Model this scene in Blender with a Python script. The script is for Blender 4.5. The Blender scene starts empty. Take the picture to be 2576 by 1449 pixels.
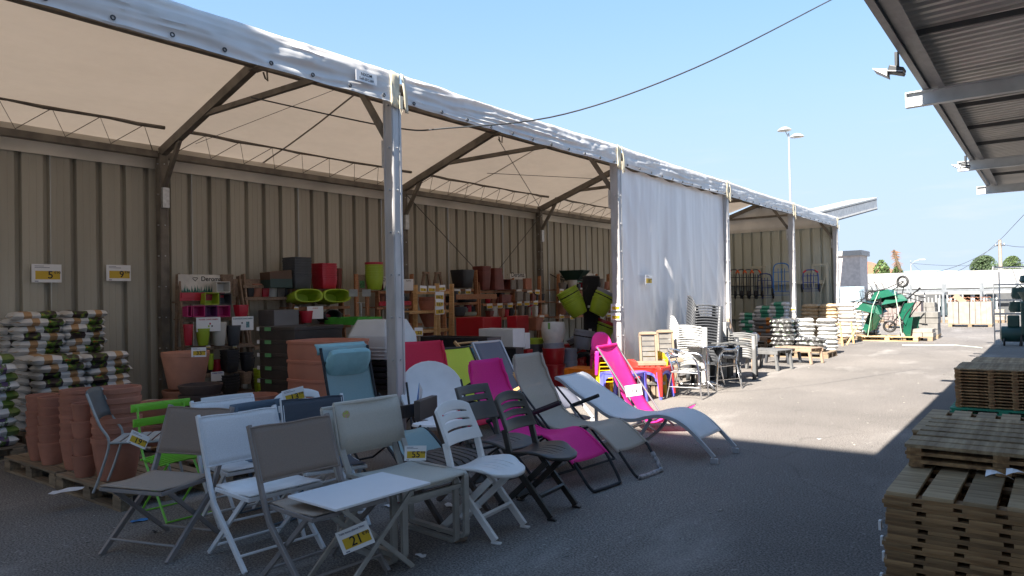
import bpy, math, random
from mathutils import Vector, Matrix
import mathutils.noise as mn
random.seed(7)
C = bpy.context.scene.collection
R = math.radians
PI = math.pi
sc = bpy.context.scene

# ---------------------------------------------------------------- camera
FPX, YAW, PITCH, ROLL, EYE = 1810.8, 0.6446, 0.0145, -0.0197, 1.6
_F = Vector((-math.sin(YAW)*math.cos(PITCH), math.cos(YAW)*math.cos(PITCH), math.sin(PITCH)))
_R0 = Vector((math.cos(YAW), math.sin(YAW), 0)); _U0 = _R0.cross(_F)
_R = _R0*math.cos(ROLL)+_U0*math.sin(ROLL); _U = -_R0*math.sin(ROLL)+_U0*math.cos(ROLL)
cam_d = bpy.data.cameras.new('camera'); cam = bpy.data.objects.new('camera', cam_d); C.objects.link(cam)
cam_d.sensor_width = 36; cam_d.lens = FPX/2576*36; cam_d.clip_end = 5000; cam_d.clip_start = 0.05
m3 = Matrix((_R, _U, -_F)).transposed(); cam.matrix_world = Matrix.Translation((0, 0, EYE)) @ m3.to_4x4()
sc.camera = cam
# ---------------------------------------------------------------- sky, sun, exposure
SUN_EL, SUN_AZ = R(45), R(-2)      # light travels towards +Y, a little to +X
sun_dir = Vector((math.sin(SUN_AZ)*math.cos(SUN_EL), math.cos(SUN_AZ)*math.cos(SUN_EL), -math.sin(SUN_EL)))
w = bpy.data.worlds.new('World'); sc.world = w; w.use_nodes = True
nt = w.node_tree; nt.nodes.clear()
sky = nt.nodes.new('ShaderNodeTexSky'); sky.sky_type = 'NISHITA'; sky.sun_disc = False
sky.sun_elevation = SUN_EL; sky.sun_rotation = PI+SUN_AZ
sky.air_density = 1.0; sky.dust_density = 0.15; sky.ozone_density = 3.0
bg = nt.nodes.new('ShaderNodeBackground'); bg.inputs[1].default_value = 0.15
tc = nt.nodes.new('ShaderNodeTexCoord'); mp = nt.nodes.new('ShaderNodeMapping'); mp.inputs['Scale'].default_value = (3, 3, 22)
nz = nt.nodes.new('ShaderNodeTexNoise'); nz.inputs['Scale'].default_value = 1.6; nz.inputs['Detail'].default_value = 8; nz.inputs['Roughness'].default_value = .62
rp = nt.nodes.new('ShaderNodeValToRGB'); rp.color_ramp.elements[0].position = .55; rp.color_ramp.elements[1].position = .8
sep = nt.nodes.new('ShaderNodeSeparateXYZ')
hm = nt.nodes.new('ShaderNodeMapRange'); hm.inputs[1].default_value = .26; hm.inputs[2].default_value = .03; hm.inputs[3].default_value = 0; hm.inputs[4].default_value = .75
mu = nt.nodes.new('ShaderNodeMath'); mu.operation = 'MULTIPLY'
mx = nt.nodes.new('ShaderNodeMixRGB'); mx.inputs[2].default_value = (1.22, 1.32, 1.50, 1)
L = nt.links.new
L(tc.outputs['Generated'], mp.inputs[0]); L(mp.outputs[0], nz.inputs[0]); L(nz.outputs[0], rp.inputs[0])
L(tc.outputs['Generated'], sep.inputs[0]); L(sep.outputs[2], hm.inputs[0]); L(rp.outputs[0], mu.inputs[0]); L(hm.outputs[0], mu.inputs[1])
kn = nt.nodes.new('ShaderNodeVectorMath'); kn.operation = 'DIVIDE'; kn.inputs[1].default_value = (.92, 1.62, 2.55)
ka = nt.nodes.new('ShaderNodeVectorMath'); ka.operation = 'ADD'; ka.inputs[1].default_value = (1, 1, 1)
kd = nt.nodes.new('ShaderNodeVectorMath'); kd.operation = 'DIVIDE'   # soft shoulder over the whole sky, as the camera's response has
L(sky.outputs[0], kn.inputs[0]); L(kn.outputs[0], ka.inputs[0]); L(sky.outputs[0], kd.inputs[0]); L(ka.outputs[0], kd.inputs[1]); L(mu.outputs[0], mx.inputs[0]); 
hz_ = nt.nodes.new('ShaderNodeMapRange'); hz_.interpolation_type = 'SMOOTHSTEP'; hz_.inputs[1].default_value = .42; hz_.inputs[2].default_value = .0; hz_.inputs[3].default_value = 0; hz_.inputs[4].default_value = .78   # pale haze low in the sky, all round
hx = nt.nodes.new('ShaderNodeMixRGB'); hx.inputs[2].default_value = (1.02, 1.14, 1.36, 1)
L(sep.outputs[2], hz_.inputs[0]); L(hz_.outputs[0], hx.inputs[0]); L(kd.outputs[0], hx.inputs[1]); L(hx.outputs[0], mx.inputs[1]); L(mx.outputs[0], bg.inputs[0])
wo = nt.nodes.new('ShaderNodeOutputWorld'); L(bg.outputs[0], wo.inputs[0])
sl = bpy.data.lights.new('sun', 'SUN'); sl.energy = 3.85; sl.angle = R(0.5); sl.color = (1, .93, .83)
so = bpy.data.objects.new('sun', sl); C.objects.link(so); so.rotation_euler = sun_dir.to_track_quat('-Z', 'Y').to_euler()
so.location = (0, 0, 30)
sc.view_settings.view_transform = 'Standard'; sc.view_settings.look = 'None'; sc.view_settings.gamma = 1
sc.view_settings.exposure = 2.3; sc.view_settings.use_curve_mapping = False
sc.cycles.max_bounces = 8; sc.cycles.diffuse_bounces = 4; sc.cycles.transparent_max_bounces = 16
sc.cycles.use_denoising = True

# ---------------------------------------------------------------- helpers
W2, H2 = 1288, 724.5
def ray(px, py): return _F*FPX+_R*(px-W2)-_U*(py-H2)
def at(px, py, z=0.0):
    d = ray(px, py); t = (z-EYE)/d.z; return Vector((d.x*t, d.y*t, z))
def atx(px, py, X):
    d = ray(px, py); t = X/d.x; return Vector((X, d.y*t, EYE+d.z*t))
def aty(px, py, Y):
    d = ray(px, py); t = Y/d.y; return Vector((d.x*t, Y, EYE+d.z*t))
MATS = {}
def M(name, col, rough=.6, metal=0.0, var=.12, scale=6.0, bump=0.0, bscale=80.0, spec=.5, stretch=(1, 1, 1), rnd=0.0, trans=None, alpha=None, col2=None, thr=(.35, .65), coat=0):
    if name in MATS: return MATS[name]
    m = bpy.data.materials.new(name); m.use_nodes = True; MATS[name] = m
    n = m.node_tree.nodes; l = m.node_tree.links.new; b = n['Principled BSDF']
    b.inputs['Roughness'].default_value = rough; b.inputs['Metallic'].default_value = metal
    b.inputs['Specular IOR Level'].default_value = spec; b.inputs['Coat Weight'].default_value = coat
    t = n.new('ShaderNodeTexCoord'); mpn = n.new('ShaderNodeMapping'); mpn.inputs['Scale'].default_value = stretch
    l(t.outputs['Object'], mpn.inputs[0])
    no = n.new('ShaderNodeTexNoise'); no.inputs['Scale'].default_value = scale; no.inputs['Detail'].default_value = 5; l(mpn.outputs[0], no.inputs[0])
    cr = n.new('ShaderNodeValToRGB'); cr.color_ramp.elements[0].position = thr[0]; cr.color_ramp.elements[1].position = thr[1]
    c2 = col2 or tuple(min(1, c*(1+var)) for c in col); c1 = col if col2 else tuple(c*(1-var) for c in col)
    cr.color_ramp.elements[0].color = (*c1, 1); cr.color_ramp.elements[1].color = (*c2, 1)
    l(no.outputs[0], cr.inputs[0]); out = cr.outputs[0]
    if rnd:
        oi = n.new('ShaderNodeObjectInfo'); hs = n.new('ShaderNodeHueSaturation'); mr = n.new('ShaderNodeMapRange')
        mr.inputs[3].default_value = 1-rnd; mr.inputs[4].default_value = 1+rnd
        l(oi.outputs['Random'], mr.inputs[0]); l(mr.outputs[0], hs.inputs['Value']); l(out, hs.inputs['Color']); out = hs.outputs[0]
    l(out, b.inputs['Base Color'])
    if bump:
        bn = n.new('ShaderNodeTexNoise'); bn.inputs['Scale'].default_value = bscale; bn.inputs['Detail'].default_value = 4; l(mpn.outputs[0], bn.inputs[0])
        bp = n.new('ShaderNodeBump'); bp.inputs['Strength'].default_value = bump; bp.inputs['Distance'].default_value = .01
        l(bn.outputs[0], bp.inputs['Height']); l(bp.outputs[0], b.inputs['Normal'])
    o = n['Material Output']
    if trans:
        tr = n.new('ShaderNodeBsdfTranslucent'); tr.inputs[0].default_value = (*trans, 1); ad = n.new('ShaderNodeAddShader')
        l(b.outputs[0], ad.inputs[0]); l(tr.outputs[0], ad.inputs[1]); l(ad.outputs[0], o.inputs[0])
    if alpha is not None:
        tp = n.new('ShaderNodeBsdfTransparent'); mi = n.new('ShaderNodeMixShader'); mi.inputs[0].default_value = alpha
        src = o.inputs[0].links[0].from_socket; l(tp.outputs[0], mi.inputs[1]); l(src, mi.inputs[2]); l(mi.outputs[0], o.inputs[0])
    return m

class MB:
    def __init__(s): s.v = []; s.f = []
    def add(s, vs, fs):
        k = len(s.v); s.v += [tuple(v) for v in vs]; s.f += [tuple(i+k for i in f) for f in fs]; return s
    def box(s, c, d, rot=None):
        c = Vector(c); h = [Vector(((i & 1)*2-1, (i >> 1 & 1)*2-1, (i >> 2 & 1)*2-1)) for i in range(8)]
        vs = []
        for q in h:
            p = Vector((q.x*d[0]/2, q.y*d[1]/2, q.z*d[2]/2))
            if rot is not None: p = rot @ p
            vs.append(c+p)
        return s.add(vs, [(0, 2, 3, 1), (4, 5, 7, 6), (0, 1, 5, 4), (2, 6, 7, 3), (0, 4, 6, 2), (1, 3, 7, 5)])
    def bx(s, x0, x1, y0, y1, z0, z1): return s.box(((x0+x1)/2, (y0+y1)/2, (z0+z1)/2), (abs(x1-x0), abs(y1-y0), abs(z1-z0)))
    def bar(s, p0, p1, w, h, up=(0, 0, 1)):
        p0 = Vector(p0); p1 = Vector(p1); d = (p1-p0); ln = d.length; d.normalize(); up = Vector(up)
        if abs(d.dot(up)) > .98: up = Vector((0, 1, 0))
        x = d.cross(up).normalized(); z = x.cross(d).normalized()
        rot = Matrix((x, d, z)).transposed(); return s.box((p0+p1)/2, (w, ln, h), rot)
    def tube(s, pts, r, n=8, closed=False):
        pts = [Vector(p) for p in pts]; N = len(pts); k = len(s.v); vs = []; fs = []
        nrm = None
        for i in range(N):
            if closed: t = (pts[(i+1) % N]-pts[i-1])
            else: t = pts[min(i+1, N-1)]-pts[max(i-1, 0)]
            t.normalize()
            if nrm is None:
                nrm = t.cross(Vector((0, 0, 1)))
                if nrm.length < .1: nrm = t.cross(Vector((0, 1, 0)))
                nrm.normalize()
            else:
                nrm = nrm-t*nrm.dot(t)
                nrm = nrm.normalized() if nrm.length > 1e-5 else t.orthogonal().normalized()
            b = t.cross(nrm); rr = r[i] if isinstance(r, (list, tuple)) else r
            for j in range(n): a = 2*PI*j/n; vs.append(pts[i]+nrm*math.cos(a)*rr+b*math.sin(a)*rr)
        for i in range(N if closed else N-1):
            for j in range(n):
                a = i*n+j; b2 = i*n+(j+1) % n; c = ((i+1) % N)*n+(j+1) % n; d = ((i+1) % N)*n+j; fs.append((a, b2, c, d))
        if not closed: fs.append(tuple(range(n-1, -1, -1))); fs.append(tuple((N-1)*n+j for j in range(n)))
        return s.add(vs, fs)
    def lathe(s, prof, n=24, c=(0, 0, 0), rx=1, ry=1, sq=2.0, cap=False):
        vs = []; fs = []; c = Vector(c)
        for (r, z) in prof:
            for j in range(n):
                a = 2*PI*j/n; ca, sa = math.cos(a), math.sin(a)
                k = (abs(ca)**sq+abs(sa)**sq)**(-1/sq)
                vs.append(c+Vector((r*rx*ca*k, r*ry*sa*k, z)))
        for i in range(len(prof)-1):
            for j in range(n): fs.append((i*n+j, i*n+(j+1) % n, (i+1)*n+(j+1) % n, (i+1)*n+j))
        if cap: fs.append(tuple(range(n-1, -1, -1))); fs.append(tuple((len(prof)-1)*n+j for j in range(n)))
        return s.add(vs, fs)
    def grid(s, fn, nu, nv):
        vs = [fn(i/nu, j/nv) for j in range(nv+1) for i in range(nu+1)]
        fs = [(j*(nu+1)+i, j*(nu+1)+i+1, (j+1)*(nu+1)+i+1, (j+1)*(nu+1)+i) for j in range(nv) for i in range(nu)]
        return s.add(vs, fs)
    def prism(s, poly, a, b, axis='x'):
        n = len(poly)
        def P(q, t): return {'x': (t, q[0], q[1]), 'y': (q[0], t, q[1]), 'z': (q[0], q[1], t)}[axis]
        vs = [P(q, a) for q in poly]+[P(q, b) for q in poly]
        fs = [tuple(range(n-1, -1, -1)), tuple(range(n, 2*n))]+[(i, (i+1) % n, n+(i+1) % n, n+i) for i in range(n)]
        return s.add(vs, fs)
    def mesh(s, name, mat, smooth=False):
        me = bpy.data.meshes.new(name); me.from_pydata(s.v, [], s.f); me.update()
        import bmesh
        bm = bmesh.new(); bm.from_mesh(me); bmesh.ops.recalc_face_normals(bm, faces=bm.faces); bm.to_mesh(me); bm.free()
        if mat: me.materials.append(mat)
        if smooth:
            me.polygons.foreach_set('use_smooth', [True]*len(me.polygons))
            try: me.set_sharp_from_angle(angle=R(smooth if smooth is not True else 40))
            except Exception: pass
        return me
    def build(s, name, mat, parent=None, smooth=False, bev=0, thick=0, off=0, kind=None):
        o = bpy.data.objects.new(name, s.mesh(name, mat, smooth)); C.objects.link(o)
        if parent: o.parent = parent
        if thick: m = o.modifiers.new('t', 'SOLIDIFY'); m.thickness = thick; m.offset = off
        if bev:
            m = o.modifiers.new('b', 'BEVEL'); m.width = bev; m.segments = 2; m.limit_method = 'ANGLE'; m.angle_limit = R(35)
            if not smooth: m.harden_normals = False
        if kind: o['kind'] = kind
        return o
def tag(o, label=None, cat=None, group=None, kind=None):
    if label: o['label'] = label
    if cat: o['category'] = cat
    if group: o['group'] = group
    if kind: o['kind'] = kind
    return o
def thing(name, label, cat, loc=(0, 0, 0), rz=0, group=None):
    o = bpy.data.objects.new(name, None); C.objects.link(o); o.location = loc; o.rotation_euler = (0, 0, rz); o.empty_display_size = .1
    return tag(o, label, cat, group)
def kids(o): return [c for c in bpy.data.objects if c.parent == o]
_KIDS = {}
def copy_tree(o, loc=None, rz=None, label=None, group=None, parent=None):
    c = o.copy(); C.objects.link(c); c.parent = parent
    if loc is not None: c.location = loc
    if rz is not None: c.rotation_euler = (0, 0, rz) if not isinstance(rz, tuple) else rz
    if label: c['label'] = label
    if group: c['group'] = group
    if o.name not in _KIDS: _KIDS[o.name] = kids(o)
    for ch in _KIDS[o.name]: copy_tree(ch, parent=c)
    return c
def textmesh(name, body, size, mat, parent, loc, rot=(0, 0, 0), ax='RIGHT', depth=.0006, sx=1):
    cu = bpy.data.curves.new(name, 'FONT'); cu.body = body; cu.size = size; cu.align_x = ax; cu.align_y = 'CENTER'; cu.extrude = depth; cu.offset = size*.012
    to = bpy.data.objects.new('t', cu); C.objects.link(to)
    me = bpy.data.meshes.new_from_object(to.evaluated_get(bpy.context.evaluated_depsgraph_get())); bpy.data.objects.remove(to); bpy.data.curves.remove(cu)
    me.materials.clear(); me.materials.append(mat)
    o = bpy.data.objects.new(name, me); C.objects.link(o); o.parent = parent; o.location = loc; o.rotation_euler = rot; o.scale = (sx, 1, 1)
    return o
ORD = ['bottom', 'second', 'third', 'fourth', 'fifth', 'sixth', 'seventh', 'eighth', 'ninth', 'tenth', 'eleventh', 'twelfth', 'thirteenth', 'fourteenth', 'fifteenth', 'sixteenth']

# ---------------------------------------------------------------- materials
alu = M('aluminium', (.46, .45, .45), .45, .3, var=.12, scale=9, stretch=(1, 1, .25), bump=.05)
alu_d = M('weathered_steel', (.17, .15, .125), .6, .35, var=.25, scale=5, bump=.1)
galv = M('galvanised', (.5, .51, .52), .45, .6, var=.15, scale=20)
steel_w = M('painted_steel', (.5, .51, .5), .5, .1, var=.08)
steel_dk = M('dark_steel', (.045, .047, .05), .45, .2)
black_pl = M('black_plastic', (.012, .012, .014), .45, var=.2)
char_pl = M('charcoal_plastic', (.035, .037, .042), .5, var=.15)
white_pl = M('white_plastic', (.72, .73, .74), .4, var=.03)
white_met = M('white_metal', (.7, .72, .75), .35, var=.03)
card = M('card', (.75, .75, .76), .5, var=.02)
yellow = M('yellow_print', (.58, .38, .02), .5, var=.04)
ink = M('ink', (.01, .01, .012), .6)
ink_g = M('grey_ink', (.2, .2, .25), .6)
terra = M('terracotta', (.37, .15, .095), .8, var=.16, scale=5, bump=.15, bscale=90, rnd=.12)
terra_d = M('weathered_terracotta', (.27, .12, .075), .85, var=.22, scale=4, bump=.15, rnd=.15, col2=None)
red_pl = M('red_plastic', (.42, .014, .035), .4, var=.08)
lime_pl = M('lime_plastic', (.30, .42, .025), .45, var=.08)
def woodmat(name, c1, c2, rnd=.2, st=(1, 12, 12), sc_=3):
    m = M(name, c1, .75, var=.1, scale=sc_, stretch=st, bump=.35, bscale=14, rnd=rnd, col2=c2, thr=(.35, .68)); return m
pallet_w = woodmat('pallet_wood', (.16, .115, .075), (.30, .22, .14), .25)
pallet_n = woodmat('new_pallet_wood', (.42, .27, .13), (.62, .44, .24), .12)
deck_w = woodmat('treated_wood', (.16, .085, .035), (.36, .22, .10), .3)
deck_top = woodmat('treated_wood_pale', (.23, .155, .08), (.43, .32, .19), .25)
shelf_w = woodmat('shelf_wood', (.30, .13, .06), (.42, .2, .10), .15)
shelf_g = woodmat('weathered_shelf_wood', (.18, .12, .085), (.27, .19, .13), .15)
pine = woodmat('pine', (.50, .28, .11), (.66, .42, .2), .1)

# ---------------------------------------------------------------- ground
am = bpy.data.materials.new('asphalt'); am.use_nodes = True; n = am.node_tree.nodes; l = am.node_tree.links.new; b = n['Principled BSDF']
t = n.new('ShaderNodeTexCoord')
def noise(s, det=6, ro=.6, st=None):
    q = n.new('ShaderNodeTexNoise'); q.inputs['Scale'].default_value = s; q.inputs['Detail'].default_value = det; q.inputs['Roughness'].default_value = ro
    if st:
        mp_ = n.new('ShaderNodeMapping'); mp_.inputs['Scale'].default_value = st; l(t.outputs['Object'], mp_.inputs[0]); l(mp_.outputs[0], q.inputs[0])
    else: l(t.outputs['Object'], q.inputs[0])
    return q.outputs[0]
def ramp(src, p0, c0, p1, c1):
    q = n.new('ShaderNodeValToRGB'); q.color_ramp.elements[0].position = p0; q.color_ramp.elements[0].color = (*c0, 1)
    q.color_ramp.elements[1].position = p1; q.color_ramp.elements[1].color = (*c1, 1); l(src, q.inputs[0]); return q.outputs[0]
def mixc(a, b_, fac, mode='MIX', f=None):
    q = n.new('ShaderNodeMixRGB'); q.blend_type = mode; l(a, q.inputs[1]); l(b_, q.inputs[2])
    if f is not None: q.inputs[0].default_value = f
    else: l(fac, q.inputs[0])
    return q.outputs[0]
base = ramp(noise(.45), .3, (.145, .136, .128), .7, (.212, .198, .186))
spk = ramp(noise(75, 3, .7), .38, (.35, .35, .36), .66, (1.7, 1.65, 1.6))
c = mixc(base, spk, None, 'MULTIPLY', 1.0)
vo = n.new('ShaderNodeTexVoronoi'); vo.inputs['Scale'].default_value = 55; l(t.outputs['Object'], vo.inputs[0])
chip = ramp(vo.outputs['Color'], .86, (0, 0, 0), .97, (1, 1, 1))
lightc = n.new('ShaderNodeRGB'); lightc.outputs[0].default_value = (.40, .38, .36, 1)
cf = n.new('ShaderNodeMath'); cf.operation = 'MULTIPLY'; cf.inputs[1].default_value = .5; l(chip, cf.inputs[0])
c = mixc(c, lightc.outputs[0], cf.outputs[0])
st = ramp(noise(.5, 5, .6, (2.4, .8, 1)), .56, (0, 0, 0), .76, (.5, .5, .5)); c = mixc(c, lightc.outputs[0], st)
st2 = ramp(noise(1.6, 7, .7, (.5, 2.6, 1)), .66, (0, 0, 0), .78, (.55, .55, .55)); c = mixc(c, lightc.outputs[0], st2)
pt = ramp(noise(.11, 3, .5, (1.6, .6, 1)), .42, (.86, .86, .87), .60, (1.10, 1.09, 1.07)); c = mixc(c, pt, None, 'MULTIPLY', 1.0)
oil = ramp(noise(1.3, 4, .6), .66, (1, 1, 1), .8, (.6, .6, .62)); c = mixc(c, oil, None, 'MULTIPLY', 1.0)
cell = n.new('ShaderNodeTexVoronoi'); cell.feature = 'DISTANCE_TO_EDGE'; cell.inputs['Scale'].default_value = .17
wv = n.new('ShaderNodeTexNoise'); wv.inputs['Scale'].default_value = .8; wv.inputs['Detail'].default_value = 6; l(t.outputs['Object'], wv.inputs[0])
va = n.new('ShaderNodeMixRGB'); va.blend_type = 'ADD'; va.inputs[0].default_value = 1.2; l(t.outputs['Object'], va.inputs[1]); l(wv.outputs['Color'], va.inputs[2]); l(va.outputs[0], cell.inputs[0])
crk = ramp(cell.outputs['Distance'], .0, (.8, .8, .8), .002, (1, 1, 1)); c = mixc(c, crk, None, 'MULTIPLY', 1.0)
l(c, b.inputs['Base Color']); b.inputs['Roughness'].default_value = .88; b.inputs['Specular IOR Level'].default_value = .35
bpn = n.new('ShaderNodeBump'); bpn.inputs['Strength'].default_value = .5; bpn.inputs['Distance'].default_value = .006
l(noise(60, 5, .75), bpn.inputs['Height']); l(bpn.outputs[0], b.inputs['Normal'])
g = MB()
xs = [-1500, -60, -20, 0, 20, 60, 1500]; ys = [-300, -20, 0, 20, 60, 200, 3000]
g.grid(lambda u, v: (xs[round(u*6)], ys[round(v*6)], 0), 6, 6)
tag(g.build('ground', am), 'grey asphalt yard surface, half in shade and half in sun', kind='structure')

# ---------------------------------------------------------------- corrugated metal wall
wallm = M('wall_sheet', (.39, .365, .305), .8, 0, var=.12, scale=1.6, stretch=(1, 1, .22), bump=.0, spec=.2, rnd=.05)
LX, PER = -10.85, .335
def wall_panel_mb(nper, h):
    P = []
    for k in range(nper):
        y = k*PER
        P += [(y, 0), (y+.075, 0), (y+.08, .004), (y+.086, 0), (y+.165, 0), (y+.17, .004), (y+.176, 0), (y+.245, 0), (y+.256, -.085), (y+.322, -.085), (y+.333, 0)]
    P.append((nper*PER, 0))
    mb = MB(); nn = len(P)
    mb.add([(p[1], p[0], 0) for p in P]+[(p[1], p[0], h) for p in P], [(i, i+1, nn+i+1, nn+i) for i in range(nn-1)])
    return mb
wall = thing('metal_wall', 'long olive grey corrugated metal wall at the back of the tent', 'wall', (LX, -5.0, 0))
pm = None
for k in range(31):
    if pm is None: pm = wall_panel_mb(3, 3.9).mesh('wall_panel', wallm)
    o = bpy.data.objects.new('wall_panel', pm); C.objects.link(o); o.parent = wall; o.location = (0.001*(k % 2), k*3*PER, 0)
fl = MB(); fl.bx(-.06, .03, 0, 31.1, 3.9, 3.96); fl.build('top_flashing', M('flashing_paint', (.2, .19, .17), .6), wall)
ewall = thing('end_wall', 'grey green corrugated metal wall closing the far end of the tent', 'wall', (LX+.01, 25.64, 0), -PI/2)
pm2 = pm.copy(); pm2.materials[0] = M('end_wall_sheet_lit', (.50, .51, .44), .75, 0, var=.08, scale=1.6, stretch=(1, 1, .22), spec=.2)  # lighter copy of the wall sheet, bounce light painted into its colour
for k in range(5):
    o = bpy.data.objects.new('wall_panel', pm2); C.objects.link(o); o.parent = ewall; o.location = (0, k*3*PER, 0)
    # local +x faces -Y world after rotation
MB().bx(-.03, .05, 5.0, 5.12, 0, 3.93).build('corner_trim', steel_w, ewall)

# ---------------------------------------------------------------- tent
EX, RX, BX = -5.73, -8.21, -10.69
YF = [-4.6, .45, 5.5, 10.53, 15.46, 20.48, 25.5]
EZ, RZ = 3.88, 4.78
pvc = M('white_tarpaulin', (.56, .555, .55), .4, var=.06, scale=2, trans=(.125, .098, .072), bump=.1, bscale=5)
pvc_in = M('roof_tarpaulin', (.55, .52, .46), .55, var=.22, scale=1.3, stretch=(1, .5, 1), trans=(.080, .064, .050), bump=.05, bscale=4)
cream = M('cream_webbing', (.62, .56, .42), .6)
tent = thing('frame_tent', 'long white frame tent with galvanised posts along the metal wall', 'tent', (0, 0, 0))
for i, y in enumerate(YF):
    for side, X in ((1, EX), (-1, BX)):
        mb = MB(); w_ = .14 if side > 0 else .13
        # extruded channel section: box with grooves
        mb.bx(X-w_/2, X+w_/2, y-w_/2, y+w_/2, .012, EZ)
        mb.bx(X+w_/2, X+w_/2+.006, y-w_/2+.01, y-w_/2+.035, .02, EZ-.01); mb.bx(X+w_/2, X+w_/2+.006, y+w_/2-.035, y+w_/2-.01, .02, EZ-.01)
        mb.bx(X-w_/2+.01, X-w_/2+.03, y-w_/2-.005, y-w_/2, .02, EZ-.01)
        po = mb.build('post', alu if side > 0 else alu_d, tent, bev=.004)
        MB().bx(X-.14, X+.14, y-.14, y+.14, 0, .012).build('base_plate', galv, po)
        bb = MB()
        for kz in range(8):
            z = .5+kz*.46
            bb.tube([(X+.02, y-w_/2-.018, z), (X+.02, y-w_/2+.002, z)], .011, 6); bb.tube([(X+w_/2-.01, y, z), (X+w_/2+.016, y, z)], .009, 6)
        bb.build('bolts', galv, po, kind='stuff')
    # rafters
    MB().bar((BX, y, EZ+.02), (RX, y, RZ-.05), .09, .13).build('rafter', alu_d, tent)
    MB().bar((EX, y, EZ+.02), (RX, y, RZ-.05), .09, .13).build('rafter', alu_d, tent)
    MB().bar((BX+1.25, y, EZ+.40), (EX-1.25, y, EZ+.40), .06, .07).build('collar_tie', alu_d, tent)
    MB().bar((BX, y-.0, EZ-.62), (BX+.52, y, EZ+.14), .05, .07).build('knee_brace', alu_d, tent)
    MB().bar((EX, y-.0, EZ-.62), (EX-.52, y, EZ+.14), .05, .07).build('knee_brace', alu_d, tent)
    MB().bx(EX-.12, EX-.07, y-.05, y+.05, EZ-.82, EZ-.52).build('brace_bracket', galv, tent)
    MB().bx(BX+.07, BX+.12, y-.05, y+.05, EZ-.82, EZ-.52).build('brace_bracket', galv, tent)
    j = MB(); j.bx(RX-.11, RX+.11, y-.07, y+.07, RZ-.14, RZ+.02); j.tube([(RX-.02, y+.1, RZ-.14), (RX-.02, y+.13, RZ-.22), (RX+.03, y+.13, RZ-.26), (RX+.06, y+.1, RZ-.14)], .012, 6)
    j.build('ridge_joint', alu_d, tent)
for i in range(6):
    y0, y1 = YF[i]+.07, YF[i+1]-.07
    MB().bx(RX-.05, RX+.05, y0, y1, RZ-.12, RZ+.0).build('ridge_beam', alu_d, tent, bev=.01)
    MB().bx(EX-.05, EX+.03, y0, y1, EZ+.0, EZ+.10).build('eave_beam', alu_d, tent, bev=.01)
    MB().bx(BX-.05, BX+.05, y0, y1, EZ-.07, EZ+.03).build('rear_eave_beam', alu_d, tent, bev=.01)
    tr = MB(); tr.tube([(BX+.42, y0+.1+(y1-y0-.2)*k/12, EZ+.30+.012*math.sin(k*2.1)) for k in range(13)], .028, 8)
    o = tr.build('truss_chord', alu_d, tent, smooth=True)
    zz = MB(); N = 16
    pts = [(BX+.42 if k % 2 else BX+.06, y0+.1+(y1-y0-.2)*k/N, EZ+.29 if k % 2 else EZ+.03) for k in range(N+1)]
    zz.tube(pts, .007, 5); zz.build('lattice_wire', alu_d, tent)
    # roof skins
    def roof(u, v, xa, za, xb, zb, s):
        y = YF[i]+(YF[i+1]-YF[i])*u; x = xa+(xb-xa)*v; z = za+(zb-za)*v
        z -= .05*math.sin(PI*u)*math.sin(PI*v); z += .012*mn.noise(Vector((x*1.5, y*.8, s)))
        return (x, y, z+.07)
    MB().grid(lambda u, v: roof(u, v, EX+.02, EZ+.05, RX, RZ, 1), 20, 14).build('roof_panel', pvc_in, tent, smooth=60)
    MB().grid(lambda u, v: roof(u, v, BX-.42, EZ-.0, RX, RZ, 5), 20, 14).build('roof_panel', pvc_in, tent, smooth=60)
    for (xa, za, s_) in ((EX+.02, EZ+.05, 1), (BX-.42, EZ, 5)):   # welded seam across each roof panel
        MB().grid(lambda u, v: tuple(Vector(roof(.36+.008*u, v, xa, za, RX, RZ, s_))-Vector((0, 0, .006))), 1, 14).build('fabric_seam', M('seam_tape', (.33, .29, .24), .7), tent)
    # rear valance, folded
    MB().grid(lambda u, v: (BX-.12+.03*mn.noise(Vector((YF[i]+u*5, v*2, 3))), YF[i]+(YF[i+1]-YF[i])*u, EZ+.14-.36*v), 60, 5).build('rear_valance', pvc_in, tent, smooth=60)
    # front valance: rolls over the eave then hangs, wrinkled
    amp = [.035, .035, .035, .024, .018, .014][i]
    def val(u, v):
        y = YF[i]+.10+(YF[i+1]-YF[i]-.16)*u
        hgt = .29 if i < 2 else .27
        if v < .25:
            a = v/.25*PI/2; x = EX-.02+.09*math.sin(a); z = EZ+.10+.09+(math.cos(a)-1)*.07+.03
        else: x = EX+.07; z = EZ+.15-(v-.25)/.75*hgt
        p = Vector((y*2.2, v*2.5, i*7.3)); q = Vector((y*.9+v*2.2, v*5, i*3.1)); rr = Vector((y*6, v*1.5, 9+i))
        wr = 1-abs(mn.noise(q))*2.2; wr2 = (1-abs(mn.noise(rr))*2)
        e = amp*(.5*mn.noise(p)+.55*wr+.3*wr2*(1 if v < .6 else .4))
        z += .01*mn.noise(Vector((y*3, 0, 4)))*min(1, v*2)-.018*math.sin(PI*u)*(1 if i > 1 else .3)
        edge = min(1, min(u, 1-u)*14); x += e*(.4+.6*edge)+.01*(1-edge)
        return (x, y, z)
    vo_ = MB().grid(val, 150, 22).build('valance', pvc, tent, smooth=50)
    gm = MB()
    for k in range(11):
        y = YF[i]+.25+(YF[i+1]-YF[i]-.45)*k/10; z = EZ-.09-.018*math.sin(PI*k/10)*(1 if i > 1 else .3)
        cc = Vector((EX+.095, y, z)); pts = [cc+Vector((0, .016*math.cos(a*PI/5), .016*math.sin(a*PI/5))) for a in range(10)]
        gm.tube(pts, .006, 5, closed=True)
    gm.build('grommets', steel_dk, vo_, smooth=True, kind='stuff')
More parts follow.
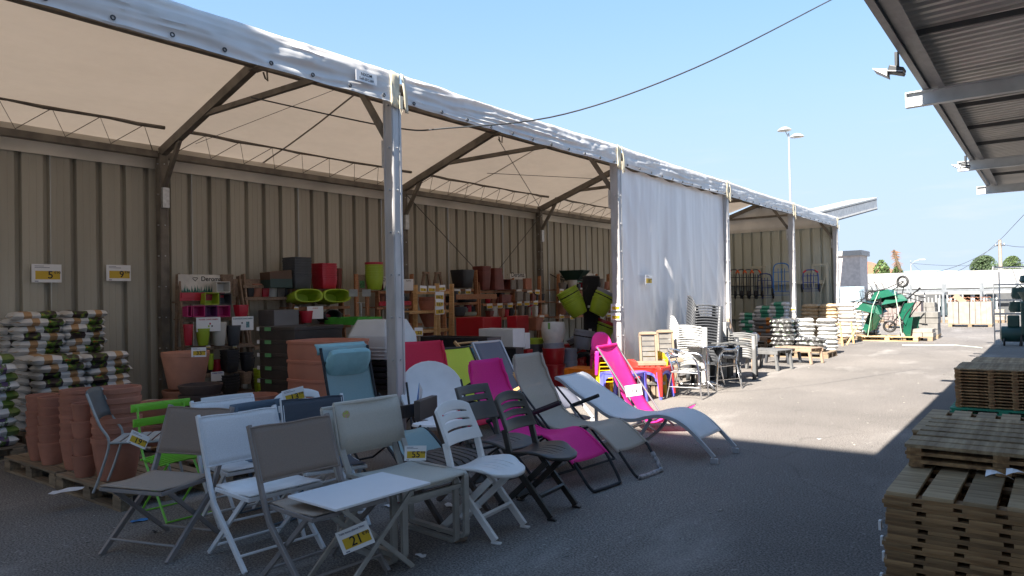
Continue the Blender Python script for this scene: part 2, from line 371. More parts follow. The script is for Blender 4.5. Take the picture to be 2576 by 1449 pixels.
for i in range(1, 7):
    y = YF[i]; mb = MB()
    mb.grid(lambda u, v: (EX+.095+.02*mn.noise(Vector((u*4, v*3, i))), y-.10+.13*u, EZ+.20-.38*v-.02*u), 6, 8)
    st_ = mb.build('joint_flap', cream, tent, smooth=50, thick=.006)
    s2 = MB(); s2.bx(EX+.12, EX+.128, y-.0, y+.045, EZ-.2, EZ-.06); s2.tube([(EX+.125, y, EZ-.2), (EX+.125, y+.022, EZ-.26), (EX+.125, y+.045, EZ-.2)], .004, 5)
    s2.build('strap', cream, st_)
    if i < 6:
        MB().grid(lambda u, v: (EX+.08+.03*math.sin(v*3), y+.06+.05*u+.06*v*v, EZ+.20-.42*v), 2, 10).build('loose_strap', cream, tent, smooth=50, thick=.005)
# gable end skin
gb = MB(); yq = YF[6]+.1
gb.add([(BX, yq, EZ-.1), (EX, yq, EZ-.1), (EX, yq, EZ+.05), (RX, yq, RZ+.05), (BX, yq, EZ+.05)], [(0, 1, 2, 3, 4)])
gb.build('gable_panel', pvc_in, tent)
# printed label on the valance
lb = MB().bx(0, .004, -.14, .14, -.055, .055).build('fire_label', card, tent); lb.location = (EX+.135, 5.02, EZ+.02)
textmesh('label_text', 'NIXOM', .045, ink, lb, (.0045, 0, .024), (PI/2, 0, PI/2), 'CENTER')
textmesh('label_text', 'S-69-2012-009', .038, ink, lb, (.0045, 0, -.024), (PI/2, 0, PI/2), 'CENTER', sx=.85)
# bracing cables in bay 2-3
def CBL(p, r, n): MB().tube(p, r, n).build('bracing_cable', steel_dk, tent)
CBL([(RX, YF[3]+.05, RZ-.2), (BX+.1, YF[4], EZ-.02)], .008, 6); CBL([(BX+.1, YF[3], EZ-.1), (BX+.15, 13.2, 1.9)], .008, 6)
CBL([(BX+.1, YF[4], EZ-.1), (BX+.15, 13.0, 1.9)], .008, 6)
CBL([(RX, YF[2]+1.3, RZ-.1), (BX+.6, YF[2]+.2, EZ+.1)], .004, 5); CBL([(EX-1.2, YF[4]-.1, EZ+.3), (BX+2, YF[3]+.3, EZ+.15)], .006, 5)
# overhead cable
pa = atx(632, 245, -7.6); pb = atx(985, 320, -6.2); pc = atx(1130, 322, -5.5); pd = atx(1420, 287, -4.6); pe = atx(1750, 170, -3.4); pf = atx(2090, 0, -2.3); pg_ = pf+(pf-pe)*.25
oc = MB(); ctrl = [pa, pb, pc, pd, pe, pf, pg_]; pts = []
for k in range(len(ctrl)-1):
    p0 = ctrl[max(k-1, 0)]; p1 = ctrl[k]; p2 = ctrl[k+1]; p3 = ctrl[min(k+2, len(ctrl)-1)]
    for s_ in range(8):
        u = s_/8; pts.append(.5*((2*p1)+(p2-p0)*u+(2*p0-5*p1+4*p2-p3)*u*u+(3*p1-p0-3*p2+p3)*u**3))
oc.tube(pts, .009, 6); tag(oc.build('overhead_cable', steel_dk, smooth=True), 'thin dark cable sagging from the tent across the blue sky', 'cable')

# curtain between second and third front posts
curt = M('translucent_curtain', (.72, .70, .70), .3, var=.05, scale=1.2, stretch=(1, 2, .3), trans=(.08, .08, .085), bump=.03, bscale=6)
def cur(u, v):
    y = YF[3]+.12+(YF[4]-YF[3]-.2)*u; z = EZ-.12-(EZ-.12-.06)*v
    a = .25+v*.9
    q = y*1.0+.18*v*math.sin(y*1.7)+.25*v
    d = .03*mn.noise(Vector((q*2.2, v*.6, 2)))*a*2+.012*(1-2*abs(mn.noise(Vector((q*3.2, v*1.4, 5)))))*a+.004*mn.noise(Vector((q*9, v*2.2, 8)))+.014*(1-2*abs(mn.noise(Vector((y*2.4-v*3.2, v*2.2+y*.6, 12)))))*(.3+v)
    z += .02*math.sin(u*40)*max(0, 1-v*12)
    return (EX-.02+d, y, z)
cur_w = cur
tag(MB().grid(cur, 260, 90).build('tent_curtain', curt, smooth=60), 'translucent white plastic curtain closing the tent bay behind the sunlit garden furniture', 'curtain')

# ---------------------------------------------------------------- right hand canopy
can_m = M('canopy_sheet', (.58, .55, .51), .5, .1, var=.14, scale=1.3, bump=.03, bscale=10)
canopy = thing('shop_canopy', 'steel canopy with corrugated roof sheets above the stacked wooden tiles', 'canopy', (0, 0, 0))
CX, CZ = -1.283, 4.2
pf_ = []
y = -3.2
cs = []
while y < 22.9:
    cs += [(y, 0), (y+.07, 0), (y+.09, .035), (y+.16, .035), (y+.18, 0)]; y += .18
nn = len(cs)
mb = MB(); mb.add([(CX+.17, p[0], CZ+.15+p[1]) for p in cs]+[(9, p[0], CZ+.42+p[1]) for p in cs], [(i, i+1, nn+i+1, nn+i) for i in range(nn-1)])
mb.build('roof_sheet', can_m, canopy, kind='structure')
MB().bx(CX+.02, 9, -3.2, 22.9, CZ+.50, CZ+.53).build('roof_deck', can_m, canopy)
can_b = M('canopy_beam_paint', (.52, .535, .54), .5, .05, var=.1, scale=4)
ec = MB(); ec.bx(CX, CX+.012, -3.2, 22.9, CZ, CZ+.27); ec.bx(CX, CX+.07, -3.2, 22.9, CZ-.012, CZ); ec.bx(CX, CX+.07, -3.2, 22.9, CZ+.27, CZ+.279)
ec.bx(CX+.17, CX+.18, -3.2, 22.9, CZ-.015, CZ+.14); ec.bx(CX+.18, CX+.25, -3.2, 22.9, CZ-.025, CZ-.015)
ec.bx(CX+.07, CX+.17, -3.2, 22.9, CZ+.03, CZ+.04); ec.build('edge_channel', M('edge_channel_paint', (.2, .2, .21), .5, .1), canopy)
for y in (-1.5, 10.65, 17.1, 21.6):
    ib = MB(); x0 = CX-.19
    ib.bx(x0, 9, y-.005, y+.005, CZ-.20, CZ-.02); ib.bx(x0, 9, y-.05, y+.05, CZ-.21, CZ-.20); ib.bx(x0, 9, y-.05, y+.05, CZ-.03, CZ-.015)
    ib.bx(x0-.012, x0, y-.05, y+.05, CZ-.21, CZ-.015)
    ib.build('roof_beam', can_b, canopy)
for y in (5.0, 6.8, 8.6, 12.4, 14.2, 15.9, 18.9, 20.4):
    MB().bx(CX+.2, 9, y-.02, y+.02, CZ+.07, CZ+.13).build('purlin', M('purlin_paint', (.09, .09, .09), .6), canopy)
for X_ in (7.5,):
    for y in (-1.5, 10.65, 17.1, 21.6):
        MB().bx(X_-.1, X_+.1, y-.1, y+.1, 0, CZ-.211).build('column', can_b, canopy)
for (px, py, dy) in ((2292, 205, 8.8), (2450, 430, 16.5)):
    L_ = (CX-.03, dy, CZ-.0)
    fo = thing('floodlight', 'grey floodlight hanging under the canopy edge, '+('nearer and larger one' if dy < 12 else 'smaller one between the far beams'), 'floodlight', L_, 0, 'floodlights on the canopy edge'); fo.scale = (.42, .5, .5)
    MB().bx(-.02, .07, -.06, .06, -.30, 0).build('bracket', steel_dk, fo)
    q = MB(); rot = Matrix.Rotation(R(18), 3, 'Y'); q.box((.02, 0, -.40), (.36, .34, .14), rot); q.build('housing', steel_dk, fo, bev=.02)
    q = MB(); q.add([(-.18, -.15, -.36), (-.18, .15, -.36), (-.52, .22, -.30), (-.52, -.22, -.30), (-.18, -.2, -.52), (-.18, .2, -.52), (-.50, .24, -.33), (-.50, -.24, -.33)], [(0, 1, 2, 3), (4, 7, 6, 5), (0, 3, 7, 4), (1, 5, 6, 2), (3, 2, 6, 7), (0, 4, 5, 1)])
    q.build('reflector', galv, fo); MB().bar((.19, 0, -.475), (-.48, 0, -.345), .36, .015).build('lens', white_pl, fo)
# ---------------------------------------------------------------- shop building behind the viewer (casts the yard shade)
sb = thing('shop_building', 'tall plain shop building whose shade covers the near yard', 'building', (0, 0, 0))
MB().bx(-6.6, 14, -20, -9.0, 0, 16.55).build('wall', M('shop_wall', (.62, .61, .59), .6, var=.05), sb)
MB().bx(-6.7, 14.1, -20.1, -8.9, 16.55, 16.75).build('parapet', steel_w, sb)
MB().bx(-2, 2, -8.99, -8.96, 0, 3).build('door', M('shop_door', (.06, .07, .08), .2), sb)

# ================================================================ foreground furniture
def strip(mb, pts, x0, x1, th):
    """flat bar of thickness th following pts (y,z), between x0 and x1"""
    P = [Vector((a, b)) for a, b in pts]; n = len(P); up = []; dn = []
    for i in range(n):
        t = (P[min(i+1, n-1)]-P[max(i-1, 0)]).normalized(); nn_ = Vector((-t.y, t.x))
        if 0 < i < n-1:
            t1 = (P[i]-P[i-1]).normalized(); k = 1/max(.5, Vector((-t1.y, t1.x)).dot(nn_))
        else: k = 1
        up.append(P[i]+nn_*th/2*k); dn.append(P[i]-nn_*th/2*k)
    vs = []; fs = []
    for x in (x0, x1):
        vs += [(x, q.x, q.y) for q in up]+[(x, q.x, q.y) for q in dn]
    for i in range(n-1):
        fs += [(i, i+1, 2*n+i+1, 2*n+i), (n+i, 3*n+i, 3*n+i+1, n+i+1), (i, n+i, n+i+1, i+1), (2*n+i, 2*n+i+1, 3*n+i+1, 3*n+i)]
    fs += [(0, 2*n, 3*n, n), (n-1, 2*n-1, 4*n-1, 3*n-1)]
    return mb.add(vs, fs)
def smooth_pts(P, k=6):
    P = [Vector(p) for p in P]; out = []
    for i in range(len(P)-1):
        p0 = P[max(i-1, 0)]; p1 = P[i]; p2 = P[i+1]; p3 = P[min(i+2, len(P)-1)]
        for s_ in range(k):
            u = s_/k; out.append(.5*((2*p1)+(p2-p0)*u+(2*p0-5*p1+4*p2-p3)*u*u+(3*p1-p0-3*p2+p3)*u**3))
    out.append(P[-1]); return out
def sling(mb, prof, x0, x1, sag=.02, n=8):
    m_ = len(prof)-1
    def f(u, v):
        i = min(int(v*m_+1e-6), m_-1); q = v*m_-i; p = Vector(prof[i]).lerp(Vector(prof[i+1]), q)
        t = (Vector(prof[i+1])-Vector(prof[i])).normalized(); nn_ = Vector((-t.y, t.x)); s_ = sag*4*u*(1-u)
        if nn_.y > 0: nn_ = -nn_
        return (x0+(x1-x0)*u, p.x+nn_.x*s_, p.y+nn_.y*s_)
    return mb.grid(f, n, m_)
def cells(mb, fn, us, vs, skip):
    nu, nv = len(us)-1, len(vs)-1; V = [fn(u, v) for v in vs for u in us]; F = []
    for j in range(nv):
        for i in range(nu):
            if not skip((us[i]+us[i+1])/2, (vs[j]+vs[j+1])/2): F.append((j*(nu+1)+i, j*(nu+1)+i+1, (j+1)*(nu+1)+i+1, (j+1)*(nu+1)+i))
    return mb.add(V, F)
def fabric(name, col, a=.86, rough=.8, var=.08):
    return M(name, col, rough, var=var, scale=180, bump=.25, bscale=260, alpha=a, trans=tuple(c*.18 for c in col))
taupe_fab = fabric('taupe_mesh', (.35, .28, .225), .93); dtaupe_fab = fabric('dark_taupe_mesh', (.24, .185, .15), .93)
navy_fab = fabric('slate_mesh', (.065, .075, .095), .93); white_fab = fabric('white_mesh', (.70, .70, .71), .96)
beige_fab = fabric('beige_mesh', (.50, .47, .41), .94); pink_fab = fabric('pink_mesh', (.72, .02, .26), .84)
grey_fab = fabric('grey_mesh', (.43, .37, .31), .86); wave_fab = fabric('pale_grey_mesh', (.66, .66, .68), .985)
lime_fab = fabric('lime_mesh', (.52, .60, .06), .88); slate_fab = fabric('blue_grey_mesh', (.12, .13, .17), .96); red_fab = fabric('red_mesh', (.62, .025, .075), .88)
teal_fab = fabric('teal_mesh', (.25, .36, .37), .95)
taupe_met = M('taupe_metal', (.24, .22, .215), .4, .2, var=.08); dk_met = M('anthracite_metal', (.07, .065, .07), .42, .25)
beige_met = M('beige_metal', (.38, .36, .325), .4, .2); chrome = M('polished_aluminium', (.75, .76, .78), .16, 1.0, var=.04)
foam = M('foam_grip', (.015, .016, .02), .7); wrap = M('bubble_wrap', (.30, .28, .29), .35, var=.5, scale=30, bump=.9, bscale=45)

def fold_chair(label, fm, sm, w_=.5, seat_m=None, loc=(0, 0, 0), rz=0, group=None, deep=0):
    t = thing('folding_chair', label, 'chair', loc, rz, group); h = w_/2
    for s in (-1, 1):
        mb = MB(); strip(mb, [(-.34, .88), (-.20, .50), (-.165, .42), (-.12, .34), (.26, .0)], s*h-.011, s*h+.011, .036)
        mb.build('side_rail', fm, t, bev=.003)
        mb = MB(); strip(mb, [(.21, .425), (-.27, .0)], s*(h-.030)-.009, s*(h-.030)+.009, .030); mb.build('rear_leg', fm, t, bev=.003)
    MB().tube([(-h, .19, .085), (h, .19, .085)], .009, 8).build('front_bar', fm, t, smooth=True)
    MB().tube([(-h+.03, -.20, .06), (h-.03, -.20, .06)], .009, 8).build('rear_bar', fm, t, smooth=True)
    mb = MB()
    mb.grid(lambda u, v: (-h+.025+(w_-.05)*u, -.15+.43*v, .447-.012*math.sin(PI*u)*math.sin(PI*v)+.006*math.cos(PI*v*2)), 8, 8)
    mb.build('seat', seat_m or sm, t, smooth=60, thick=.006)
    fr = MB(); fr.bx(-h+.014, -h+.036, -.15, .28, .418, .442); fr.bx(h-.036, h-.014, -.15, .28, .418, .442); fr.bx(-h+.036, h-.036, .258, .28, .418, .442); fr.bx(-h+.036, h-.036, -.15, -.128, .418, .442)
    fr.build('seat_frame', fm, t, bev=.003)
    mb = MB()
    def bk(u, v):
        y = -.335+.110*v; z = .865-.30*v; s_ = .014*math.sin(PI*u)
        return (-h-.004+(w_+.008)*u, y-s_+.019, z+.004*math.sin(u*9)*(v < .1))
    mb.grid(bk, 12, 8); mb.grid(lambda u, v: tuple(Vector(bk(u, v))-Vector((0, .028*(1-abs(2*u-1)**14), 0))), 12, 8) if deep else None
    mb.build('backrest', sm, t, smooth=60, thick=.003)
    for v in (0.0, 1.0): MB().tube([bk(u/12, v) for u in range(13)], .006, 6).build('hem', sm, t, smooth=True)
    return t

fold_chair('taupe folding sling chair, leftmost in the front row, facing the viewer', taupe_met, dtaupe_fab, .54, taupe_fab, (-4.76, 2.44, 0), R(198))
fold_chair('white folding sling chair in the front row between two taupe ones', white_met, white_fab, .54, M('white_seat', (.72, .72, .72), .6), (-4.10, 2.75, 0), R(-95))
fold_chair('dark taupe folding sling chair partly under the small white table', taupe_met, dtaupe_fab, .54, taupe_fab, (-3.46, 2.71, 0), R(-94))
fold_chair('folding chair with slate blue sling on a white frame, behind the taupe front chair', white_met, navy_fab, .46, navy_fab, (-4.26, 3.37, 0), R(-112))
fold_chair('white folding sling chair half hidden behind the other white chair', white_met, white_fab, .46, M('white_seat', (.72, .72, .72), .6), (-4.78, 3.02, 0), R(-100))

# stacked pair of beige sled chairs
def sled_chair(label, z0, dy, loc, rz):
    t = thing('sled_chair', label, 'chair', (loc[0], loc[1], z0), rz, 'pair of stacked beige sled chairs'); h = .255
    for s in (-1, 1):
        mb = MB(); x = s*h
        for a, b_ in (((.30, .40), (.30, .035)), ((.27, .012), (-.24, .012)), ((-.27, .035), (-.27, .40)), ((.27, .425), (-.24, .425))): strip(mb, [a, b_], x-.02, x+.02, .024)
        for (cx_, cz_, a0) in ((.27, .04, -90), (.27, .397, 0), (-.24, .04, 180), (-.24, .397, 90)):
            strip(mb, [(cx_+.03*math.cos(R(a0+k*18)), cz_+.028*math.sin(R(a0+k*18))) for k in range(6)], x-.02, x+.02, .024)
        mb.build('side_frame', beige_met, t, smooth=30)
        mb = MB(); strip(mb, [(-.42-dy, .86), (-.36, .60), (-.255, .40)], x-.02, x+.02, .022); mb.build('back_upright', beige_met, t, bev=.003)
    MB().bx(-h, h, .262, .284, .33, .36).build('front_bar', beige_met, t, bev=.003)
    MB().bx(-h, h, -.20, -.18, .385, .40).build('rear_bar', beige_met, t, bev=.003)
    sm = MB(); sling(sm, [(-.25, .432), (-.1, .428), (.1, .434), (.22, .440), (.30, .436), (.312, .42)], -h+.006, h-.006, .014); sm.build('seat', beige_fab, t, smooth=60, thick=.004)
    bkp = [(-.425-dy, .87), (-.40-dy*.8, .78), (-.375-dy*.4, .68), (-.35, .565)]
    bm_ = MB(); sling(bm_, [(a+.016, b_) for a, b_ in bkp], -h-.012, h+.012, .012); sling(bm_, [(a-.016, b_) for a, b_ in bkp], -h-.012, h+.012, .012)
    bm_.build('backrest', beige_fab, t, smooth=60, thick=.003)
    e = MB(); e.tube([(-h-.01, -.425-dy, .872), (h+.01, -.425-dy, .872)], .015, 8); e.build('hem', beige_fab, t, smooth=True)
    return t
sc1 = sled_chair('beige sled base chair with sling back, upper one of the stacked pair', .035, .0, (-3.44, 3.37), R(-96))
sled_chair('beige sled base chair under its twin, lower one of the stacked pair', 0, .035, (-3.50, 3.34), R(-96))

o = MB().tube([(.19, -.395, .80), (.19, -.388, .80)], .028, 16).build('round_sticker', M('sticker_print', (.35, .5, .05), .5, var=.3, scale=60, col2=(.6, .2, .35)), sc1)
# small white folding table
t = thing('folding_table', 'small low white folding table on crossed legs in the front row', 'table', (-3.27, 2.84, 0), R(-3))
MB().bx(-.225, .225, -.345, .345, .488, .503).build('tabletop', M('white_laminate', (.78, .78, .80), .35, var=.02), t, bev=.003)
for s in (-1, 1):
    for q, nm in ((1, 0), (-1, 0)):
        mb = MB(); mb.bar((s*(.17 if q > 0 else .14), q*.26, .48), (s*(.17 if q > 0 else .14), -q*.27, .0), .014, .028); mb.build('leg', beige_met, t, bev=.002)
MB().tube([(-.17, -.25, .03), (.17, -.25, .03)], .008, 8).build('foot_bar', beige_met, t); MB().tube([(-.14, .25, .03), (.14, .25, .03)], .008, 8).build('foot_bar', beige_met, t)
MB().bx(-.2, .2, .24, .262, .466, .487).build('under_rail', beige_met, t); MB().bx(-.2, .2, -.262, -.24, .466, .487).build('under_rail', beige_met, t)

# moulded plastic folding chairs
def plastic_chair(label, m, loc, rz, w_=.42, square=False, slots=3, group=None, sc_=1):
    t = thing('plastic_folding_chair', label, 'chair', loc, rz, group); h = w_/2; t.scale = (sc_, sc_, sc_)
    def bk(u, v):
        x = -h+w_*u; c = (2*u-1); top = .88-(.0 if square else .045)*abs(c)**2.5; z = top+(.60-top)*v
        return (x*(1-.06*(1-v)), -.30+.11*v+.035*c*c, z)
    us = [0, .06, .13, .2, .35, .5, .65, .8, .87, .94, 1]; vs = [0, .1, .24, .29, .45, .50, .66, .71, .85, 1]
    sl_ = [(.24, .29), (.45, .50), (.66, .71)][:slots]
    mb = MB(); cells(mb, bk, us, vs, lambda u, v: .13 < u < .87 and any(a < v < b_ for a, b_ in sl_)); mb.build('backrest', m, t, smooth=45, thick=.024, bev=.003)
    for s in (-1, 1):
        mb = MB(); strip(mb, [(-.19, .62), (-.14, .43), (-.10, .36), (.20, .02)], s*(h-.022)-.014, s*(h-.022)+.014, .045); mb.build('front_leg', m, t, bev=.004)
        mb = MB(); strip(mb, [(.14, .40), (-.05, .22), (-.27, .02)], s*(h-.065)-.012, s*(h-.065)+.012, .045); mb.build('rear_leg', m, t, bev=.004)
        MB().bx(s*(h-.022)-.016, s*(h-.022)+.016, .17, .24, 0, .014).build('foot', m, t, bev=.004)
        MB().bx(s*(h-.065)-.02, s*(h-.065)+.02, -.30, -.24, 0, .014).build('foot', m, t, bev=.004)
    MB().box((0, .085, .15), (w_-.07, .02, .05), Matrix.Rotation(R(-40), 3, 'X')).build('front_bar', m, t, bev=.003)
    MB().box((0, -.14, .125), (w_-.15, .02, .05), Matrix.Rotation(R(40), 3, 'X')).build('rear_bar', m, t, bev=.003)
    def st(u, v):
        c = 2*u-1; hw = h*(.96 if square else (.90+.22*math.sin(PI*min(1, v*1.05))**1)); y = -.16+.44*v
        if not square: y -= .10*abs(c)**3*max(0, v-.5)*2
        return (hw*c, y, .445+.020*math.cos(PI*2*v)*-.6+.020*c*c-.03*max(0, v-.75)*2)
    us = [0, .08, .16, .24, .285, .36, .42, .46, .54, .58, .64, .715, .76, .84, .92, 1]; us = [k/48 for k in range(49)]; vs = [k/16 for k in range(17)]
    def sk(u, v): return .36 < v < .74 and (int(u*48) in (13, 20, 27, 34))
    mb = MB(); cells(mb, st, us, vs, sk); mb.build('seat', m, t, smooth=45, thick=.022, bev=0)
    return t
brown_pl = M('brown_plastic', (.035, .030, .026), .42, var=.12); grey_pl = M('warm_grey_plastic', (.085, .078, .075), .5, var=.1); wpl = M('aged_white_plastic', (.70, .69, .68), .42, var=.03)
plastic_chair('white plastic folding chair with three slots in its back, front row', wpl, (-3.17, 3.86, 0), R(-84))
plastic_chair('dark brown plastic folding chair with slotted back, right end of the front row', brown_pl, (-3.13, 4.47, 0), R(-86))
plastic_chair('grey plastic folding chair with square back behind the white slotted one', grey_pl, tuple(at(1250, 1108, .45)-Vector((0, 0, .45))), R(-92), square=True, slots=2)
plastic_chair('white plastic folding chair with a yellow 13 tag tied to its slotted back', wpl, tuple(at(738, 985, .86)-Vector((-.30, 0, .86))), R(-92), w_=.44)

# wooden slatted chair with its box
bw = M('brown_stained_wood', (.085, .065, .055), .6, var=.2, stretch=(8, 1, 1), scale=6)
t = thing('slatted_chair', 'brown wooden slat chair behind the beige sled chairs, facing right', 'chair', (-3.72, 4.02, 0), R(-94))
for k in range(7):
    x = -.21+k*.07; mb = MB(); strip(mb, [(-.20, .425), (-.05, .445), (.10, .44), (.24, .425), (.29, .40)], x-.026, x+.026, .014); mb.build('seat_slat', bw, t, bev=.002)
for s in (-1, 1):
    mb = MB(); strip(mb, [(-.36, .80), (-.22, .46), (.26, 0)], s*.235-.014, s*.235+.014, .04); mb.build('side_rail', bw, t, bev=.003)
    mb = MB(); strip(mb, [(.20, .41), (-.26, 0)], s*.20-.014, s*.20+.014, .04); mb.build('rear_leg', bw, t, bev=.003)
MB().bar((-.24, -.335, .735), (.24, -.335, .735), .02, .10).build('backrest_slat', bw, t, bev=.003)
MB().bar((-.21, -.1, .14), (.21, -.1, .14), .02, .04).build('cross_bar', bw, t)
pb_ = at(1075, 1022, .86)
bt = thing('folded_box', 'flat brown package with a white label leaning on the slatted chair back', 'box', tuple(at(1072, 1045, .70)), R(-70))
MB().box((0, 0, .06), (.34, .05, .15)).build('carton', M('brown_carton', (.07, .055, .05), .6), bt, bev=.004)
MB().box((-.05, -.0265, .08), (.12, .002, .05)).build('sticker', card, bt)
q = MB(); [q.box((-.08+.02*k, -.0285, .082), (.011, .001, .03)) for k in range(4)]; q.build('barcode', ink, bt)

# round white padded moon chair with red piece
mc = thing('moon_chair', 'round white padded chair with a blue brochure tucked in, behind the beige chairs', 'chair', tuple(at(1110, 1140, 0)), R(-125))
def disc(mb, cx_, cy_, cz_, rx_, ry_, tilt, d=.06):
    rot = Matrix.Rotation(tilt, 3, 'X')
    prof = [(0, -d), (.5, -d*.8), (.85, -d*.25), (1, 0), (.97, .02), (.85, .0), (.5, -d*.45), (0, -d*.6)]
    vs = []; fs = []; n = 28
    for r_, z_ in prof:
        for j_ in range(n):
            a = 2*PI*j_/n; vs.append(rot @ Vector((rx_*r_*math.cos(a), ry_*r_*math.sin(a), z_))+Vector((cx_, cy_, cz_)))
    for i in range(len(prof)-1):
        for j_ in range(n): fs.append((i*n+j_, i*n+(j_+1) % n, (i+1)*n+(j_+1) % n, (i+1)*n+j_))
    mb.add(vs, fs)
ws = M('white_cushion', (.86, .86, .86), .7, var=.04, bump=.2, bscale=10)
mb = MB(); disc(mb, 0, -.42, .60, .36, .36, R(-62)); mb.build('back_shell', ws, mc, smooth=50)
mb = MB(); disc(mb, 0, .10, .32, .32, .28, R(4)); mb.build('seat_shell', ws, mc, smooth=50)
for s in (-1, 1):
    mb = MB(); mb.tube([(s*.30, -.30, .72), (s*.32, .30, .0)], .012, 8); mb.build('leg', foam, mc, smooth=True)
    mb = MB(); mb.tube([(s*.28, .35, .36), (s*.30, -.40, .0)], .012, 8); mb.build('leg', foam, mc, smooth=True)
br = thing('brochure', 'blue printed brochure standing in the round white chair', 'brochure', tuple(at(1048, 1018, .78)), R(-55))
MB().add([(-.09, 0, -.05), (.07, 0, -.05), (-.02, .02, .17)], [(0, 1, 2)]).build('blue_page', M('blue_print', (.02, .19, .55), .4, var=.5, scale=14, col2=(.35, .55, .8), thr=(.62, .66)), br, thick=.002)
MB().add([(-.09, .012, -.05), (-.02, .022, .17), (-.12, .03, .10)], [(0, 1, 2)]).build('white_page', card, br, thick=.002)

# bistro chairs
def bistro(label, m, loc, rz, tubeseat=False, w_=.40, seat=True):
    t = thing('bistro_chair', label, 'chair', loc, rz); h = w_/2; r_ = .009
    for k, z in enumerate((.81, .70)):
        mb = MB()
        mb.grid(lambda u, v: (-h-.02+(w_+.04)*u, -.27+.035*k+.02*(2*u-1)**2, z+(-.030+.06*v)), 8, 1); mb.build('back_slat', m, t, smooth=40, thick=.010, bev=.001)
    for s in (-1, 1):
        x = s*(h-.03)
        mb = MB(); strip(mb, [(-.262, .83), (-.20, .52), (-.155, .44), (.22, .0)], x-.011, x+.011, .014) if not tubeseat else mb.tube([(x, -.262, .83), (x, -.20, .52), (x, -.155, .44), (x, .22, .01)], r_, 8)
        mb.build('side_rail', m, t, smooth=30)
        mb = MB(); mb.tube([(x*.88, .20, .43), (x*.88, -.26, .01)], r_, 8); mb.build('rear_leg', m, t, smooth=True)
        mb = MB(); [mb.tube([(x+.012, -.255+.035*k, z), (x+.012, -.242+.035*k, z)], .008, 8) for k, z in enumerate((.81, .70))]; mb.build('rivet', m, t)
    MB().tube([(-h+.03, .21, .012), (h-.03, .21, .012)], .007, 6).build('front_bar', m, t); MB().tube([(-h+.05, -.25, .012), (h-.05, -.25, .012)], .007, 6).build('rear_bar', m, t)
    MB().tube([(-h+.05, .02, .24), (h-.05, .02, .24)], .006, 6).build('pivot_bar', m, t)
    if tubeseat:
        for k in range(7):
            y = -.16+.055*k; mb = MB(); mb.tube([(-h+.01, y, .425), (-h*.5, y, .437), (0, y, .441), (h*.5, y, .437), (h-.01, y, .425)], .008, 8); mb.build('seat_rod', m, t, smooth=True)
    else:
        for k in range(6):
            y = -.16+.068*k; MB().bx(-h, h, y-.025, y+.025, .438, .447).build('seat_slat', m, t, bev=.002)
    return t
green_m = M('green_lacquer', (.17, .50, .03), .35, var=.05); blue_m = M('blue_grey_lacquer', (.10, .15, .21), .4, var=.05)
bistro('bright green bistro chair with rod seat behind the taupe front chair', green_m, tuple(at(400, 1010, .84)+Vector((.26, 0, -.84))), R(-93), True, .42)
bistro('white bistro chair with two back slats behind the white sling chair', white_met, tuple(at(562, 995, .84)+Vector((.26, 0, -.84))), R(-97))
bistro('blue grey bistro chair next to the white two-slat bistro chair', blue_m, tuple(at(640, 1010, .84)+Vector((.26, 0, -.84))), R(-93))
# grey tube garden chair on the pot pallet
pz = .14
gt = M('grey_tube', (.33, .34, .34), .4, .3); gsl = M('grey_sheet', (.13, .15, .155), .45, .2)
t = thing('metal_garden_chair', 'grey tubular metal chair with slatted seat standing by the terracotta pots', 'chair', (-5.93, 2.86, .145), R(-38)); t.scale = (.95, .95, .87)
hh = .21
for s in (-1, 1):
    mb = MB(); mb.tube(smooth_pts([(s*hh, -.36, .90), (s*hh, -.27, .62), (s*hh, -.20, .46), (s*hh, -.26, .20), (s*hh, -.32, .02)], 5), .011, 8); mb.build('rear_leg', gt, t, smooth=True)
    mb = MB(); mb.tube(smooth_pts([(s*hh, -.20, .45), (s*hh, .10, .44), (s*hh, .20, .42), (s*hh, .25, .2), (s*hh, .28, .02)], 5), .011, 8); mb.build('front_leg', gt, t, smooth=True)
MB().grid(lambda u, v: (-hh+2*hh*u, -.365+.085*v-.02*math.sin(PI*u), .93-.27*v-.015*(2*u-1)**2), 8, 6).build('backrest', gsl, t, smooth=50, thick=.008)
for k in range(5): MB().bx(-hh, hh, -.19+.08*k, -.128+.08*k, .452, .460).build('seat_slat', M('pale_slat', (.45, .44, .42), .6), t, bev=.002)

